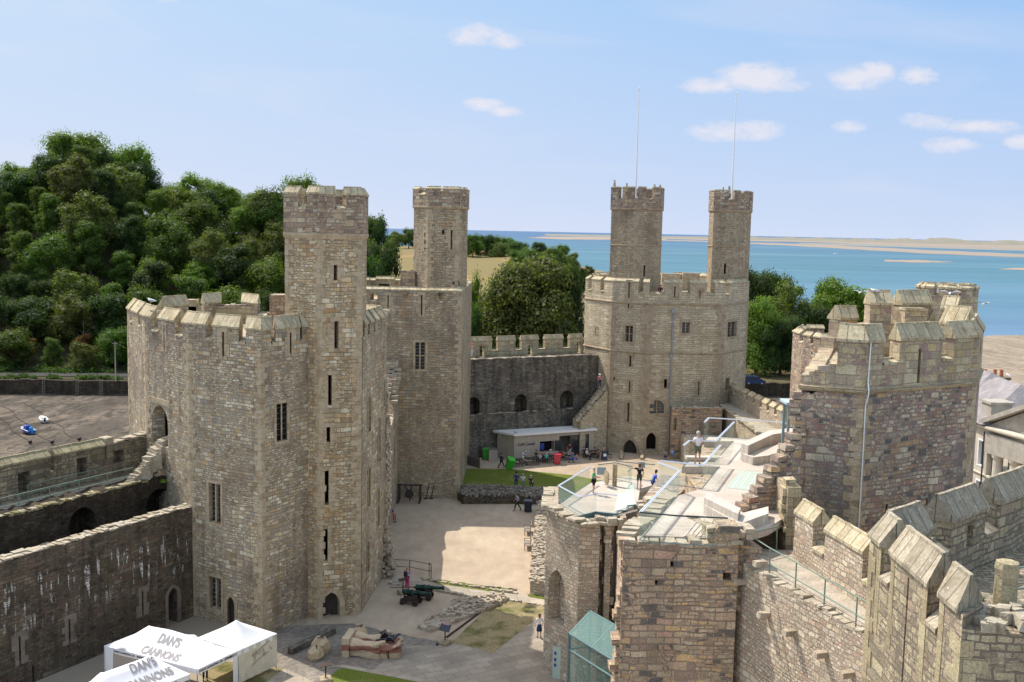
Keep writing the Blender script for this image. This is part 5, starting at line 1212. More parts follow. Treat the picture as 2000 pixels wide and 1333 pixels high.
def inner_platform():
    r = thing('ruined_gate_tower', 'broken half-tower of pale stone carrying a glass-edged viewing platform in the middle', 'tower', (4, 62, 0))
    Z = 10.2
    a = PY(1068, 986, 60.9); b1 = PZ(1132, 1018, Z); Za = a.z; c_ = PZ(1184, 1014, Z)
    rg = Ring([(a.x+.2, a.y+4.5), (a.x, a.y), (b1.x, b1.y), (b1.x+1.2, b1.y+.1)], False)
    hs = {1: [arch(rg.L(1)*.12, rg.L(1)*.62, 3.4, 6.7)]}
    bm = new()
    for i in range(3): face(bm, rg, i, cren(rg.L(i), -.2, (lambda u, i=i: lerp(Za, Z-.15, u/rg.L(1)) if i == 1 else (Za if i == 0 else Z-.15)), Z, [], .08, .4), hs.get(i, []), off1=.7)
    face(bm, rg, 1, rect(.1, rg.L(1)-.1, 0, Za-.5), off0=.75, off1=1.3)
    weld(bm); wob('wall', bm, M['wallfoot'], r)
    # broken vertical shafts and recessed back wall to the right
    b = new(); x = b1.x+1.0; y = b1.y
    for (dx, dy, w, z0, z1) in ((0, .1, .45, 0, Z-.2), (.75, .35, .35, 2, Z-.3), (1.5, .4, .4, 0, Z-.1), (3.1, 1.6, .6, 0, Z-.6)):
        prism(b, [(x+dx-w/2, y+dy), (x+dx+w/2, y+dy), (x+dx+w/2, y+dy+1.2), (x+dx-w/2, y+dy+1.2)], z0, z1)
        teeth(b, (x+dx+w/2, y+dy+.1), z0, z1, (1, 0), (0, 1), .35, .18, .4)
    prism(b, [(x-.4, y+1.2), (x+3.6, y+2.0), (x+3.6, y+3), (x-.4, y+2.4)], 0, Z-.3)
    wob('broken_shafts', b, M['wallfoot'], r)
    b = new(); Lab = (Vector(b1[:2])-Vector(a[:2])).length; stones_line(b, a, b1, lambda u: lerp(Za, Z, u/Lab)-.12, .9, .5, .18); stones_line(b, b1, (b1.x+2.2, b1.y+.4), Z-.2, .9, .45, .2, layers=2); stones_line(b, (a.x+.3, a.y+4), a, Za-.1, .8, .5, .18); wob('capping', b, M['rubble_cap'], r)
    # platform deck and undercroft
    pts = pxpoly([(1090, 988), (1132, 1009), (1163, 1001), (1204, 1005), (1245, 985), (1250, 955), (1285, 945), (1230, 930), (1205, 933), (1150, 945)], Z+.1)
    b = new(); prism(b, pts, Z-.2, Z+.1); wob('deck', b, M['deck'], r)
    ins = [(p.x*.9+4.9*.1, p.y*.9+66*.1) for p in pts]; b = new(); prism(b, ins, 0, Z-.21); wob('undercroft', b, M['wallfoot'], r)
    # green glass floor, steps and stair walls clad in boards
    b = new(); q = [(1200, 1000), (1206, 964), (1222, 962), (1224, 948), (1238, 946), (1240, 985), (1221, 992)]; sheet(b, pxpoly(q, Z+.12), Z+.12); wob('glass_floor_panel', b, plain('pale_green_stair_glass', (.46, .53, .43), .4, 0, .35), r)
    b = new(); w0 = PZ(1182, 1020, Z); w1 = PZ(1250, 990, Z); ln = Ring([(w0.x+.6, w0.y+.7), (w1.x, w1.y-1.0)], False)
    face(b, ln, 0, rect(0, ln.L(0), 5, Z+.1), [rect(ln.L(0)*.6, ln.L(0)*.95, Z-3.2, Z-2.0)], off1=.25); weld(b); wob('boarded_wall', b, M['larch_d'], r)
    b = new(); 
    for k, (px, py) in enumerate(((1165, 1003), (1204, 1006), (1221, 997), (1240, 988))):
        pass
    pp = pxpoly([(1132, 1009), (1163, 1001), (1204, 1006), (1206, 999), (1224, 998), (1226, 989), (1245, 987)], Z+.1)
    for p, q in zip(pp, pp[1:]): d = q-p; box(b, ((p.x+q.x)/2, (p.y+q.y)/2-.03, Z), (d.length+.05, .1, .32), math.atan2(d.y, d.x))
    wob('steel_edge', b, M['teal'], r)
    def B(pts, z, **k): railing(r, pxpoly(pts, z), z, **k)
    B([(1151, 945), (1090, 984), (1132, 1008), (1165, 1000), (1204, 1004)], Z+.1)
    B([(1168, 940), (1200, 936), (1234, 944), (1226, 954)], Z+.1, top='teal', strip=False)
    B([(1203, 933), (1278, 940)], Z+.1, top='teal', strip=False)
    b = new(); p = PZ(1200, 950, Z+.1); tube(b, (p.x, p.y, Z), (p.x, p.y, Z+1.6), .16, 12); wob('stone_drum', b, M['ashlar'], r)
    p = PZ(1193, 952, Z+.1); b = new(); lathe(b, (p.x-.35, p.y, Z+.75), (1, .2, 0), [(0, .48), (.02, .5), (.08, .5), (.1, .48)], 20); wob('round_panel', b, M['ashlar'], r)
    b = new(); p = PZ(1174, 944, Z+.1); box(b, (p.x, p.y-.1, Z+.95), (.6, .03, .5)); p = PZ(1252, 936, Z+.1); box(b, (p.x, p.y-.1, Z+1.1), (.45, .03, .4)); wob('info_panel', b, M['blue_panel'], r)
M['blue_panel'] = plain('grey_info_panel', (.25, .32, .36), .4)
inner_platform()

# ================= wall walk coming towards the camera
def near_walk():
    r = thing('curtain_wall', 'pinkish rubble curtain wall with a railed wall walk running down to the lower right corner', 'wall', (11, 37, 0))
    a = PZ(1440, 1096, 14); b1 = PZ(1722, 1260, 14); pA = PZ(1551, 1093, 14); pB = PZ(1722, 1211, 14)
    fl = Ring([(a.x, a.y), (b1.x+.05, b1.y)], False); L = fl.L(0)
    bm = new(); face(bm, fl, 0, cren(L, 0, 13.95, 14, [], .04, .4), [rect(L*.62, L*.66, 9.6, 10.2)], off1=1.2)
    prism(bm, [(a.x+.8, a.y+.9), (b1.x+.6, b1.y), (pB.x+1, pB.y), (pA.x+1.2, pA.y+1.5), (a.x+1, a.y+2)], 0, 13.9); wob('wall', bm, M['wallfoot'], r)
    b = new(); prism(b, [(a.x+.3, a.y+.2), (b1.x+.3, b1.y), (pB.x+.3, pB.y), (pA.x+.3, pA.y), (a.x+1.6, a.y+1.6)], 13.9, 14.0); wob('wall_walk', b, M['walk'], r)
    b = new(); stones_line(b, fl.pt(0, 0, .22, 0), fl.pt(0, L-.1, .22, 0), 13.93, .5, .34, .13); wob('capping', b, M['rubble_cap'], r)
    b = new()
    for px, py in ((1454, 1135), (1501, 1200), (1552, 1235), (1613, 1277), (1665, 1316), (1493, 1100)):
        u, z = fl.hit(0, px, py); q = fl.pt(0, u, -.2, z); stone(b, (q.x, q.y, q.z), (.28, .55, .22), math.atan2(b1.y-a.y, b1.x-a.x), .16, tilt=.04)
    wob('corbel', b, M['rubble'], r)
    # parapet on the field side (travel away from camera, inside to the left)
    pr = Ring([(pB.x+.75, pB.y), (pA.x+.75, pA.y+.4)], False); Lp = pr.L(0)
    inn = Ring([(pA.x, pA.y), (pB.x, pB.y)], False)
    ms = []
    for x0, x1, y0 in ((1555, 1591, 1030), (1615, 1692, 1065)):
        u0 = inn.hit(0, x0, y0)[0]; u1 = inn.hit(0, x1, y0+20)[0]; ms.append((u0, u1))
    W_ = Ring([(pA.x, pA.y+.2), (pB.x, pB.y-.1)], False); Lw = W_.L(0)
    frac = [(max(0, m_[0]/Lw), min(1, m_[1]/Lw)) for m_ in ms]+[(.99, 1)]
    wall_set(r, W_, 14, 14.85, 15.85, {0: frac[:2]}, {}, M['wallfoot'], th=.7, name='parapet', cop=.55, copmat='coping', over=.06)
    # green two-bar railing on the inner edge
    b = new(); st = [PZ(x, y, 14) for x, y in ((1457, 1092), (1502, 1123), (1553, 1153), (1609, 1187), (1671, 1225), (1730, 1262))]
    for p in st: tube(b, p, p+Vector((0, 0, 1.05)), .028, 8)
    for z in (.08, 1.05):
        for p, q in zip(st, st[1:]): tube(b, p+Vector((0, 0, z+.35 if z < .5 else z)), q+Vector((0, 0, z+.35 if z < .5 else z)), .026, 8)
    p = st[0]; tube(b, p+Vector((0, 0, 1.05)), p+Vector((1.5, 1.1, 1.05)), .026, 8); tube(b, p+Vector((1.5, 1.1, 0)), p+Vector((1.5, 1.1, 1.05)), .028, 8)
    wob('railing', b, M['green_rail'], r)
near_walk()

def near_tower():
    r = thing('castle_tower', 'nearest tower top in the lower right corner with big lichened coping merlons', 'tower', (14, 32, 0))
    K = [(23.2, 42.5), (11.67, 32.1), (11.67, 25.3), (18, 24.6)]
    rg = Ring(K, False); th = .9
    L0, L1 = rg.L(0), rg.L(1)
    # face 0 runs from the right end towards the corner; face 1 from the corner towards the camera
    def u0_at(p): return (Vector(p)-Vector(K[0])).dot((Vector(K[1])-Vector(K[0])).normalized())
    c0 = [u0_at(q) for q in ((19.5, 39.2), (17.15, 37.05), (16.3, 36.2), (14.25, 34.4), (13.25, 33.5))]
    m0 = [(c0[0]/L0-.1, c0[1]/L0), (c0[2]/L0, c0[3]/L0), ((c0[4]+.15)/L0, 1)]
    m1 = [(0, (32.1-31.1)/L1), ((32.1-30.25)/L1, (32.1-27.5)/L1), ((32.1-26.7)/L1, 1)]
    sl = rect(32.1-28.95, 32.1-28.83, 13.2, 17.2)
    b = new()
    face(b, rg, 0, cren(L0, 0, 16.4, 17.45, m0, .02), [rect((c0[2]+c0[3])/2-.4, (c0[2]+c0[3])/2+.1, 16.3, 17.2)], off1=th)
    face(b, rg, 1, cren(L1, 0, 16.4, 17.45, m1, .02), [sl], off1=th)
    face(b, rg, 2, cren(rg.L(2), 0, 17.1, 17.45, [], .05), off1=1.3)
    weld(b); prism(b, [rg.corner(0, .7), rg.corner(1, .7), (12.5, 26.2), (20, 25.6), (24, 36)], 0, 15.35)
    wob('wall', b, M['near'], r)
    def cp(*a):
        cb = new(); coping(cb, *a); wob('coping', cb, M['coping_n'], r)
    for i, ms, L in ((0, m0, L0), (1, m1[:2], L1)):
        for a, c_ in ms: cp(rg, i, a*L-(0 if a < .001 else .06), c_*L+(0 if c_ > .999 else .06), 17.46, th, .85, .1, .08)
    cp(rg, 1, m1[2][0]*L1-.06, L1-.25, 17.46, th, .8, .1, .08)
    for i, ms, L in ((0, m0, L0), (1, m1, L1)):
        for (p, q) in zip(ms, ms[1:]): cp(rg, i, p[1]*L+.07, q[0]*L-.07, 16.42, th, .42, .07, .05)
    b = new(); quoins(b, rg, 1, 8, 17.3, .5, (.35, .6), .012); wob('quoin_line', b, M['ashlar_n'], r); b = new(); quoins(b, rg, 2, 8, 16.9, .5, (.4, .7), .012); wob('quoin_line', b, M['ashlar_n'], r)
    for x0, x1 in (m1[0], m1[1], m1[2]):   # dressed ends of the merlons
        for e in (x0, x1):
            if e < .01 or e > .99: continue
            u = e*L1; s = 1 if e == x0 else -1; z = 14.6; b = new()
            while z < 17.3:
                hh = random.uniform(.4, .6); w = random.choice((.3, .42)); ua, ub = (u, u+w) if s > 0 else (u-w, u)
                face(b, rg, 1, rect(ua+.003*s, ub, z, min(17.4, z+hh)-.02), off0=-.015, off1=.1); z += hh
            wob('dressed_edge', b, M['ashlar_n'], r)
    # mortar-capped broken top, stub pillar and its rail
    b = new(); 
    for k in range(120):
        x = random.uniform(12.3, 17.5); y = random.uniform(25.2, 26.5); stone(b, (x, y, 17.22+random.uniform(-.07, .06)), (random.uniform(.25, .6), random.uniform(.25, .5), .3), random.random()*3, .3)
    wob('broken_top', b, M['rubble_n'], r)
    b = new(); p = V(1964, 1150, 26.9); lathe(b, (p.x, p.y, 16.3), (0, 0, 1), [(0, .36), (.3, .33), (1.7, .30), (1.9, .33), (2.08, .30), (2.12, .16)], 8); wob('stub_pillar', b, M['ashlar_n'], r)
    b = new()
    for z in (18.15, 17.55): tube(b, (p.x+.2, p.y+.1, z), (p.x+4, p.y+1.3, z+.25), .03, 8)
    wob('railing', b, M['green_rail'], r)
    b = new(); rr = random.Random(5)
    for k in range(40): ball(b, (rr.uniform(13.2, 15.5), rr.uniform(30, 33.5), 15.4), .18, 1, (1, 1, .5), .3)
    tag(wob('moss', b, M['lawn'], r), kind='stuff')
M['near'] = masonry('near_tower_stone', [(.33, .29, .225), (.38, .335, .26), (.28, .245, .195), (.35, .29, .24), (.40, .36, .28), (.31, .275, .225), (.26, .225, .185)], (.13, .115, .095), (.62, .3), seed=14, gain=.78, dist=.06, msize=.03, bump=.09, streak=.3)
M['ashlar_n'] = masonry('near_ashlar', [(.35, .31, .225), (.39, .35, .26), (.31, .27, .20), (.37, .32, .235)], (.16, .14, .1), (1.4, .7), seed=15, gain=.74, dist=.01, msize=.01, bump=.05, streak=.35, rubble=0)
M['coping_n'] = coping_mat('lichened_coping', [(.23, .19, .135), (.31, .265, .19), (.38, .335, .25), (.27, .23, .165)], .52)
M['rubble_n'] = rough_stone('mortar_rubble', [(.30, .26, .19), (.40, .35, .26), (.48, .43, .34), (.36, .31, .22)], 2.5, .06)
near_tower()

# ================= the long ward walls at the left
def left_walls():
    r = thing('ward_wall', 'dark low ward wall with white streaks and arrow slits behind the gazebos', 'wall', (-26, 62, 0))
    a = PZ(0, 1098, 7.8); c_ = PZ(371, 990, 7.8); d = (c_-a).normalized(); a = a-d*14; c2 = c_+d*.6
    rg = Ring([a, c2], False); L = rg.L(0); hs = []
    for q in ((134, 1210, 137, 1252), (277, 1155, 280, 1198), (37, 1244, 40, 1292), (63, 1300, 67, 1333)): hs.append(hole_px(rg, 0, *q, 'rect', .12))
    dr = hole_px(rg, 0, 328, 1148, 348, 1222, 'arch'); hs.append(dr)
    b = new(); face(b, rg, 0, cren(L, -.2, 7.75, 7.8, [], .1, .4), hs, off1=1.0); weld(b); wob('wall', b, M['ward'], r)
    for h in hs[:3]: slit(r, rg, 0, h, 'rubble_w')
    b = new(); face(b, rg, 0, grow(dr, .22), [grow(dr, -.004)], off0=-.05, off1=.12); wob('door_surround', b, M['rubble_w'], r)
    b = new(); stones_line(b, rg.pt(0, 0, .5, 0), rg.pt(0, L, .5, 0), 7.72, 1.0, .42, .12); wob('capping', b, M['rubble_cap'], r)
    # wall 2 carries the walk; wall 3 is the outer parapet
    s = thing('curtain_wall', 'broad outer curtain wall at far left with dark arches, wall walk and green railing', 'wall', (-30, 66, 0))
    n = Vector((-d.y, d.x, 0)); a2 = a+n*3.6; c3 = c2+n*3.6+d*1.0
    r2 = Ring([a2, c3], False); L2 = r2.L(0); hs = [hole_px(r2, 0, *q, 'rarch') for q in ((135, 992, 187, 1060), (286, 955, 334, 1010), (337, 924, 360, 1000))]
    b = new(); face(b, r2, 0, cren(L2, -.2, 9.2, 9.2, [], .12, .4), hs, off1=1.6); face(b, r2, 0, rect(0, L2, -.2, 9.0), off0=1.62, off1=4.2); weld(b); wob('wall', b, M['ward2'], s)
    b = new(); stones_line(b, r2.pt(0, 0, .25, 0), r2.pt(0, L2-2.5, .25, 0), 9.15, .6, .4, .14); wob('capping', b, M['rubble_moss'], s)
    b = new(); prism(b, [tuple(r2.pt(0, 0, .7, 0)[:2]), tuple(r2.pt(0, L2, .7, 0)[:2]), tuple(r2.pt(0, L2, 3.2, 0)[:2]), tuple(r2.pt(0, 0, 3.2, 0)[:2])], 9.0, 9.06); wob('wall_walk', b, M['walk'], s)
    # broken steps rising to the tower door
    b = new()
    for k in range(16):
        p = r2.pt(0, L2-2.9+k*.22, .7, 9.2+k*.17); stone(b, (p.x+random.uniform(-.15, .15), p.y, p.z-.4), (.7, random.uniform(.6, 1.1), 1.2), math.atan2(d.y, d.x)+random.uniform(-.2, .2), .3)
    wob('broken_steps', b, M['rubble_cap'], s)
    r3 = Ring([a+n*6.6-d*0, c2+n*6.6+d*3.2], False); L3 = r3.L(0)
    ms = merl_px(r3, 0, [(None, 98), (107, 205), (208, None)], 885)
    hs = {0: [hole_px(r3, 0, *q) for q in ((35, 922, 60, 962), (150, 895, 171, 930), (221, 880, 243, 905))]}
    bm = new(); face(bm, r3, 0, cren(L3, 8, 10.5, 11.5, ms, .04), hs[0], off1=.8); face(bm, r3, 0, rect(0, L3, -10.5, 10.2), off0=.82, off1=1.6); face(bm, r3, 0, cren(L3, 10.22, 10.45, 11.4, ms, .0), off0=.81, off1=1.3); weld(bm); wob('parapet', bm, M['ashlar_s'], s)  # last slab is added so no bright sky shows through the openings
    for a_, b_ in ms[:2]: cb = new(); coping(cb, r3, 0, a_*L3, b_*L3, 11.5, .8, .45, .1); wob('coping', cb, M['coping_g'], s)
    b = new(); stones_line(b, r3.pt(0, ms[2][0]*L3, .4, 0), r3.pt(0, L3, .4, 0), lambda u: 11.45+u*.06, .8, .5, .12); p = r3.pt(0, ms[2][0]*L3+.3, .4, 0); box(b, (p.x, p.y, 11.75), (.7, .8, .5), math.atan2(d.y, d.x), bev=.04); wob('parapet_capping', b, M['rubble_cap'], s)
    b = new(); k = 0
    st = []
    for px, py in ((0, 998), (52, 977), (112, 950), (170, 933), (225, 920), (275, 910)): p = r2.pt(0, r2.hit(0, px, py+30)[0], .75, 9.05); st.append(p); tube(b, p, p+Vector((0, 0, 1.1)), .03, 6)
    p = r2.pt(0, 2, .75, 9.05); st = [p]+st
    for z in (.55, 1.1):
        for p, q in zip(st, st[1:]): tube(b, p+Vector((0, 0, z)), q+Vector((0, 0, z)), .028, 6)
    st2 = [r2.pt(0, r2.hit(0, px, py)[0], 2.3, 9.05) for px, py in ((100, 965), (170, 945), (240, 925))]
    for p in st2: tube(b, p, p+Vector((0, 0, 1.1)), .03, 6)
    for z in (.55, 1.1):
        for p, q in zip(st2, st2[1:]): tube(b, p+Vector((0, 0, z)), q+Vector((0, 0, z)), .028, 6)
    wob('railing', b, M['green_rail'], s)
M['rubble_w'] = rough_stone('dark_dressed_stone', [(.14, .115, .09), (.20, .165, .13), (.24, .20, .16), (.17, .14, .11)])
M['rubble_moss'] = rough_stone('mossy_capping', [(.16, .14, .06), (.28, .24, .13), (.42, .37, .27), (.22, .20, .07)], 1.2)
M['ashlar_s'] = masonry('dark_parapet_stone', [(.19, .165, .13), (.23, .20, .16), (.16, .14, .115), (.26, .225, .17), (.21, .18, .145)], (.11, .095, .075), (.6, .33), seed=16, stain=(.5, .6), streak=.5)  # darker palette for the outer parapet at far left
left_walls()

# ================= low ruined foundations in the court
def foundations():
    def bank(name, label, px, z, mt, w_z=0, size=.4, n=None, lift=.0, cat='wall'):
        r = thing(name, label, cat); pts = pxpoly(px, 0); b = new(); prism(b, [(p.x, p.y) for p in pts], 0, z); wob('wall_core', b, M[mt], r)
        xs = [p.x for p in pts]; ys = [p.y for p in pts]; poly = [(p.x, p.y) for p in pts]; b = new(); smat = 'rubble_d' if mt in ('ward',) else 'rubble'; cnt = n or int((max(xs)-min(xs))*(max(ys)-min(ys))*5)
        for k in range(cnt):
            x = random.uniform(min(xs), max(xs)); y = random.uniform(min(ys), max(ys))
            if pip((x, y), poly): stone(b, (x, y, z+random.uniform(-.05, .12)+lift), (random.uniform(.3, .8)*size*2, random.uniform(.3, .6)*size*2, random.uniform(.15, .35)), random.uniform(-.5, .5), .35)
        wob('stones', b, M[smat], r)
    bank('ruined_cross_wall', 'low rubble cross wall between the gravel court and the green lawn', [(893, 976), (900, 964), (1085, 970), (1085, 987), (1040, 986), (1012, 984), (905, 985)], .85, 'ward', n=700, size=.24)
    bank('ruined_wall_base', 'wide grey rubble wall base beside the two benches', [(1035, 1160), (1050, 1000), (1095, 995), (1088, 1170)], .9, 'wallfoot', n=2300, size=.28)
    bank('ruined_footing', 'low L-shaped stone footing edging the dry grass', [(815, 1228), (905, 1172), (985, 1165), (995, 1172), (960, 1190), (842, 1236)], .22, 'rubble', n=420, size=.28)
    bank('ruined_footing', 'small stub of stone footing near the cannons', [(884, 1182), (900, 1177), (955, 1188), (950, 1194), (890, 1190)], .3, 'rubble', n=70, size=.28)
    r = thing('rubble_kerb', 'straggling line of small stones along the grass verge', 'stones'); b = new()
    for (a, c_) in (((820, 1132), (1008, 1160)), ((945, 1146), (1005, 1153)), ((800, 1146), (985, 1178)), ((985, 1172), (1075, 1186)), ((760, 1140), (800, 1150))):
        A = PZ(*a, 0); C = PZ(*c_, 0); stones_line(b, A, C, 0, .3, .3, .16, keep=.75)
    wob('stones', b, M['rubble'], r)
    r = thing('timber_edging', 'dark thin board edging beside the dry grass', 'edging'); b = new()
    for (a, c_) in (((852, 1262), (976, 1170)),):
        A = PZ(*a, 0); C = PZ(*c_, 0); d = C-A; box(b, ((A.x+C.x)/2, (A.y+C.y)/2, .07), (d.length, .06, .14), math.atan2(d.y, d.x))
    wob('board', b, M['oak'], r)
foundations()

# ================= town building on the right
def town():
    r = thing('court_building', 'classical stone building with columns, pediment and grey slate roofs beyond the right tower', 'building', (48, 98, 0))
    cream = M['cream']; d = Vector((.24, -.97)); A = V(1932, 840, 97)   # facade line going towards the camera
    rg = Ring([(A.x-.5, 108), (A.x, 97), (A.x+d.x*14, 97+d.y*14)], False)
    # lit side block behind
    b = new(); hs = [rect(1.5+2.6*k, 2.5+2.6*k, z, z+h) for k in range(4) for z, h in ((1, 2.6), (5.2, 2.4))]
    face(b, rg, 0, rect(0, rg.L(0), -4, 8.9), hs, off1=.5); face(b, rg, 0, rect(0, rg.L(0), -4, 8.8), off0=.9, off1=1.2); weld(b); wob('wall', b, cream, r)
    for h in hs:
        b = new(); face(b, rg, 0, h, off0=.3, off1=.34); w = wob('window', b, M['slate_dark'], r)
        b = new(); face(b, rg, 0, grow(h, .13), [grow(h, -.01)], off0=-.05, off1=.3); wob('window_frame', b, M['white'], r).parent = w
    b = new()
    for i in (0, 1): band(b, rg, i, 9.1, .5, .5); band(b, rg, i, 4.4, .25, .15)
    wob('cornice', b, cream, r)
    # portico: columns in front of a dark recess
    b = new(); face(b, rg, 1, rect(0, rg.L(1), -4, 7.4), off0=2.2, off1=2.5); wob('portico_wall', b, cream, r)
    for k in range(6):
        p = rg.pt(1, 1.0+k*2.3, .35, 0); b = new(); lathe(b, (p.x, p.y, -1), (0, 0, 1), [(0, .62), (.3, .62), (.35, .52), (7.2, .43), (7.3, .5), (7.5, .58), (7.7, .58)], 14); wob('column', b, cream, r)
    b = new(); face(b, rg, 1, rect(-.2, rg.L(1), 6.7, 8.6), off0=-.25, off1=1.0)
    L = rg.L(1); apex = L/2
    face(b, rg, 1, [(-.4, 9.3), (L, 9.3), (L*.5, 12.6)], off0=.2, off1=1.5)
    for s, (u0, u1) in ((0, (-.9, apex)), ):
        for k in range(12):
            ua = u0+(u1-u0)*k/12; ub = u0+(u1-u0)*(k+1)/12; za = 9.3+3.4*k/12; zb = 9.3+3.4*(k+1)/12
            face(b, rg, 1, [(ua, za), (ub, zb), (ub, zb+.45), (ua, za+.45)], off0=-.5, off1=1.2)
    weld(b); wob('pediment', b, M['cream_d'], r)
    # slate roofs
    b = new(); x0 = A.x; 
    def hip(x0, y0, x1, y1, z0, z1, e=.5):
        cx0, cx1 = x0+(y1-y0)*.0+ (x1-x0)*.45, x0+(x1-x0)*.55; cy0 = y0+(y1-y0)*.3; cy1 = y0+(y1-y0)*.7
        v = [bm.verts.new(q) for q in ((x0-e, y0-e, z0), (x1+e, y0-e, z0), (x1+e, y1+e, z0), (x0-e, y1+e, z0), ((x0+x1)/2, cy0, z1), ((x0+x1)/2, cy1, z1))]
        for f in ((0, 1, 4), (1, 2, 5, 4), (2, 3, 5), (3, 0, 4, 5), (3, 2, 1, 0)): bm.faces.new([v[i] for i in f])
    bm = new(); hip(x0-.3, 97.5, x0+10, 110, 9.4, 12.8); hip(x0+1, 108, x0+14, 125, 8.6, 12.4); wob('roof', bm, M['slate'], r); b.free()
    b = new(); p = PY(1925, 800, 99); box(b, (x0+1.3, 98.5, 10.4), (2.0, 2.0, 1.8)); box(b, (x0+1.3, 98.5, 11.4), (2.3, 2.3, .25)); box(b, (x0+3.6, 99, 10.0), (1.4, 1.4, 1.2)); wob('roof_box', b, M['cream_d'], r)
    b = new(); tube(b, rg.pt(0, rg.L(0)-.3, -.3, -3), rg.pt(0, rg.L(0)-.3, -.3, 8.7), .08, 8); wob('drainpipe', b, M['dark_steel'], r)
    # chimney stack with pots
    r2 = thing('chimney_stack', 'broad stone chimney stack with four orange pots beyond the right tower', 'chimney', (52, 115, 0))
    a = V(1912, 760, 115); c_ = V(1970, 760, 115); z1 = PY(1940, 737, 115).z
    b = new(); prism(b, [(a.x, 115), (c_.x, 115), (c_.x, 116.4), (a.x, 116.4)], -4, z1-.3); 
    for k in (1, 2): x = a.x+(c_.x-a.x)*k/3; box(b, (x, 114.96, z1-1.4), (.12, .06, 1.6))
    wob('stack', b, M['stack'], r2); b = new(); box(b, ((a.x+c_.x)/2, 115.7, z1-.15), (c_.x-a.x+.35, 1.75, .28), bev=.04); wob('cap', b, M['stack'], r2)
    for t in (.12, .26, .6, .82):
        b = new(); x = a.x+(c_.x-a.x)*t; lathe(b, (x, 115.7, z1), (0, 0, 1), [(0, .24), (.6, .17), (.66, .22), (.8, .2), (.8, .12), (.5, .12)], 12); wob('chimney_pot', b, M['terracotta'], r2)
M['cream'] = plain('cream_stucco', (.50, .45, .37), .85, 0, .2, .12, 1.5); M['cream_d'] = plain('grey_stone_dressing', (.36, .33, .28), .85, 0, .2, .2, 1.5)
M['slate'] = paving('slate_roof', [(.27, .25, .25), (.31, .28, .28), (.25, .23, .235)], .5, .3, 0, (.17, .16, .16), .01); M['stack'] = masonry('soot_stone', [(.15, .13, .10), (.19, .165, .13), (.13, .115, .09)], (.09, .08, .07), (.6, .3), seed=17)
M['terracotta'] = plain('terracotta', (.42, .14, .07), .8, 0, .2, .15)
town()
# ------------------------------------------------------------------ trees
def crown_mesh(name, seed, h=12, w=10, n_lobes=26, leaves=3600, leaf=.42, shape='round', mt='leaf'):
    rnd = random.Random(seed); bm = new(); n_lobes = int(n_lobes*1.6); leaves = int(leaves*2.0); leaf *= .68
    lobes = []
    for k in range(n_lobes):
        a = rnd.random()*6.283; t = rnd.random()
        if shape == 'round': z = h*(.16+.78*t); r = w*.5*math.sqrt(max(.05, 1-((z/h-.5)/.52)**2))*rnd.uniform(.45, .9)
        elif shape == 'tall': z = h*(.16+.78*t); r = w*.5*(1-.75*abs(z/h-.4))*rnd.uniform(.3, .85)
        else: z = h*(.5+.42*t); r = w*.5*rnd.uniform(.3, 1.0)*(1.05-.4*t)
        s = rnd.choice((.09, .12, .15, .19, .23))*rnd.uniform(.85, 1.15)*w*(.85 if shape == 'tall' else 1)
        lobes.append((Vector((r*math.cos(a), r*math.sin(a), z)), s))
    lobes.append((Vector((0, 0, h*.55)), w*.24)); lobes.append((Vector((0, 0, h*.86)), w*.16))
    for c_, s in lobes:                       # a shaded inner mass per limb
        n0 = len(bm.verts); ball(bm, c_, s*(.55 if n_lobes < 100 else .36), 1, (1, 1, .8), .3)
    tot = sum(s*s for _, s in lobes)
    for c_, s in lobes:
        for k in range(int(leaves*s*s/tot)):
            d = Vector((rnd.gauss(0, 1), rnd.gauss(0, 1), rnd.gauss(0, 1)+.25)).normalized()
            q = c_+Vector((d.x, d.y, d.z*.82))*s*rnd.uniform(.62, 1.0+.35*rnd.random()**2)
            nn = (d+Vector((rnd.uniform(-.8, .8), rnd.uniform(-.8, .8), rnd.uniform(-.3, .9)))).normalized()
            u = nn.orthogonal().normalized(); u.rotate(Matrix.Rotation(rnd.random()*6.28, 3, nn)); v = nn.cross(u)
            l = leaf*rnd.uniform(.6, 1.35)
            vs = [bm.verts.new(q+u*l*a_+v*l*b_) for a_, b_ in ((-.55, -.1), (.0, -.5), (.6, .05), (.05, .5))]
            bm.faces.new(vs)
    me = bpy.data.meshes.new(name); bm.to_mesh(me); bm.free(); me.materials.append(M[mt]); return me
def trunk_mesh(name, seed, h=8, r=.35):
    rnd = random.Random(seed); bm = new(); p = Vector((0, 0, -.4)); k = 0; pts = [(p, r*1.25)]
    for k in range(5): p = p+Vector((rnd.uniform(-.25, .25), rnd.uniform(-.25, .25), h/5)); pts.append((p, r*(1-.13*(k+1))))
    for (a, ra), (b, rb) in zip(pts, pts[1:]): tube(bm, a, b, ra, 8, rb, cap=False)
    for k in range(7):
        a, ra = pts[rnd.randint(2, 5)]; an = rnd.random()*6.28; l = rnd.uniform(2, 4); b = a+Vector((math.cos(an)*l*.7, math.sin(an)*l*.7, l*.75)); tube(bm, a, b, ra*.5, 6, .05)
    me = bpy.data.meshes.new(name); bm.to_mesh(me); bm.free(); me.materials.append(M['bark']); return me
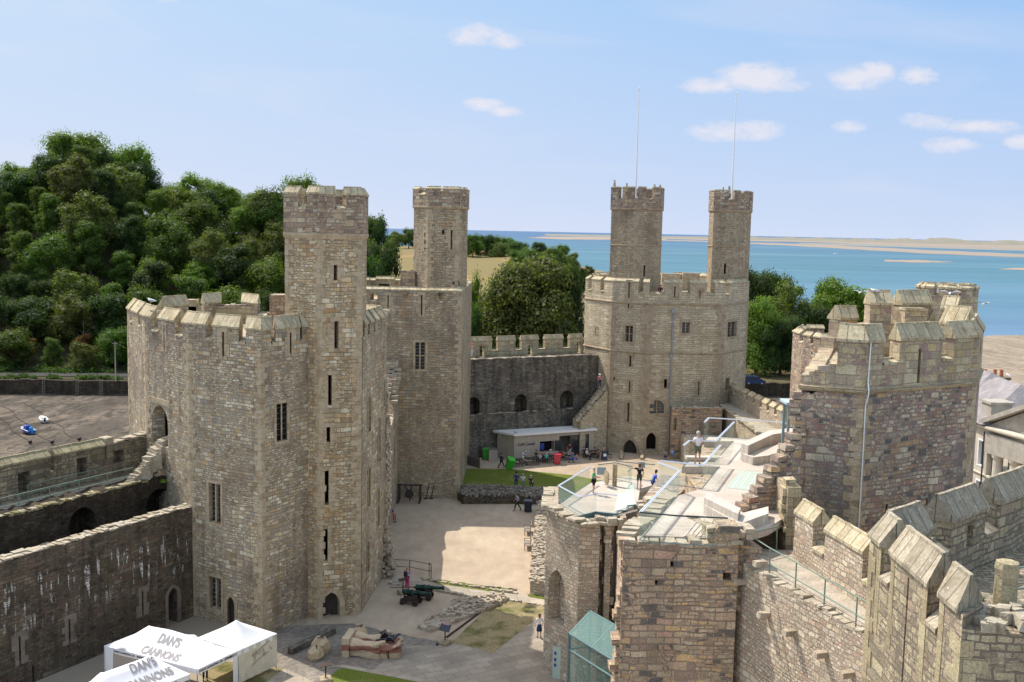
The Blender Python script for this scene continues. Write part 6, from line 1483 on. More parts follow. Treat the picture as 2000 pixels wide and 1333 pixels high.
CM = {
 'a': crown_mesh('crown', 1, 12, 10.5, 30, 5200, .40, 'round', 'leaf'), 'b': crown_mesh('crown', 2, 11, 11, 26, 5200, .42, 'round', 'leaf_d'),
 'c': crown_mesh('crown', 3, 12, 9.5, 28, 5200, .38, 'round', 'leaf_l'), 'd': crown_mesh('crown', 4, 13, 8, 34, 5000, .38, 'tall', 'leaf_d'),
 'e': crown_mesh('crown', 5, 12, 10.5, 30, 5200, .40, 'round', 'leaf_o'), 'f': crown_mesh('crown', 6, 12.5, 9, 34, 5000, .38, 'tall', 'leaf'),
 'g': crown_mesh('crown', 8, 11, 13, 22, 4200, .42, 'flat', 'leaf_l'), 'G': crown_mesh('crown', 12, 27, 18.5, 90, 21000, .78, 'round', 'leaf_o'), 'r': crown_mesh('crown', 9, 6, 6, 14, 1800, .3, 'round', 'leaf_r')}
TM = [trunk_mesh('trunk', k) for k in range(3)]
def tree(kind, x, y, z, s, label, group=None, name='tree', sz=None, cat='tree'):
    r = thing(name, label, cat, (x, y, z), random.random()*6.28, group); r.scale = (s, s, sz or s)
    for nm, me in (('trunk', TM[random.randrange(3)]), ('crown', CM[kind])):
        o = bpy.data.objects.new(nm, me); COL.objects.link(o); o.parent = r
    return r
def tree_px(kind, px, ytop, yb, Y, label, group=None, width=None, name='tree'):
    """crown spanning ytop..; base on the land at distance Y"""
    p = PY(px, ytop, Y); z = height(p.x, Y)-.3; H = {'a': 12, 'b': 11, 'c': 12, 'd': 13, 'e': 12, 'f': 12.5, 'g': 11, 'r': 6, 'G': 27}[kind]*1.0
    sz = (p.z-z)/(H*1.02); W_ = {'a': 10.5, 'b': 11, 'c': 9.5, 'd': 8, 'e': 10.5, 'f': 9, 'g': 13, 'r': 6, 'G': 18.5}[kind]
    s = (width*Y/2000/W_) if width else sz
    return tree(kind, p.x, Y, z, s, label, group, name, sz)
rt = random.Random(21)
LAB = {'a': 'mid-green broadleaf tree in the wooded hillside at left', 'b': 'dark green rounded tree in the wooded hillside at left', 'c': 'bright green tree in the wooded hillside at left', 'd': 'dark narrow tall tree in the wooded hillside at left',
       'e': 'olive green tree in the wooded hillside at left', 'f': 'mid-green narrow tree in the wooded hillside at left', 'g': 'pale flat-topped tree on the wooded hill at left', 'r': 'rusty red bush among the hillside trees at left'}
cnt = 0
KN = {'a': 'mid-green round', 'b': 'dark green round', 'c': 'bright green', 'd': 'dark narrow', 'e': 'olive green', 'f': 'green narrow'}
COLN = [(-.47, 'at the left photo edge'), (-.435, 'left below the hilltop'), (-.40, 'straight below the hilltop tree'), (-.37, 'right below the hilltop'), (-.335, 'above the tower\'s left corner'), (-.30, 'above the parapet\'s left part'), (-.26, 'above the parapet\'s middle'), (-.22, 'left of the stair turret'), (9, 'by the stair turret')]
ROWN = ['at the hill foot', 'low on the hillside', 'midway up the hillside', 'high on the hillside', 'near the hill skyline', 'on the hill skyline']
y = 237.0; row = 0
while y < 330:
    r_ = -.60+rt.uniform(0, .04)
    while r_ < -.125:
        x = r_*y; yy = y+rt.uniform(-3, 3)
        kind = rt.choice('aaccceefd' if r_ > -.36 or row < 1 else 'aabbceffd'); s = rt.uniform(.8, 1.45)*(.75 if row == 0 else 1)
        if height(x, yy) > -7.3:
            col_ = next(n for lim, n in COLN if r_ < lim)
            t_ = tree(kind, x, yy, height(x, yy)-.8, s*rt.uniform(.9, 1.15), KN[kind]+' tree '+ROWN[min(5, row)]+', '+col_, 'trees of the wooded hillside', 'hillside_tree', s); cnt += 1
        r_ += rt.uniform(7.5, 10.5)*(.6+.4*s)/y
    y += 10.5; row += 1
for px, py, Y in ((160, 560, 240), (48, 585, 238), (25, 640, 236), (650, 372, 300)):
    if px == 650: continue
    p = PY(px, py, Y); tree('r', p.x, Y, height(p.x, Y)+2, .8, {160: 'rusty red bush, rightmost of three low among the hillside trees', 48: 'rusty red bush, middle of three low among the hillside trees', 25: 'rusty red bush, leftmost of three low among the hillside trees'}[px], 'rusty bushes among the hillside trees', 'bush', cat='bush')
tree_px('g', 150, 262, 0, 318, 'tallest round tree crowning the wooded hilltop', width=130, name='hilltop_tree')
tree_px('g', 262, 289, 0, 316, 'thin flat-topped tree on the skyline right of the hilltop', width=75, name='hilltop_tree')
tree_px('g', 586, 350, 0, 325, 'spreading tree whose flat top shows above the left turret', width=80, name='hilltop_tree')
tree_px('a', 520, 366, 0, 300, 'round tree on the skyline just left of the tall turret', width=90, name='hilltop_tree')
# dark trees just right of the left turret
tree_px('b', 732, 425, 0, 300, 'dark tall tree on the skyline just right of the left turret', width=60)
tree_px('b', 745, 474, 0, 270, 'dark broad tree between the two left turrets', width=90)
tree_px('b', 715, 500, 0, 262, 'dark tree low down right behind the left turret', width=80)
# behind the curtain wall
tree_px('G', 1035, 506, 0, 200, 'very large olive spreading tree behind the curtain wall', width=185, name='great_tree')
tree_px('b', 1112, 522, 0, 205, 'dark tree touching the left side of the great far tower', width=70)
tree_px('c', 922, 542, 0, 205, 'bright green tree in the gap beside the second tower', width=50)
tree_px('b', 915, 600, 0, 195, 'dark shaded tree beside the second tower', width=65)
tree_px('a', 965, 560, 0, 215, 'mid-green tree at the left edge of the great olive tree', width=70)
tree_px('b', 1090, 560, 0, 212, 'dark tree at the right edge of the great olive tree', width=80)
# hedgerow trees across the fields
far = [(775, 446, 800, 'e', 30), (798, 447, 820, 'a', 34), (925, 460, 640, 'a', 40), (948, 463, 660, 'b', 46), (968, 464, 700, 'a', 38), (990, 466, 720, 'a', 40), (912, 466, 650, 'b', 30), (1012, 476, 600, 'b', 44), (1052, 470, 610, 'b', 34), (1030, 488, 520, 'a', 50), (1085, 486, 540, 'a', 46),
       (1010, 492, 500, 'a', 40), (1070, 498, 470, 'b', 50), (1098, 480, 700, 'a', 30), (1118, 492, 600, 'e', 34), (1140, 492, 640, 'a', 26), (1131, 508, 520, 'd', 34), (1172, 508, 560, 'b', 38), (1112, 510, 480, 'a', 36), (1090, 512, 430, 'e', 50), (975, 478, 640, 'a', 40), (1000, 470, 760, 'e', 40), (1150, 500, 720, 'e', 26), (820, 449, 830, 'b', 30), (760, 450, 810, 'a', 24)]
ORD = ['leftmost', 'second', 'third', 'fourth', 'fifth', 'sixth', 'seventh', 'eighth', 'ninth', 'tenth', 'eleventh', 'twelfth']
FARL = {}
for kd_, nm_ in (('a', 'mid-green'), ('b', 'dark'), ('d', 'dark pointed'), ('e', 'olive')):
    for n_, k_ in enumerate(sorted((i for i, f_ in enumerate(far) if f_[3] == kd_), key=lambda i: far[i][0])):
        FARL[k_] = ORD[n_]+' of the '+nm_+' distant hedgerow trees, counted from the left'
for k, (px, yt, Y, kd, w) in enumerate(far):
    p = PY(px, yt, Y); z = height(p.x, Y); H = w*Y/2000*.85; Hk = {'a': 12, 'b': 11, 'd': 13, 'e': 12}[kd]; s = w*Y/2000/{'a': 10.5, 'b': 11, 'd': 8, 'e': 10.5}[kd]
    zt = p.z; zb = min(z, zt-H) if zt-z > H*1.3 else z
    tree(kd, p.x, Y, zt-s*Hk*.95 if zt-s*Hk*.95 < z else z, s, FARL[k], 'distant hedgerow trees', 'hedgerow_tree')
# right of the far tower
right = [(1478, 528, 290, 'b', 70, 'dark tree just behind the right turret of the far tower'), (1540, 548, 265, 'e', 90, 'large olive-brown tree right of the far tower'), (1483, 585, 250, 'c', 75, 'bright green low tree beside the far tower above the parked van'),
         (1520, 536, 300, 'b', 60, 'dark pine-like tree behind the olive-brown tree'), (1585, 600, 262, 'b', 90, 'dark shaded tree between the olive-brown and the bright tree'), (1655, 552, 270, 'c', 110, 'big bright green tree left of the right tower'), (1620, 545, 330, 'b', 44, 'small dark dome-shaped tree near the water'),
         (1698, 580, 275, 'c', 70, 'bright green tree partly behind the right tower'), (1610, 580, 275, 'c', 60, 'pale green tree left of the big bright tree'), (1530, 620, 250, 'b', 80, 'dark tree above the road left of the squat tower'), (1560, 640, 248, 'b', 60, 'shaded tree beside the squat tower'), (1630, 620, 262, 'a', 80, 'mid-green tree behind the squat tower'), (1500, 640, 247, 'b', 50, 'dark small tree low beside the far tower')]
for px, yt, Y, kd, w, lb in right: tree_px(kd, px, yt, 0, Y, lb, width=w*1.25, name='tree')
same = {}
for o_ in COL.objects:
    if o_.get('category') == 'tree' and o_.get('group') == 'trees of the wooded hillside': same.setdefault(o_['label'], []).append(o_)
ORD2 = {2: ['left', 'right'], 3: ['left', 'middle', 'right'], 4: ['leftmost', 'second', 'third', 'rightmost']}
for lb_, os_ in same.items():
    if len(os_) > 1:
        os_.sort(key=lambda q: q.location.x/q.location.y)
        for k_, o_ in enumerate(os_):
            nm_ = ORD2[len(os_)][k_] if len(os_) in ORD2 else ORD[k_]
            o_['label'] = nm_+' '+lb_.replace(' tree ', ' tree of '+str(len(os_))+' ', 1)
def shrubs(name, spec, label, mt='leaf', leaf=.18):
    bm = new(); rnd = random.Random(4)
    for (c_, s, n) in spec:
        for k in range(n):
            d = Vector((rnd.gauss(0, 1), rnd.gauss(0, 1), abs(rnd.gauss(0, 1)))).normalized(); q = Vector(c_)+Vector((d.x*s, d.y*s, d.z*s*.8))*rnd.uniform(.4, 1.1)
            u = Vector((rnd.gauss(0, 1), rnd.gauss(0, 1), rnd.gauss(0, 1))).normalized(); v = u.orthogonal().normalized(); l = leaf*rnd.uniform(.6, 1.4)
            bm.faces.new([bm.verts.new(q+u*l*a+v*l*b) for a, b in ((-.5, 0), (0, -.4), (.5, 0), (0, .4))])
    return tag(ob(name, bm, M[mt], recalc=False, uv=False), label, kind='stuff')
sp = []
for k in range(230):
    x = rt.uniform(-150, 40); sp.append(((x, bank_y(x)+rt.uniform(1, 3.5), -7.1), rt.uniform(.4, 1.3), 60))
for k in range(150):
    x = rt.uniform(-150, -20); yy = bank_y(x)+rt.uniform(11, 16); sp.append(((x, yy, height(x, yy)), rt.uniform(.8, 2.2), 60))
shrubs('undergrowth', sp, 'bushes and weeds along the river bank', 'leaf_d', .42)  # dark leaf colour stands in for shade under the hillside trees
sp = [((q.x, q.y, z), s, 50) for q, z, s in ((PZ(1283, 905+45, 15), 12.75, .45), (PZ(318, 935, 9.3), 9.0, .3), (PZ(300, 930, 9.3), 9.1, .3))]
shrubs('wall_plants', sp, 'small plants rooted in the wall tops', 'leaf_l', .12)
# ------------------------------------------------------------------ objects
def text_mesh(s, size, depth=0.0, font_align='CENTER', off=.035):
    cu = bpy.data.curves.new('t', 'FONT'); cu.body = s; cu.size = size; cu.align_x = font_align; cu.align_y = 'CENTER'; cu.extrude = depth; cu.offset = size*(.012 if s.startswith('Caffi') else .035)
    o = bpy.data.objects.new('t', cu); me = bpy.data.meshes.new_from_object(o); bpy.data.objects.remove(o); bpy.data.curves.remove(cu); return me
def lettering(s, size, to_world, mt, parent, sub=None):
    me = text_mesh(s, size); bm = new(); bm.from_mesh(me); bpy.data.meshes.remove(me)
    if sub: bmesh.ops.subdivide_edges(bm, edges=bm.edges, cuts=sub, use_grid_fill=True)
    for v in bm.verts: v.co = to_world(v.co.x, v.co.y)
    return wob('lettering', bm, mt, parent, recalc=False)
M['canvas'] = plain('white_canvas', (.80, .79, .79), .75, 0, .2, .04, 2)
M['canvas_in'] = plain('cream_canvas_panel', (.62, .57, .44), .8, 0, .2, .12, 2)
M['grey_print'] = plain('grey_print', (.36, .33, .32), .8, 0, .1)
M['black_print'] = plain('black_print', (.03, .03, .04), .8, 0, .1)
M['cafe_roof'] = plain('white_roof_edge', (.78, .76, .72), .5, 0, .3, .05)
M['green_bin'] = plain('bright_green_plastic', (.05, .42, .03), .4, 0, .5)
M['dark_plastic'] = plain('dark_plastic', (.02, .025, .04), .4, 0, .5); M['red_plastic'] = plain('pinkish_red_plastic', (.55, .04, .07), .45, 0, .5)
M['wood'] = planks('weathered_teak', (.27, .24, .20), (.36, .32, .27), .08)
M['verdigris'] = plain('green_bronze', (.012, .036, .025), .45, .5, .5, .5, 8); M['iron'] = plain('rusty_black_iron', (.05, .028, .022), .6, .3, .4, .5, 6)  # green bronze darkened to hold the court's shade in its colour
M['skin'] = plain('skin', (.52, .31, .22), .6, 0, .3); M['skin2'] = plain('tanned_skin', (.42, .24, .16), .6, 0, .3)
M['boat_blue'] = plain('blue_hull', (.02, .06, .30), .3, 0, .5); M['tarp'] = plain('blue_cover', (.03, .28, .55), .7, 0, .2, .2); M['hull_w'] = plain('white_hull', (.68, .68, .66), .3, 0, .5, .06); M['tarp_g'] = plain('grey_boat_cover', (.42, .42, .38), .8, 0, .2, .2)
M['feather'] = plain('white_feathers', (.78, .78, .76), .8, 0, .1); M['feather_g'] = plain('grey_wing', (.38, .40, .43), .8, 0, .1); M['beak'] = plain('yellow_beak', (.6, .4, .05), .5)

# ---- gazebos
def gazebo(label, corners, ridge, zE=2.25, zP=3.45, texts=(), panels=(), legs=True, valtext=()):
    """corners: four eave corners (2D, going round); ridge: one or two peak points (2D)"""
    cs = [Vector(p) for p in corners]; cen = sum(cs, Vector((0, 0)))/4
    r = thing('gazebo', label, 'gazebo', (cen.x, cen.y, 0), 0, 'white pop-up gazebos'); rd = [Vector(p) for p in ridge]
    def H(p):
        # sagging cloth: height falls from the ridge to the eaves
        p = Vector(p)
        if len(rd) == 1: near = rd[0]
        else:
            a, b = rd; t = max(0, min(1, (p-a).dot(b-a)/(b-a).length_squared)); near = a+(b-a)*t
        # distance to the border along the ray from the ridge
        d = p-near; 
        if d.length < 1e-5: return zP
        best = 1e9
        for i in range(4):
            a, b = cs[i], cs[(i+1) % 4]; e = b-a; den = d.x*e.y-d.y*e.x
            if abs(den) < 1e-9: continue
            t = ((a.x-near.x)*e.y-(a.y-near.y)*e.x)/den
            if t > 1e-6: best = min(best, t)
        f = min(1, 1/best); sag = .12*math.sin(f*math.pi)
        return zP+(zE-zP)*f-sag*.9
    b = new(); poly = [tuple(p) for p in cs]; ex = []; n = 13
    for i in range(1, n):
        for j in range(1, n):
            p = cs[0].lerp(cs[1], i/n).lerp(cs[3].lerp(cs[2], i/n), j/n); ex.append(p)
    bord = []
    for i in range(4):
        for k in range(10): bord.append(cs[i].lerp(cs[(i+1) % 4], k/10))
    v2, fs = tri([tuple(p) for p in bord], (), ex+rd)
    vs = [b.verts.new((v.x, v.y, H(v))) for v in v2]
    for f in fs: b.faces.new([vs[k] for k in f])
    w = wob('canopy', b, M['canvas'], r, smooth=True)
    b = new()
    for i in range(4):
        a, c_ = cs[i], cs[(i+1) % 4]
        for k in range(10):
            p, q = a.lerp(c_, k/10), a.lerp(c_, (k+1)/10); s0 = .02*math.sin(k*2.1); s1 = .02*math.sin((k+1)*2.1)
            b.faces.new([b.verts.new(x) for x in ((p.x, p.y, H(p)+.01), (q.x, q.y, H(q)+.01), (q.x, q.y, H(q)-.30+s1), (p.x, p.y, H(p)-.30+s0))])
    weld(b); wob('valance', b, M['canvas'], r)
    for c_ in cs:
        b = new(); d = (cen-c_).normalized()*.06; box(b, (c_.x+d.x, c_.y+d.y, zE/2-.02), (.05, .05, zE), 0); wob('leg', b, M['galv'], r)
    for (s, size, o, ux, uy, mt) in texts:
        o = Vector(o); ux = Vector(ux).normalized(); uy = Vector(uy).normalized()
        lettering(s, size, lambda x, y: Vector(((o+ux*x+uy*y).x, (o+ux*x+uy*y).y, H(o+ux*x+uy*y)+.035)), mt, r, 2)
    for (s, size, i, t, flip) in valtext:
        a, c_ = cs[i], cs[(i+1) % 4]; d = (c_-a).normalized()*(1 if not flip else -1); nrm = Vector((d.y, -d.x)); mid = a.lerp(c_, t)
        lettering(s, size, lambda x, y: Vector((mid.x+d.x*x+nrm.x*.03, mid.y+d.y*x+nrm.y*.03, zE-.15+y-.0)), M['black_print'], r)
    for (i, mt, z0, t0, t1) in panels:
        a, c_ = cs[i].lerp(cs[(i+1) % 4], t0), cs[i].lerp(cs[(i+1) % 4], t1); b = new(); n = 16; prev = None
        for k in range(n+1):
            p = a.lerp(c_, k/n); nn = Vector((-(c_-a).y, (c_-a).x)).normalized()*(.03*math.sin(k*1.9)); cur = [b.verts.new((p.x+nn.x, p.y+nn.y, z0)), b.verts.new((p.x, p.y, zE-.05))]
            if prev: b.faces.new((prev[0], cur[0], cur[1], prev[1]))
            prev = cur
        wob('side_panel', b, M[mt], r)
    return r, H
g3 = [PZ(541, 1238, 2.25), PZ(465, 1272, 2.25), PZ(386, 1246, 2.25)]; g3 = [Vector(p[:2]) for p in g3]; g3.append(g3[0]+g3[2]-g3[1])
p3 = sum(g3, Vector((0, 0)))/4
gz, _ = gazebo('square white gazebo at the right end of the row, with cream side panel', g3, [PZ(461, 1211, 3.45)[:2]], panels=[(0, 'canvas_in', .25, 0, .98)])
def ghost(o, ux, s, z):   # reversed print showing through the cream panel
    b = new()
    for (x, y, w, h, a) in ((-.1, .35, 1.5, .10, -.35), (-.55, .05, .08, .5, .2), (.15, .05, .08, .5, -.3), (-.2, -.25, 1.4, .08, -.3), (.7, .1, .3, .08, .8)):
        c_ = o+ux*x; box(b, (c_.x, c_.y, z+y), (w, .01, h), math.atan2(ux.y, ux.x), ry=a)
    me_t = Vector((.05, .0))
    return b
ux = (g3[0]-g3[1]).normalized(); nn = Vector((ux.y, -ux.x)); mid = g3[1].lerp(g3[0], .6)+nn*.04
wob('print', ghost(mid, ux, 1, 1.45), M['panel_print'] if 'panel_print' in M else plain('faded_panel_print', (.40, .36, .27), .8), gz)
lettering('CAN', .34, lambda x, y: Vector((mid.x-ux.x*(x+.45), mid.y-ux.y*(x+.45), 1.62+y)), plain('faded_print', (.42, .38, .29), .8), gz)
c1 = [Vector(PZ(203, 1262, 2.25)[:2]), Vector(PZ(386, 1308, 2.25)[:2]), Vector(PZ(464, 1272, 2.25)[:2])]; c1.append(c1[0]+c1[2]-c1[1])
r1 = [Vector(PZ(291, 1222, 3.45)[:2]), Vector(PZ(380, 1240, 3.45)[:2])]
ax = (c1[1]-c1[0]).normalized(); up = (c1[3]-c1[0]).normalized(); o1 = Vector(PZ(322, 1261, 2.85)[:2])
gazebo('long white gazebo between the other two, DAN\'S CANNONS printed on its roof', c1, r1, texts=[("DAN'S", .56, o1+up*.33, ax, up, M['grey_print']), ("CANNONS", .56, o1-up*.33, ax, up, M['grey_print'])],
       valtext=[("DAN'S CANNONS LTD - 07999881263", .16, 0, .3, False), ("DAN'S CANNONS LTD - 07999881263", .17, 1, .5, False)], panels=[(3, 'canvas', 0.1, 0, 1), (0, 'canvas', .1, 0, .1), (1, 'canvas', .1, .88, 1.0)])
e0 = Vector(PZ(291, 1280, 3.45)[:2]); e1 = Vector(PZ(196, 1314, 3.45)[:2]); a2 = (e1-e0).normalized(); b2 = Vector((a2.y, -a2.x)); b2 = b2 if b2.x < 0 else -b2
cc = (e0+e1)/2; c2 = [cc-a2*3-b2*1.5, cc+a2*3-b2*1.5, cc+a2*3+b2*1.5, cc-a2*3+b2*1.5]
c2 = [c2[3], c2[2], c2[1], c2[0]]
o2 = Vector(PZ(287, 1312, 2.9)[:2]); 
gazebo('long white gazebo cut by the bottom photo edge, DAN\'S CANNONS on its roof', c2, [e0, e1], texts=[("DAN'S", .55, o2+(-b2*-.0)+b2*.33, -a2, b2, M['grey_print']), ("CANNONS", .55, o2-b2*.33, -a2, b2, M['grey_print'])], valtext=[("DAN'S CANNONS LTD - 07999881263", .17, 2, .62, False)])
b = new(); 

# ---- cafe
def cafe():
    r = thing('cafe_kiosk', 'low timber-clad cafe kiosk with a white flat roof against the dark wall', 'cafe', (5, 122, 0))
    fl = PZ(1005, 851, 3.0); fr = PZ(1160, 840, 3.0); bl = Vector((fl.x-2.0, fl.y+1.5)); d = Vector((fr.x-fl.x, fr.y-fl.y)); L = d.length; d.normalize(); n = Vector((-d.y, d.x))
    F = [Vector(fl[:2]), Vector(fr[:2]), Vector(fr[:2])+n*1.9, Vector(fl[:2])+n*2.2]; F[3] = Vector((fl.x-1.8, fl.y+1.2))+n*.6
    rg = Ring(F); hs = {0: [hole_px(rg, 0, 1054, 862, 1083, 882), hole_px(rg, 0, 1093, 850, 1149, 892)]}
    b = new()
    for i in range(4): face(b, rg, i, rect(0, rg.L(i), 0, 2.95), hs.get(i, []), off1=.15)
    weld(b); wob('wall', b, M['larch'], r)
    R_ = Ring([rg.corner(k, -.3) for k in range(4)]); b = new(); prism(b, [tuple(R_.v[k]) for k in range(4)], 2.96, 3.2); wob('roof', b, M['cafe_roof'], r)
    b = new(); sheet(b, [rg.corner(k, .1) for k in range(4)], .05); wob('floor', b, M['larch_d'], r)
    h = hs[0][1]; us = [p[0] for p in h]; zs = [p[1] for p in h]; u0, u1, z0, z1 = min(us), max(us), min(zs), max(zs)
    b = new(); um = u0+(u1-u0)*.36; face(b, rg, 0, rect(um, u1, z0+.05, z1), off0=.05, off1=.08); wob('glazed_door', b, M['slate_dark'], r)
    b = new()
    for u in (u0, um, um+(u1-um)*.5, u1): face(b, rg, 0, rect(u-.05, u+.05, z0, z1), off0=-.02, off1=.04)
    face(b, rg, 0, rect(u0, u1, z1-.08, z1), off0=-.021, off1=.041); wob('door_frame', b, M['dark_steel'], r)
    b = new(); h = hs[0][0]; face(b, rg, 0, h, off0=.6, off1=.65); wob('serving_hatch', b, M['black'], r)
    us = [p[0] for p in h]; zs = [p[1] for p in h]
    for s, (ua, ub) in enumerate(((min(us)-.0, min(us)-.0), (max(us), max(us)+.85))):
        if ua == ub: continue
        b = new(); face(b, rg, 0, rect(ua+.03, ub, min(zs), max(zs)), off0=-.06, off1=-.01); wob('shutter', b, M['dark_steel'], r)
    b = new(); face(b, rg, 0, rect(min(us)+.1, min(us)+.8, min(zs)+.15, max(zs)-.3), off0=.4, off1=.42); wob('menu_board', b, M['boat_blue'], r)
    o, z = rg.hit(0, 1028, 868)
    lettering('Caffi Castell', .46, lambda x, y: rg.pt(0, o+x, -.03, z+y), M['black_print'], r)
    for px in (980, 996, 997): pass
    b = new(); 
    for t in (.2, .75): p = rg.pt(3, rg.L(3)*t, -.06, 2.6); ball(b, p, .08, 1)
    wob('wall_lamp', b, M['white'], r)
cafe()
def picnic(px, py, label, wood='wood', rz=.3, s=1):
    p = PZ(px, py, 0); r = thing('picnic_table', label, 'table', p, rz, 'cafe tables')
    b = new(); box(b, (0, 0, .74), (1.8*s, .75, .05)); ob('tabletop', b, M[wood], r)
    for sd in (-1, 1): b = new(); box(b, (0, sd*.72, .44), (1.7*s, .28, .05)); ob('bench_seat', b, M[wood], r)
    for sx in (-1, 1):
        b = new(); box(b, (sx*.7*s, 0, .68), (.06, .7, .08)); box(b, (sx*.7*s, 0, .38), (.06, 1.6, .08)); tube(b, (sx*.7*s, -.28, .7), (sx*.7*s, -.55, 0), .04, 6); tube(b, (sx*.7*s, .28, .7), (sx*.7*s, .55, 0), .04, 6); ob('leg', b, M[wood], r)
    return r
M['dark_wood'] = plain('dark_table', (.05, .045, .04), .6, 0, .3, .3)
picnic(1006, 910, 'dark cafe table left of the seated man in white', 'dark_wood'); picnic(1038, 907, 'dark cafe table right of the seated man in white', 'dark_wood', .2)
picnic(1068, 902, 'dark cafe table under the serving hatch where the person in teal sits', 'dark_wood', .3); picnic(1108, 897, 'pale cafe table in front of the glazed cafe door', 'wood', .25, .7); picnic(1154, 893, 'dark-topped cafe table at the right end of the kiosk', 'dark_wood', .3)
def chair(px, py, label, mt, rz):
    p = PZ(px, py, 0); r = thing('cafe_chair', label, 'chair', p, rz); b = new(); box(b, (0, 0, .45), (.45, .45, .05), bev=.01); ob('seat', b, M[mt], r)
    b = new(); box(b, (0, .22, .7), (.45, .04, .5), bev=.01); ob('backrest', b, M[mt], r)
    for x in (-.2, .2):
        for y in (-.2, .2): b = new(); tube(b, (x, y, .45), (x*1.15, y*1.15, 0), .018, 6); ob('leg', b, M['dark_steel'], r)
M['orange'] = plain('orange_plastic', (.65, .12, .02), .45, 0, .4)
chair(1095, 900, 'orange cafe chair left of the glazed door', 'orange', -1.2); chair(1190, 895, 'black cafe chair right of the menu stand', 'dark_plastic', 1.2)
def wheelie(px, py, label, mt, h=1.35, w=.85, tilt=0, rz=0, group=None):
    p = PZ(px, py, 0); r = thing('wheelie_bin', label, 'bin', p, rz, group); r.rotation_euler = (tilt, tilt*.6, rz)
    b = new(); lo = .36*w; hi = .48*w; v = [b.verts.new(q) for q in ((-lo, -lo, .08), (lo, -lo, .08), (lo, lo, .08), (-lo, lo, .08), (-hi, -hi, h-.12), (hi, -hi, h-.12), (hi, hi, h-.12), (-hi, hi, h-.12))]
    for f in ((3, 2, 1, 0), (0, 1, 5, 4), (1, 2, 6, 5), (2, 3, 7, 6), (3, 0, 4, 7), (4, 5, 6, 7)): b.faces.new([v[i] for i in f])
    box(b, (0, 0, h-.14), (hi*2.1, hi*2.1, .06)); ob('body', b, M[mt], r)
    b = new(); box(b, (0, -.02, h-.05), (hi*2.08, hi*2.16, .09), bev=.03); tube(b, (-hi*.8, hi*1.1, h-.03), (hi*.8, hi*1.1, h-.03), .025, 8); ob('lid', b, M[mt], r)
    for s in (-1, 1): b = new(); tube(b, (s*hi*.9-.03, lo, .11), (s*hi*.9+.03, lo, .11), .11, 14); ob('wheel', b, M['dark_plastic'], r)
wheelie(993, 916, 'bright green wheelie bin tipped back on its wheels by the walking person', 'green_bin', 1.35, .85, .32, .3)
wheelie(950, 897, 'bright green bin standing beside a wooden box at the foot of the dark wall', 'green_bin', 1.3, .9)
wheelie(1088, 907, 'pinkish red bin standing between the cafe tables', 'red_plastic', 1.25, .85)
wheelie(1031, 1000, 'dark blue-black litter bin near the rubble wall in the court', 'dark_plastic', 1.15, .85)
def simple(name, label, cat, parts, loc=(0, 0, 0), rz=0, group=None):
    r = thing(name, label, cat, loc, rz, group)
    for nm, b, mt in parts: ob(nm, b, M[mt], r)
    return r
p = PZ(963, 900, 0); b = new(); box(b, (0, 0, .7), (1.0, .9, 1.4), bev=.02); b2_ = new(); box(b2_, (0, 0, 1.44), (1.1, 1.0, .06)); simple('bin_store', 'plain wooden box between the green bin and the cafe kiosk', 'box', [('body', b, 'larch'), ('lid', b2_, 'larch_d')], p)
p0 = PZ(905, 905, 0); p1 = PZ(938, 915, 0); b = new(); d = p1-p0; box(b, ((p0.x+p1.x)/2, (p0.y+p1.y)/2, .55), (d.length, .12, 1.1), math.atan2(d.y, d.x)); r = thing('timber_screen', 'low grey board screen at the foot of the second tower', 'screen'); wob('boards', b, M['larch_d'], r); b = new(); box(b, (p1.x, p1.y, .6), (.14, .14, 1.2)); wob('post', b, M['larch'], r)
def aboard(px, py, label, mt='dark_plastic', h=1.1):
    p = PZ(px, py, 0); parts = []
    for s in (-1, 1): b = new(); box(b, (0, s*.18, h/2), (.6, .03, h), rx=s*.22); parts.append(('panel', b, mt))
    b = new(); box(b, (0, -.25, h*.6), (.36, .01, .3), rx=-.22); parts.append(('notice', b, 'white'))
    simple('menu_stand', label, 'sign', parts, p, .2)
aboard(1180, 899, 'black menu stand with a white notice at the right end of the cafe')
p = PZ(1323, 876, 0); b = new(); box(b, (0, 0, 1.35), (.7, .08, 1.9)); b2_ = new(); tube(b2_, (0, -.06, .95), (0, -.05, .95), .2, 16); b3 = new(); box(b3, (0, 0, .22), (.9, .6, .44), bev=.03)
M['maroon'] = plain('maroon_panel', (.12, .02, .06), .5); simple('sign_panel', 'tall maroon sign with white disc beside the arched tower door', 'sign', [('panel', b, 'maroon'), ('disc', b2_, 'white'), ('plinth', b3, 'ashlar')], p, -.1)
p = PZ(1078, 1284, 0); b = new(); box(b, (0, 0, 1.25), (.3, .08, 2.3)); b2_ = new(); box(b2_, (0, 0, .05), (.5, .4, .1)); simple('sign_panel', 'narrow mauve banner sign standing against the ruined gate tower', 'sign', [('panel', b, 'mauve') if 'mauve' in M else ('panel', b, 'maroon'), ('foot', b2_, 'ashlar')], p)
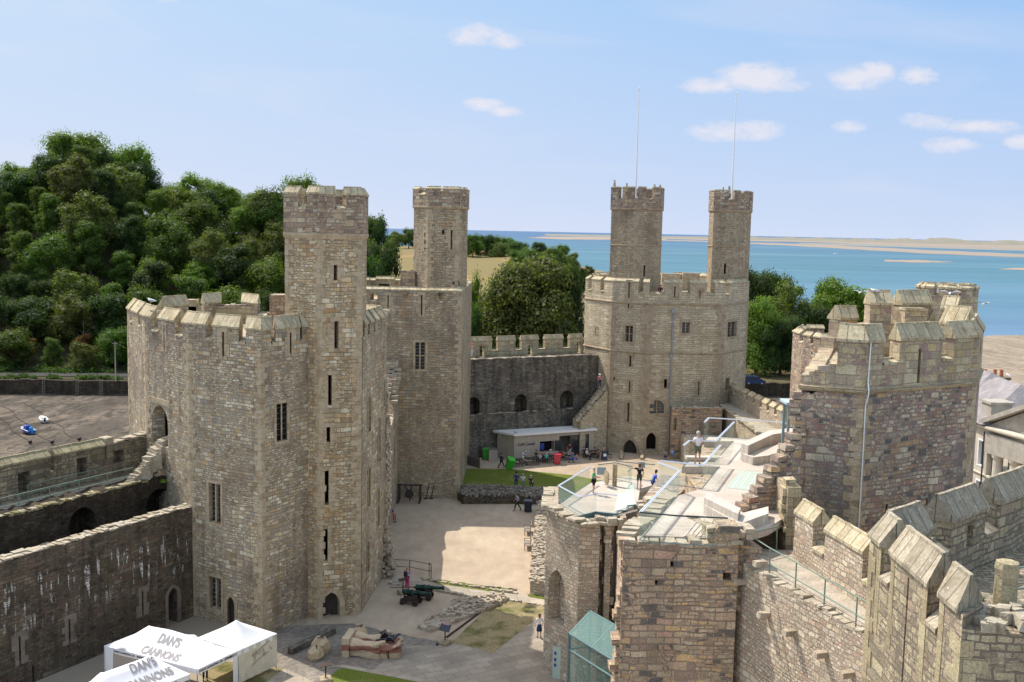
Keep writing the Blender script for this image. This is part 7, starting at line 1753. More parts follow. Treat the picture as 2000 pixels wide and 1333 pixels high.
# benches in the court
def park_bench(px, py, label, rz):
    p = PZ(px, py, 0); r = thing('park_bench', label, 'bench', p, rz, 'teak benches against the rubble wall base')
    b = new()
    for k in range(4): box(b, (0, -.2+.14*k, .43), (1.5, .12, .03))
    ob('seat', b, M['wood'], r); b = new()
    for k in range(12): box(b, (-.68+.124*k, .29, .72), (.05, .03, .42), rx=-.15)
    box(b, (0, .33, .95), (1.5, .05, .07)); ob('backrest', b, M['wood'], r)
    for s in (-1, 1):
        b = new(); box(b, (s*.72, -.24, .32), (.06, .06, .64)); box(b, (s*.72, 0, .65), (.07, .56, .04)); ob('leg', b, M['wood'], r); b = new(); box(b, (s*.72, .28, .48), (.06, .06, .96)); ob('leg', b, M['wood'], r)
park_bench(1030, 1042, 'weathered teak bench, the farther of two by the rubble wall base', R(-90)); park_bench(1030, 1071, 'weathered teak bench, the nearer of two by the rubble wall base', R(-90))
# cannons
def cannon(px, py, label, rz, s=1.0):
    p = PZ(px, py, 0); r = thing('cannon', label, 'cannon', p, rz, 'bronze cannons on wooden carriages'); r.scale = (s, s, s)
    b = new(); lathe(b, (-.95, 0, .92), (1, 0, .05), [(0, .02), (.03, .09), (.1, .10), (.14, .05), (.2, .09), (.22, .25), (.3, .27), (.34, .25), (.9, .22), (.93, .25), (.99, .25), (1.02, .20), (1.6, .175), (1.63, .2), (1.68, .2), (1.7, .16), (2.35, .13), (2.45, .15), (2.55, .19), (2.6, .18), (2.62, .09), (2.3, .08)], 18); tube(b, (.15, -.42, .95), (.15, .42, .95), .06, 10); 
    for q in (-.1, .25): tube(b, (q, -.06, 1.2), (q+.2, -.06, 1.2), .02, 6); tube(b, (q, .06, 1.2), (q+.2, .06, 1.2), .02, 6)
    ob('barrel', b, M['verdigris'], r, smooth=True)
    for sd in (-1, 1):
        b = new(); 
        pts = [(-.9, .3), (.6, .3), (.6, .9), (.15, .92), (.0, .75), (-.3, .75), (-.3, .6), (-.6, .6), (-.6, .48), (-.9, .48)]
        v2, fs = tri(pts)
        for yy in (sd*.3, sd*.38):
            vs = [b.verts.new((v.x, yy, v.y)) for v in v2]
            for f in fs: b.faces.new([vs[k] for k in f])
        for k in range(len(pts)): a, c_ = pts[k], pts[(k+1) % len(pts)]; b.faces.new([b.verts.new(q) for q in ((a[0], sd*.3, a[1]), (c_[0], sd*.3, c_[1]), (c_[0], sd*.38, c_[1]), (a[0], sd*.38, a[1]))])
        weld(b); ob('carriage_cheek', b, M['iron'], r)
    b = new(); box(b, (-.15, 0, .36), (1.4, .58, .1)); tube(b, (.45, -.5, .25), (.45, .5, .25), .06, 8); tube(b, (-.7, -.5, .2), (-.7, .5, .2), .06, 8); ob('carriage_bed', b, M['iron'], r)
    for x, rr in ((.45, .26), (-.7, .21)):
        for sd in (-1, 1):
            b = new(); tube(b, (x, sd*.42, rr), (x, sd*.52, rr), rr, 20); tube(b, (x, sd*.5, rr), (x, sd*.56, rr), .07, 10)
            ob('wheel', b, M['iron'], r)
cannon(805, 1180, 'green bronze cannon on a dark carriage, the nearer of the pair', R(-18), .88); cannon(829, 1170, 'green bronze cannon on a dark carriage, the farther of the pair', R(-8), .88)
# fence rails beside the ruined hall
r = thing('barrier_rail', 'thin grey barrier rails at the ramp beyond the woman in pink', 'railing'); b = new()
for a, c_ in (((768, 1120), (800, 1121)), ((800, 1121), (842, 1130)), ((842, 1130), (838, 1126))):
    A = PZ(*a, 0); C = PZ(*c_, 0)
    for p in (A, C): tube(b, p, p+Vector((0, 0, 1.1)), .03, 6)
    for z in (.55, 1.1): tube(b, A+Vector((0, 0, z)), C+Vector((0, 0, z)), .025, 6)
wob('rails', b, M['dark_steel'], r)
b = new(); sheet(b, pxpoly([(765, 1128), (802, 1126), (798, 1146), (762, 1148)], .06), .06); tag(ob('ramp', b, M['path'], recalc=False, uv=False), kind='structure')
# info lecterns
def lectern(px, py, label, rz, dark=True):
    p = PZ(px, py, 0); r = thing('info_lectern', label, 'sign', p, rz, 'information lecterns'); b = new(); box(b, (0, 0, .14), (.7, .7, .28), bev=.03); ob('plinth', b, M['ashlar'], r)
    b = new(); tube(b, (0, 0, .28), (0, 0, 1.0), .04, 8); ob('post', b, M['iron'], r)
    b = new(); box(b, (0, 0, 1.1), (.75, .06, .5) if dark else (.7, .04, .28), rx=-.7 if dark else -1.1, ry=0 if dark else -.1); ob('panel', b, M['dark_plastic'] if dark else M['iron'], r)
    if dark: b = new(); box(b, (0, .12, 1.32), (.5, .05, .14), rx=-.7); ob('picture', b, M['red_plastic2'], r)
M['red_plastic2'] = plain('faded_picture', (.42, .22, .24), .6)
lectern(869, 1258, 'dark information lectern on a pale block beside the dry grass', -.5); lectern(636, 1333, 'slim brown information lectern on a pale block at the bottom edge', .3, False); lectern(787, 1160, 'low brown information board on a block left of the cannons', .5, False)
# ---- sculpture of two cupped hands holding a black dragon
def skin_obj(name, verts, edges, radii, root, mt, sub=2, parent=None, smooth=True, roots=None):
    me = bpy.data.meshes.new(name); me.from_pydata([tuple(v) for v in verts], edges, []); o = bpy.data.objects.new(name, me); COL.objects.link(o)
    me.skin_vertices or o.modifiers.new('s', 'SKIN')
    md = o.modifiers.get('s') or o.modifiers.new('s', 'SKIN'); md.use_smooth_shade = smooth; md.branch_smoothing = .6
    if not me.skin_vertices:
        bm = bmesh.new(); bm.from_mesh(me); bm.verts.layers.skin.verify(); bm.to_mesh(me); bm.free()
    for k, sv in enumerate(me.skin_vertices[0].data):
        rr = radii[k]; sv.radius = (rr, rr) if not isinstance(rr, tuple) else rr; sv.use_root = k == root
    if sub: ms = o.modifiers.new('u', 'SUBSURF'); ms.levels = sub; ms.render_levels = sub
    dg = bpy.context.evaluated_depsgraph_get(); dg.update(); m2 = bpy.data.meshes.new_from_object(o.evaluated_get(dg)); m2.name = name
    bpy.data.objects.remove(o); bpy.data.meshes.remove(me); m2.materials.clear(); m2.materials.append(mt)
    for p in m2.polygons: p.use_smooth = True
    o = bpy.data.objects.new(name, m2); COL.objects.link(o); o.parent = parent; return o
def stripes():
    m_, nt, N, L, B = mat('striped_painted_stone'); g = G(nt); p = g.obj(); sep = N.new('ShaderNodeSeparateXYZ'); L.new(p, sep.inputs[0]); n, _ = g.noise(p, 1.1, 3, .5); n2, _ = g.noise(p, 8, 4, .7)
    v = g.m('ADD', sep.outputs[2], g.m('MULTIPLY', n, .35)); col = g.ramp(g.m('DIVIDE', v, 2.0), [(.0, (.50, .38, .24)), (.30, (.28, .12, .08)), (.49, (.52, .40, .26))], True)
    rt_ = g.ramp(g.m('DIVIDE', sep.outputs[0], 4), [(.34, 0), (.42, 1)]); col = g.mix(g.m('MULTIPLY', rt_, .75), col, (.25, .13, .09)); col = g.mix(.6, col, g.ramp(n2, [(.3, .7), (.7, 1.2)]), 'MULTIPLY')
    L.new(col, B.inputs['Base Color']); B.inputs['Roughness'].default_value = .8; g.bump(n2, .02, B); return m_
def hands():
    p = PZ(735, 1283, 0)+Vector((0, .5, 0)); r = thing('hands_sculpture', 'large painted stone sculpture of two cupped striped hands holding a black dragon', 'sculpture', p, R(-6)); ms = stripes()
    for s in (-1, 1):
        y = s*.42; V_ = [(-1.75, y*1.3, .75), (-1.2, y*1.25, .72), (-.5, y*1.05, .72), (.1, y*1.15, .62), (.55, y*1.15, .62)]; Rr = [(.5, .5), (.46, .46), (.36, .36), (.46, .3), (.42, .24)]; E_ = [(0, 1), (1, 2), (2, 3), (3, 4)]
        for k in range(4):
            n0 = len(V_); yy = y*1.15+(-.33+.22*k)*1.0; ln = (.8, .95, .9, .7)[k if s > 0 else 3-k]
            V_ += [(.72, yy, .64), (.72+ln*.55, yy*.9, .66), (.72+ln, yy*.75, .92)]; Rr += [.14, .125, .095]; E_ += [(4, n0), (n0, n0+1), (n0+1, n0+2)]
        n0 = len(V_); V_ += [(.05, y*1.15+s*.42, .9), (.4, y*1.15+s*.42, 1.1), (.72, y*1.15+s*.30, 1.14)]; Rr += [.19, .15, .11]; E_ += [(3, n0), (n0, n0+1), (n0+1, n0+2)]
        skin_obj('hand', V_, E_, Rr, 2, ms, 2, r)
    b = new()
    for k in range(9): stone(b, (-1.5+.33*k, random.uniform(-.3, .3), .25), (random.uniform(.8, 1.2), 1.5, random.uniform(.5, .8)), random.uniform(-.4, .4), .25)
    stone(b, (-1.85, 0, .6), (.5, 1.9, 1.25), 0, .08, tilt=.02)
    ob('base_rock', b, ms, r)
    q = PZ(756, 1264, .9); t = thing('dragon_figure', 'glossy black dragon lying in the palms of the stone hands', 'sculpture', (p.x+.75, p.y-.05, .82), 0); mk = plain('gloss_black', (.008, .01, .015), .12, 0, .7)
    V_ = [(-.45, 0, .18), (-.2, .05, .24), (.1, 0, .26), (.35, -.08, .24), (.5, -.05, .42), (.62, .0, .52), (-.7, -.1, .12), (-.85, .1, .08), (-.2, .25, .08), (-.2, -.22, .08), (.25, .22, .08), (.25, -.3, .08), (.75, .0, .48)]
    E_ = [(0, 1), (1, 2), (2, 3), (3, 4), (4, 5), (0, 6), (6, 7), (1, 8), (1, 9), (3, 10), (3, 11), (5, 12)]; skin_obj('body', V_, E_, [.12, .17, .19, .14, .08, .08, .07, .03, .06, .06, .06, .06, .04], 2, mk, 2, t)
    for s in (-1, 1):
        b = new(); pts = [(0, 0, .35), (-.25, s*.28, .72), (-.5, s*.4, .5), (-.55, s*.22, .35), (-.35, s*.1, .28)]
        vs = [b.verts.new(x) for x in pts]; vs2 = [b.verts.new((x[0], x[1], x[2]-.03)) for x in pts]; b.faces.new(vs); b.faces.new(vs2[::-1])
        for k in range(5): b.faces.new((vs[k], vs[(k+1) % 5], vs2[(k+1) % 5], vs2[k]))
        w = ob('wing', b, mk, t)
    b = new(); 
    for k in range(6): stone(b, (-.4+.17*k, .02, .42), (.07, .03, .13), 0, .5)
    ob('spines', b, mk, t)
hands()
M['sand_rock'] = rough_stone('tan_carved_rock', [(.40, .31, .19), (.50, .40, .26), (.46, .35, .22)], 1.5, .03)
def rock(px, py, w, h, label, rz):
    p = PZ(px, py, 0); r = thing('carved_rock', label, 'rock', p, rz, 'faceted tan rocks with dark carved marks'); b = new(); rr = random.Random(px)
    n = 9; a = [2*math.pi*k/n for k in range(n)]; rings = []
    for z, s in ((0, .8), (h*.3, 1.0), (h*.7, .85), (h, .5)): rings.append([b.verts.new((math.cos(t)*w/2*s*rr.uniform(.82, 1.15), math.sin(t)*w/2.3*s*rr.uniform(.82, 1.15), z*rr.uniform(.9, 1.1))) for t in a])
    for q, s in zip(rings, rings[1:]):
        for k in range(n): b.faces.new((q[k], q[(k+1) % n], s[(k+1) % n], s[k]))
    b.faces.new(rings[0][::-1]); b.faces.new(rings[-1]); ob('boulder', b, M['sand_rock'], r)
    b = new(); box(b, (0, -.05, h*1.03), (.5, .07, .04), .6); box(b, (.1, -.1, h*1.03), (.07, .3, .04), .3); ob('carved_mark', b, M['oak'], r)
rock(626, 1276, 1.25, 1.05, 'faceted tan rock, the taller and farther of two by the tower door', .3); rock(617, 1287, 1.2, .75, 'faceted tan rock, the lower and nearer of two by the tower door', 1.2); rock(702, 1262, 1.2, 1.35, 'cream carved rock standing behind the cuffs of the hands sculpture', .1)
# ramp wall and thin rail by the left tower's foot
r = thing('ramp_kerb', 'dark stone ramp kerb with thin steel rail at the foot of the stair turret', 'kerb'); A = PZ(566, 1279, 0); C = PZ(652, 1237, 0); d = C-A; b = new(); box(b, ((A.x+C.x)/2, (A.y+C.y)/2, .22), (d.length, .45, .44), math.atan2(d.y, d.x), bev=.04); wob('kerb', b, M['dark'], r)
b = new(); pr = None
for px, py in ((567, 1262), (594, 1250), (618, 1240), (644, 1228)):
    p = PZ(px, py, 0); tube(b, p, p+Vector((0, 0, 1.0)), .018, 6)
    if pr: tube(b, pr+Vector((0, 0, 1.0)), p+Vector((0, 0, 1.0)), .014, 6)
    pr = p
wob('rail', b, M['galv'], r)
# ---- glazed entrance canopy
def canopy():
    Lq = PZ(1112, 1236, 4.2); Nq = PZ(1204, 1292, 4.2); T = PZ(1153, 1193, 5.3); N2 = Nq+(T-Lq); r = thing('glass_canopy', 'glass entrance canopy with sloping green glass roof on a teal steel frame', 'canopy', (Lq.x, Lq.y, 0))
    b = new(); vs = [Lq, Nq, N2, T]; up_ = Vector((0, 0, .03)); lo = [b.verts.new(v) for v in vs]; hi = [b.verts.new(v+up_) for v in vs]; b.faces.new(lo[::-1]); b.faces.new(hi)
    for k in range(4): b.faces.new((lo[k], lo[(k+1) % 4], hi[(k+1) % 4], hi[k]))
    wob('roof_glass', b, M['glass_g'], r)
    b = new()
    for q in (Lq, Nq, N2, T): tube(b, (q.x, q.y, 0), q, .09, 8)
    for a, c_ in ((Lq, Nq), (Nq, N2), (N2, T), (T, Lq), (Lq.lerp(Nq, .5), T.lerp(N2, .5))): tube(b, a-up_*2, c_-up_*2, .07, 8)
    for a, c_ in ((Lq, Nq), (Lq, T)): tube(b, a-Vector((0, 0, 1.0)), Vector((c_.x, c_.y, a.z-1.0)), .06, 8)
    wob('steel_frame', b, M['teal'], r)
    for a, c_ in ((Lq, Nq), (Lq, T)):
        b = new(); b.faces.new([b.verts.new(q) for q in ((a.x, a.y, .1), (c_.x, c_.y, .1), (c_.x, c_.y, 4.1), (a.x, a.y, 4.1))]); wob('side_glass', b, M['glass_g'], r)
    b = new(); m0 = T.lerp(N2, .5); 
    for q in (.25, .75): m_ = Lq.lerp(Nq, q); tube(b, (m_.x, m_.y, 3.0), (m_.x+.8, m_.y+.6, 0), .05, 6)
    wob('brace', b, M['teal'], r)
    # free-standing glass notice panel
    A = PZ(1079, 1312, .4); C = PZ(1110, 1318, .4); d = C-A; r = thing('glass_notice', 'pale green glass notice panel with small dark blue squares beside the canopy', 'sign', (A.x, A.y, 0)); b = new(); box(b, ((A.x+C.x)/2, (A.y+C.y)/2, 1.0), (d.length, .05, 2.0), math.atan2(d.y, d.x)); wob('panel', b, M['notice_glass'], r)
    b = new(); box(b, ((A.x+C.x)/2, (A.y+C.y)/2, 2.04), (d.length+.1, .08, .08), math.atan2(d.y, d.x)); wob('top_bar', b, M['galv'], r)
    for t, z in ((.15, 1.6), (.15, 1.2), (.15, .85), (.6, 1.5)):
        b = new(); q = A.lerp(C, t); box(b, (q.x, q.y-.04, z), (.14, .02, .2), math.atan2(d.y, d.x)); wob('square', b, M['boat_blue'], r)
M['notice_glass'] = plain('pale_green_panel', (.42, .50, .42), .3, 0, .5)
canopy()
# ---- steel viewing frame beside the tower
p = PZ(1546, 918, 15); r = thing('lift_frame', 'slim teal steel open frame with small flat roof against the right tower', 'frame', p); b = new()
for x in (-.4, .5):
    for y in (-.4, .5): box(b, (x, y, 1.75), (.12, .12, 3.5))
for z in (.1, 1.2, 2.3, 3.3): box(b, (.05, -.4, z), (.8, .08, .08)); box(b, (.5, .05, z), (.08, .8, .08))
ob('posts', b, M['teal2'] if 'teal2' in M else plain('grey_teal_steel', (.20, .29, .31), .45, .2), r); b = new(); box(b, (.05, .05, 3.55), (1.3, 1.3, .12)); ob('roof', b, plain('pale_blue_roof', (.38, .50, .58), .5), r)
# ---- siege engine
p = PZ(800, 978, 0); r = thing('siege_engine', 'dark timber siege engine frame at the foot of the second tower', 'siege engine', (p.x, p.y-.6, 0)); b = new()
for x in (-1.0, 1.1):
    tube(b, (x, -.4, 0), (x, -.4, 1.9), .09, 6); tube(b, (x, .6, 0), (x, .6, 1.7), .09, 6); tube(b, (x, -.9, .15), (x, 1.1, .15), .08, 6)
tube(b, (-1.2, -.4, 1.85), (1.3, -.4, 1.85), .09, 6); tube(b, (-1.2, .6, 1.6), (1.3, .6, 1.6), .07, 6); ob('frame', b, M['oak'], r)
b = new(); tube(b, (.1, -.2, .2), (.3, -.5, 1.8), .07, 6); tube(b, (-.4, -.2, 1.7), (.4, 0, .3), .06, 6); ob('throwing_arm', b, M['oak'], r)
b = new(); lathe(b, (.05, -.5, .95), (0, 1, 0), [(0, .45), (.08, .45), (.09, .38), (.02, .38)], 18); tube(b, (-.35, -.46, .95), (.45, -.46, .95), .03, 6); tube(b, (.05, -.46, .55), (.05, -.46, 1.35), .03, 6); ob('wheel', b, M['oak'], r)
for px in (832, 842): q = PZ(px, 975, 0); r = thing('timber_prop', 'dark leaning timber prop '+('left' if px == 832 else 'right')+' one of two by the siege engine', 'prop', q); b = new(); tube(b, (0, 0, 0), (.3, .4, 1.6), .05, 6); box(b, (0, 0, .05), (.4, .3, .1)); ob('post', b, M['oak'], r)
# ---- boats on the mud
def boat(px, py, L, label, hull, cover, rz, cabin=False):
    p = PZ(px, py, -10.15); r = thing('small_boat', label, 'boat', p, rz, 'small boats aground on the river mud'); b = new(); secs = []
    for k in range(9):
        t = k/8; x = -L/2+L*t; w = L*.19*(1-max(0, (t-.45)/.55)**2.2)+.02; keel = .02+.25*max(0, (t-.6)/.4)**2; zt = .62+.22*t
        secs.append([b.verts.new((x, y, z)) for y, z in ((-w, zt), (-w*.85, zt*.45), (0, keel), (w*.85, zt*.45), (w, zt))])
    for a, c_ in zip(secs, secs[1:]):
        for k in range(4): b.faces.new((a[k], a[k+1], c_[k+1], c_[k]))
        b.faces.new((a[0], c_[0], c_[4], a[4]))
    b.faces.new(secs[0]); ob('hull', b, M[hull], r)
    b = new(); 
    for k in range(8):
        pass
    for sd in (-1, 1):
        pr = None
        for k in range(9):
            t = k/8; w = L*.19*(1-max(0, (t-.45)/.55)**2.2)+.03; q = Vector((-L/2+L*t, sd*w, .66+.22*t))
            if pr is not None: tube(b, pr, q, .05, 6)
            pr = q
    ob('gunwale', b, M['white'], r)
    if cabin:
        b = new(); box(b, (-.1, 0, 1.05), (1.1, .95, .7), bev=.1); ob('cabin', b, M['boat_blue'], r); b = new(); box(b, (.46, 0, 1.15), (.04, .7, .35)); box(b, (-.1, -.49, 1.15), (.7, .03, .3)); ob('window', b, M['slate_dark'], r)
        b = new(); ball(b, (-L/2+.3, 0, 1.0), .34, 2, (1.1, 1, 1.1), .08); box(b, (-L/2+.05, 0, .6), (.25, .3, .9)); ob('engine_cover', b, M[cover], r); b = new(); ball(b, (.9, 0, .85), .4, 2, (1.3, .9, .3)); ob('foredeck', b, M['white'], r)
    else:
        b = new(); ball(b, (-.1, 0, .68), L*.44, 2, (1, .40, .28), .04); ob('cover', b, M[cover], r); b = new(); box(b, (-L/2-.1, 0, .6), (.25, .28, .8), bev=.05); ob('outboard', b, M['dark_plastic'], r)
boat(53, 846, 3.8, 'blue and white motor boat with small cabin aground on the mud', 'boat_blue', 'tarp', R(140), True); boat(84, 824, 3.3, 'pale covered dinghy aground on the mud behind the blue boat', 'hull_w', 'tarp_g', R(125))
for k, (px, py) in enumerate(((59, 867), (102, 867), (155, 861))):
    q = PZ(px, py, -10.1); r = thing('mooring_buoy', ['dark mooring buoy with chain nearest the blue boat', 'dark mooring buoy, middle one of three on the mud', 'dark mooring buoy, rightmost of three on the mud'][k], 'buoy', q, 0, 'mooring buoys on the mud'); b = new(); ball(b, (0, 0, .3), .35, 2); ob('float', b, M['iron'], r)
    b = new(); pr = Vector((0, 0, .1))
    for t in range(1, 24): nx = Vector((-t*1.1+math.sin(t*.7+k)*.5, t*1.5+math.cos(t*.9)*.3, -.02)); tube(b, pr, nx, .05, 5); pr = nx
    ob('chain', b, M['iron'], r)
# ---- van across the river
def van(px, py, label, mt, Y):
    p = PY(px, py, Y); z = height(p.x, Y); p = PZ(px, py, z+.06); r = thing('parked_van', label, 'van', (p.x, p.y, z+.08), R(2)); b = new()
    prof = [(-2.4, .35), (2.35, .35), (2.4, .85), (2.0, 1.05), (1.35, 1.15), (.75, 1.85), (-2.2, 1.9), (-2.4, 1.2)]; v2, fs = tri(prof)
    for y in (-.92, .92):
        vs = [b.verts.new((v.x, y, v.y)) for v in v2]
        for f in fs: b.faces.new([vs[k] for k in f])
    for k in range(len(prof)): a, c_ = prof[k], prof[(k+1) % len(prof)]; b.faces.new([b.verts.new(q) for q in ((a[0], -.92, a[1]), (c_[0], -.92, c_[1]), (c_[0], .92, c_[1]), (a[0], .92, a[1]))])
    weld(b); bmesh.ops.bevel(b, geom=list(b.edges), offset=.05, segments=1, affect='EDGES'); ob('body', b, M[mt], r)
    b = new()
    for x0, x1 in ((-2.1, -.9), (-.8, .1), (.2, .95)): box(b, ((x0+x1)/2, -.93, 1.45), (x1-x0, .03, .5))
    ob('window', b, M['slate_dark'], r)
    for x in (-1.5, 1.5):
        for s in (-1, 1): b = new(); tube(b, (x, s*.78, .34), (x, s*.95, .34), .34, 18); w = ob('wheel', b, M['dark_plastic'], r); b = new(); tube(b, (x, s*.94, .34), (x, s*.97, .34), .19, 12); q = ob('rim', b, M['galv'], w)
    for s in (-.7, .7): b = new(); box(b, (-2.4, s, 1.0), (.06, .15, .4)); ob('rear_light', b, M['red_plastic'], r); b = new(); box(b, (2.38, s, .85), (.06, .3, .16)); ob('headlight', b, M['white'], r)
    b = new(); box(b, (2.35, 0, .5), (.2, 1.8, .2), bev=.04); box(b, (-2.4, 0, .5), (.15, 1.8, .2), bev=.04); ob('bumper', b, M['dark_plastic'], r)
M['navy'] = plain('navy_paint', (.02, .05, .13), .25, .2, .5)
van(1473, 751, 'dark blue people carrier parked on the far river road', 'navy', 244)
# ---- gulls
def gull(loc, label, rz=0, fly=False, s=1.0):
    r = thing('seagull', label, 'seagull', loc, rz); r.scale = (s, s, s)
    V_ = [(-.2, 0, .16), (0, 0, .17), (.13, 0, .22), (.19, 0, .31), (-.36, 0, .15)]; skin_obj('body', V_, [(0, 1), (1, 2), (2, 3), (0, 4)], [.07, .085, .06, .05, .02], 1, M['feather'], 1, r)
    b = new(); lathe(b, (.22, 0, .31), (1, 0, -.2), [(0, .02), (.08, .008)], 6); ob('beak', b, M['beak'], r)
    for sd in (-1, 1):
        b = new()
        pts = [(.08, sd*.05, .22), (.12, sd*.4, .42), (-.02, sd*.8, .38), (-.12, sd*.75, .36), (-.1, sd*.38, .38), (-.14, sd*.06, .2)] if fly else [(.08, sd*.07, .22), (-.05, sd*.09, .24), (-.42, sd*.03, .16), (-.2, sd*.09, .12), (.05, sd*.1, .14)]
        a = [b.verts.new(x) for x in pts]; c_ = [b.verts.new((x[0], x[1], x[2]-.015)) for x in pts]; b.faces.new(a); b.faces.new(c_[::-1]); n = len(pts)
        for k in range(n): b.faces.new((a[k], a[(k+1) % n], c_[(k+1) % n], c_[k]))
        ob('wing', b, M['feather_g'], r)
    if not fly:
        for sd in (-1, 1): b = new(); tube(b, (0, sd*.03, .11), (.01, sd*.03, 0), .008, 5); box(b, (.03, sd*.03, .005), (.07, .04, .01)); ob('leg', b, M['beak'], r)
q = PY(294, 603, 74.9); gull((q.x, q.y+.1, 21.15), 'seagull standing on the left tower\'s parapet', R(160), s=1.3)
q = PY(1707, 572, 55.3); gull((q.x, q.y, q.z-.05), 'seagull perched on the leftmost rear merlon of the right tower', R(150), s=.9)
q = PY(1855, 578, 50); gull(q, 'seagull flying just above the right tower\'s rear merlons', R(60), True, .6)
q = PY(1921, 598, 60); gull(q, 'seagull gliding over the water right of the right tower', R(20), True, .6)
q = PY(1680, 575, 60); gull(q, 'small white seagull flying before the bright green tree', R(40), True, .55)
q = PZ(1006, 848, 3.25); gull((q.x, q.y+.3, 3.25), 'seagull on the left end of the cafe roof', R(120), s=1.2)
q = PY(1968, 735, 115.7); gull((q.x, 115.7, q.z-.1), 'seagull on the chimney stack beside the orange pots', R(100), s=1.3)
# ---- pole on the bank, sailing dots
q = PZ(226, 745, -7); r = thing('utility_pole', 'thin bare wooden pole on the river road before the woods', 'pole', q); b = new(); tube(b, (0, 0, 0), (0, 0, 8.5), .16, 8, .1); ob('shaft', b, M['larch'], r); b = new(); box(b, (0, 0, 8.2), (1.2, .1, .1)); ob('crossarm', b, M['larch'], r)
for k, (px, py, lb) in enumerate(((1632, 497, 'tiny white boat far out on the strait right of the far tower'),)):
    q = PZ(px, py, -11); r = thing('distant_boat', lb, 'boat', q); b = new(); box(b, (0, 0, .8), (9, 3, 1.6), bev=.4); ob('hull', b, M['white'], r); b = new(); box(b, (-1, 0, 2.2), (4, 2.2, 1.4), bev=.2); ob('cabin', b, M['white'], r)
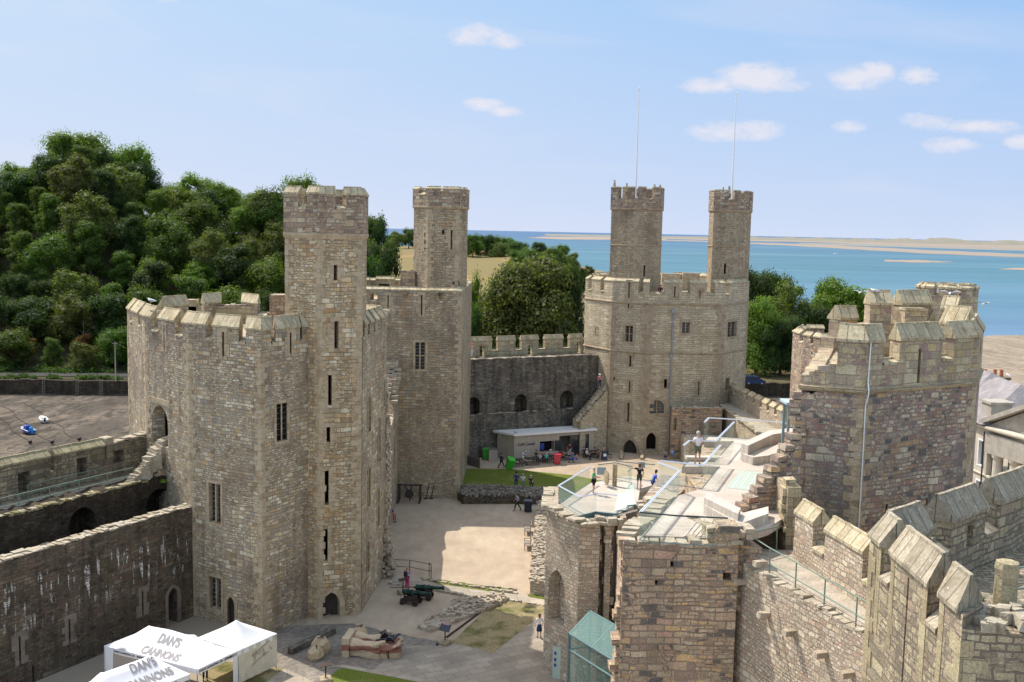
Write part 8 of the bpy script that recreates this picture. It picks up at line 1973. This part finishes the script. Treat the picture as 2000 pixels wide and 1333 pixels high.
# ------------------------------------------------------------------ people
PCOL = {}
def cloth(rgb):
    k = tuple(rgb)
    if k not in PCOL: PCOL[k] = plain('cloth', k, .85, 0, .2, .12, 9)
    return PCOL[k]
HAIR = {'brown': (.06, .035, .02), 'dark': (.02, .015, .012), 'fair': (.38, .27, .14), 'grey': (.4, .39, .37), 'red': (.16, .05, .02), 'white': (.6, .6, .58)}
def person(px, py, label, pose='stand', h=1.72, rz=0, top=(.5, .5, .5), legs=(.03, .03, .05), hair='brown', z=0, sleeve='short', leg='long', hat=None, loc=None, skin='skin', skirt=False, bag=None, seat=0.45, lean=0):
    p = loc or PZ(px, py, z); r = thing('person', label, 'person', p, rz); k = h/1.75; sit = pose == 'sit'
    dz = (seat-.90) if sit else 0
    J = {'hip': (0, .0, .93), 'waist': (0, .01, 1.08), 'chest': (0, .0, 1.30), 'neck': (0, .01, 1.47), 'chin': (0, -.015, 1.54), 'head': (0, -.02, 1.645)}
    for s, n in ((-1, 'l'), (1, 'r')):
        J['sh'+n] = (s*.175, .01, 1.42); J['hp'+n] = (s*.09, 0, .90)
        if pose == 'walk':
            J['kn'+n] = (s*.09, -.20*s-.03, .50); J['an'+n] = (s*.09, -.34*s+.08, .09 if s < 0 else .12); J['toe'+n] = (s*.1, -.34*s-.08, .03 if s < 0 else .05)
            J['el'+n] = (s*.24, .12*s, 1.16); J['wr'+n] = (s*.24, .10*s-.14, .98)
        elif sit:
            J['kn'+n] = (s*.12, -.42, .93); J['an'+n] = (s*.12, -.44, .52); J['toe'+n] = (s*.13, -.58, .47); J['el'+n] = (s*.25, -.06, 1.16); J['wr'+n] = (s*.14, -.28, 1.05)
        else:
            J['kn'+n] = (s*.1, -.01, .50); J['an'+n] = (s*.11, .02, .08); J['toe'+n] = (s*.13, -.12, .03)
            if pose == 'photo': J['el'+n] = (s*.27, -.14, 1.25); J['wr'+n] = (s*.09, -.28, 1.50)
            elif pose == 'point' and s > 0: J['el'+n] = (s*.42, -.03, 1.40); J['wr'+n] = (s*.66, -.06, 1.46)
            elif pose == 'arms': J['el'+n] = (s*.25, -.05, 1.14); J['wr'+n] = (s*.08, -.26, 1.12)
            else: J['el'+n] = (s*.26, .02, 1.15); J['wr'+n] = (s*.25, -.06, .92)
    J = {n: Vector(v) for n, v in J.items()}
    if lean:
        for n in J:
            if J[n].z > .95: J[n].y -= (J[n].z-.95)*lean
    if sit:
        for n in J: J[n].z += dz
        for n in ('anl', 'anr'): J[n].z = .08
        for n in ('toel', 'toer'): J[n].z = .03
    for n in J: J[n] = J[n]*k
    names = list(J); idx = {n: i for i, n in enumerate(names)}; verts = [J[n] for n in names]
    rad = {'hip': .125, 'waist': .11, 'chest': .135, 'neck': .055, 'chin': .07, 'head': .098}
    for n in 'lr': rad.update({'sh'+n: .065, 'hp'+n: .085, 'kn'+n: .056, 'an'+n: .038, 'toe'+n: .034, 'el'+n: .040, 'wr'+n: .026})
    radii = [rad[n]*k for n in names]; E = [('hip', 'waist'), ('waist', 'chest'), ('chest', 'neck'), ('neck', 'chin'), ('chin', 'head')]
    for n in 'lr': E += [('chest', 'sh'+n), ('sh'+n, 'el'+n), ('el'+n, 'wr'+n), ('hip', 'hp'+n), ('hp'+n, 'kn'+n), ('kn'+n, 'an'+n), ('an'+n, 'toe'+n)]
    edges = [(idx[a], idx[b]) for a, b in E]
    for n, s in (('l', -1), ('r', 1)):     # palm, four fingers of unequal length, thumb from the side of the palm
        d = (J['wr'+n]-J['el'+n]).normalized(); side = d.cross(Vector((0, -1, 0))); side = (side if side.length > .2 else d.cross(Vector((0, 0, 1)))).normalized(); fw = side.cross(d).normalized()
        i0 = len(verts); verts.append(J['wr'+n]+d*.075*k); radii.append(.026*k); edges.append((idx['wr'+n], i0))
        for q, l in ((-1.5, .06), (-.5, .075), (.5, .07), (1.5, .055)):
            i1 = len(verts); verts += [J['wr'+n]+d*.10*k+side*q*.017*k, J['wr'+n]+d*(.10+l)*k+side*q*.019*k+fw*.02*k]; radii += [.0095*k, .0075*k]; edges += [(i0, i1), (i1, i1+1)]
        i1 = len(verts); verts += [J['wr'+n]+d*.05*k+side*-.04*k, J['wr'+n]+d*.10*k+side*-.05*k+fw*.02*k]; radii += [.011*k, .009*k]; edges += [(i0, i1), (i1, i1+1)]
    skin_obj('body', verts, edges, radii, idx['hip'], M[skin], 1, r)
    # clothes follow the same joints a little outside the skin
    def cl(name, ns, es, grow_, col):
        vv = [J[n] if isinstance(n, str) else n[0].lerp(n[1], n[2]) for n in ns]
        rr = [(rad[n]+grow_)*k if isinstance(n, str) else (n[3]+grow_)*k for n in ns]
        return skin_obj(name, vv, es, rr, 0, cloth(col), 1, r)
    ns = ['hip', 'waist', 'chest', (J['chest'], J['neck'], .7, .07), 'shl', 'shr']; es = [(0, 1), (1, 2), (2, 3), (2, 4), (2, 5)]
    for n, i in (('l', 4), ('r', 5)):
        if sleeve == 'long': ns += ['el'+n, (J['el'+n], J['wr'+n], .85, .03)]; es += [(i, len(ns)-2), (len(ns)-2, len(ns)-1)]
        elif sleeve == 'short': ns += [(J['sh'+n], J['el'+n], .75, .05)]; es += [(i, len(ns)-1)]
    cl('shirt', ns, es, .018, top)
    ns = ['hip', 'hpl', 'hpr']; es = [(0, 1), (0, 2)]
    for n, i in (('l', 1), ('r', 2)):
        if leg == 'long': ns += ['kn'+n, (J['kn'+n], J['an'+n], .92, .045)]; es += [(i, len(ns)-2), (len(ns)-2, len(ns)-1)]
        else: ns += [(J['hp'+n], J['kn'+n], .85, .07)]; es += [(i, len(ns)-1)]
    if skirt:
        b = new(); hp = J['hip']; lathe(b, (hp.x, hp.y, hp.z-.42*k), (0, 0, 1), [(0, .21*k), (.2*k, .19*k), (.42*k, .15*k), (.5*k, .13*k)], 12); ob('skirt', b, cloth(legs), r, smooth=True)
    else: cl('trousers' if leg == 'long' else 'shorts', ns, es, .016, legs)
    for n in 'lr':
        a = J['an'+n]; t = J['toe'+n]; b = new(); c_ = a.lerp(t, .55); ball(b, (c_.x, c_.y, min(c_.z, .055)), .06, 2, (.8, 2.0, .75)); ob('shoe', b, cloth((.05, .05, .06)), r, smooth=True)
    hd = J['head']
    b = new(); ball(b, hd+Vector((0, .015, .025)), .112*k, 2, (1, 1.02, 1.0), .03)
    for v in list(b.verts):
        if v.co.y < hd.y-.045*k and v.co.z < hd.z+.045*k: v.co.y = hd.y-.03*k
    if hair in ('red', 'fair', 'dark') and hat is None: ball(b, hd+Vector((0, .06, -.06)), .085*k, 2, (1.1, .7, 1.2))
    ob('hair', b, plain('hair_'+hair, HAIR[hair], .7), r, smooth=True)
    b = new(); 
    for s in (-1, 1): ball(b, hd+Vector((s*.034, -.088, .008))*k, .011*k, 1)
    ob('eyes', b, M['black'], r); b = new(); ball(b, hd+Vector((0, -.105, -.02))*k, .016*k, 1, (.8, 1, 1.5)); 
    for s in (-1, 1): ball(b, hd+Vector((s*.098, .0, -.005))*k, .02*k, 1, (.5, .9, 1.4))
    ob('nose_and_ears', b, M[skin], r); b = new(); ball(b, hd+Vector((0, -.088, -.058))*k, .018*k, 1, (1.5, .4, .35)); ob('mouth', b, plain('lips', (.35, .1, .09), .6), r)
    if hat: b = new(); lathe(b, hd+Vector((0, 0, .03)), (0, 0, 1), [(0, .17*k), (.012, .17*k), (.015, .115*k), (.09*k, .10*k), (.115*k, .04*k)], 14); ob('hat', b, cloth(hat), r, smooth=True)
    if bag: b = new(); c_ = J['chest']; box(b, (c_.x, c_.y+.2*k, c_.z-.08), (.3, .18, .42), bev=.05); ob('backpack', b, cloth(bag), r)
    return r
WH = (.72, .72, .74)
B180 = math.pi
person(1053, 1246, 'woman in white top and navy skirt standing on the path beside the ruined gate tower', 'stand', 1.66, B180+.2, WH, (.03, .04, .12), 'red', leg='short', skirt=True)
person(795, 1150, 'woman in bright pink trousers photographing beside the two cannons', 'photo', 1.68, B180*.8, (.42, .25, .45), (.50, .02, .14), 'fair', sleeve='long', bag=(.03, .03, .05))
person(1010, 998, 'man in grey shirt and black trousers striding past the litter bin', 'walk', 1.74, R(-80), (.32, .36, .45), (.015, .015, .02), 'dark')
person(1008, 952, 'person in dark blue standing on the lawn behind the cross wall', 'stand', 1.72, B180, (.03, .05, .16), (.03, .05, .18), 'dark', sleeve='long')
person(1021, 953, 'person in white seated on the grass behind the cross wall', 'sit', 1.65, 0, WH, (.2, .2, .22), 'grey', seat=.75); person(1036, 955, 'person in black with pale cap seated behind the cross wall', 'sit', 1.65, .3, (.03, .03, .03), (.03, .03, .03), 'dark', hat=(.5, .48, .42), seat=.7)
p = PZ(762, 1020, 0); st_ = thing('stone_block', 'rough grey stone block used as a seat at the left of the court', 'stone', (p.x, p.y+.1, 0)); b = new(); stone(b, (0, 0, .35), (.8, .7, .75), .2, .15); ob('block', b, M['rubble'], st_)
person(763, 1019, 'person with red trousers sitting on the stone block left of the court', 'sit', 1.7, R(60), (.04, .06, .13), (.35, .03, .05), 'dark', sleeve='long', seat=.7)
person(979, 914, 'person in dark clothes walking with the tipped green bin', 'walk', 1.72, R(100), (.03, .035, .06), (.02, .02, .03), 'dark', sleeve='long')
person(1021, 908, 'man in white shirt seated between the two dark tables left of the cafe', 'sit', 1.72, R(80), WH, (.45, .36, .28), 'grey', hat=(.7, .7, .68), seat=.55)
person(1027, 904, 'person in grey seated just behind the man in white at the cafe', 'sit', 1.68, R(200), (.35, .35, .38), (.05, .05, .06), 'grey', hat=(.6, .58, .5), seat=.55)
person(1060, 902, 'person in muted red top seated left of the person in teal', 'sit', 1.68, R(20), (.35, .16, .14), (.05, .05, .06), 'brown', seat=.55); person(1067, 906, 'person in teal top seated with back to the camera outside the cafe', 'sit', 1.66, B180, (.05, .50, .42), (.04, .04, .05), 'grey', seat=.55)
person(1075, 900, 'person in white cap and beige top seated right of the person in teal', 'sit', 1.68, R(-30), (.60, .52, .42), (.3, .27, .22), 'grey', hat=WH, seat=.55)
person(1112, 889, 'person in maroon shirt standing in the cafe doorway', 'stand', 1.74, 0, (.16, .02, .04), (.45, .42, .38), 'dark', loc=PZ(1112, 893, 0))
person(1110, 899, 'person in pale top seated at the pale table by the cafe door', 'sit', 1.66, R(90), (.5, .5, .52), (.05, .05, .06), 'dark', seat=.55); person(1119, 904, 'person in bright blue dress seated at the pale table', 'sit', 1.68, R(-90), (.03, .12, .50), (.03, .12, .50), 'brown', seat=.55)
person(1126, 903, 'child in blue shorts seated right of the person in the blue dress', 'sit', 1.35, R(-60), (.5, .3, .22), (.03, .10, .45), 'brown', leg='short', seat=.5)
person(1146, 898, 'person in white with pale hair seated at the rightmost cafe table', 'sit', 1.7, R(60), WH, (.04, .04, .05), 'white', seat=.55); person(1161, 895, 'person in dark jacket seated opposite at the rightmost cafe table', 'sit', 1.7, R(-80), (.06, .05, .05), (.03, .03, .04), 'dark', seat=.55)
person(1179, 892, 'person in beige vest seated behind the menu stand', 'sit', 1.68, R(10), (.45, .32, .24), (.3, .2, .15), 'brown', seat=.6)
person(0, 0, 'person in pink top standing on the ruined stair below the far tower', 'stand', 1.66, 0, (.60, .16, .18), (.03, .03, .06), 'grey', loc=PY(1171, 757, 124.5), hat=WH)
person(0, 0, 'person in red and white on the wall walk beside the second tower', 'stand', 1.7, R(40), (.62, .35, .33), (.6, .6, .58), 'grey', loc=Vector((V(921, 690, 121).x, 121.3, 11.85)), hat=(.5, .1, .1))
person(0, 0, 'person in dark red between the far tower\'s merlons', 'stand', 1.72, 0, (.12, .02, .05), (.04, .03, .06), 'dark', loc=Vector((V(1289, 570, 126).x, 125.6, 19.05)), sleeve='long')
person(0, 0, 'man in green T-shirt and black shorts standing on the lower glass-edged platform', 'arms', 1.78, R(80), (.02, .36, .14), (.02, .02, .025), 'grey', loc=PZ(1159, 966, 10.3), leg='short')
person(0, 0, 'person in black T-shirt pointing from the lower platform', 'point', 1.72, B180, (.015, .015, .018), (.05, .06, .04), 'red', loc=PZ(1248, 956, 10.3), leg='short')
person(0, 0, 'person in blue bending beside the plant on the broken wall', 'arms', 1.6, B180*.6, (.04, .14, .55), (.03, .06, .2), 'dark', loc=PZ(1275, 966, 10.3), lean=.3)
person(0, 0, 'man in white shirt and khaki shorts leaning at the balustrade on the roof terrace', 'arms', 1.76, B180, (.72, .70, .76), (.13, .15, .09), 'grey', loc=PZ(1362, 908, 15), leg='short', lean=.08)
person(1300, 899, 'seated person with brown hair beyond the roof terrace', 'sit', 1.66, B180, (.3, .2, .2), (.05, .05, .1), 'brown', seat=.5); person(1313, 897, 'person in pale blue top sitting beyond the roof terrace', 'sit', 1.7, B180, (.25, .45, .80), (.2, .2, .25), 'grey', seat=.5)
person(401, 1330, 'person with long dark hair seen under the edge of the middle gazebo', 'stand', 1.62, .3, (.06, .05, .09), (.03, .03, .04), 'red')
person(1047, 901, 'person in black seated at the left of the group under the serving hatch', 'sit', 1.7, R(-40), (.03, .03, .035), (.04, .04, .05), 'dark', seat=.55)
person(1054, 907, 'person in pale grey with back to the camera under the serving hatch', 'sit', 1.68, B180, (.4, .4, .42), (.06, .06, .08), 'fair', seat=.55)
person(1100, 901, 'person in orange-red top seated in the orange chair', 'sit', 1.68, R(-70), (.5, .1, .05), (.05, .05, .06), 'brown', seat=.55)
person(1140, 894, 'person in dark blue seated behind the rightmost cafe table', 'sit', 1.7, R(10), (.03, .05, .12), (.04, .04, .05), 'dark', seat=.55)
person(1168, 899, 'person in brown top seated at the rightmost table, back to the camera', 'sit', 1.7, B180, (.14, .08, .05), (.04, .04, .05), 'dark', seat=.55)
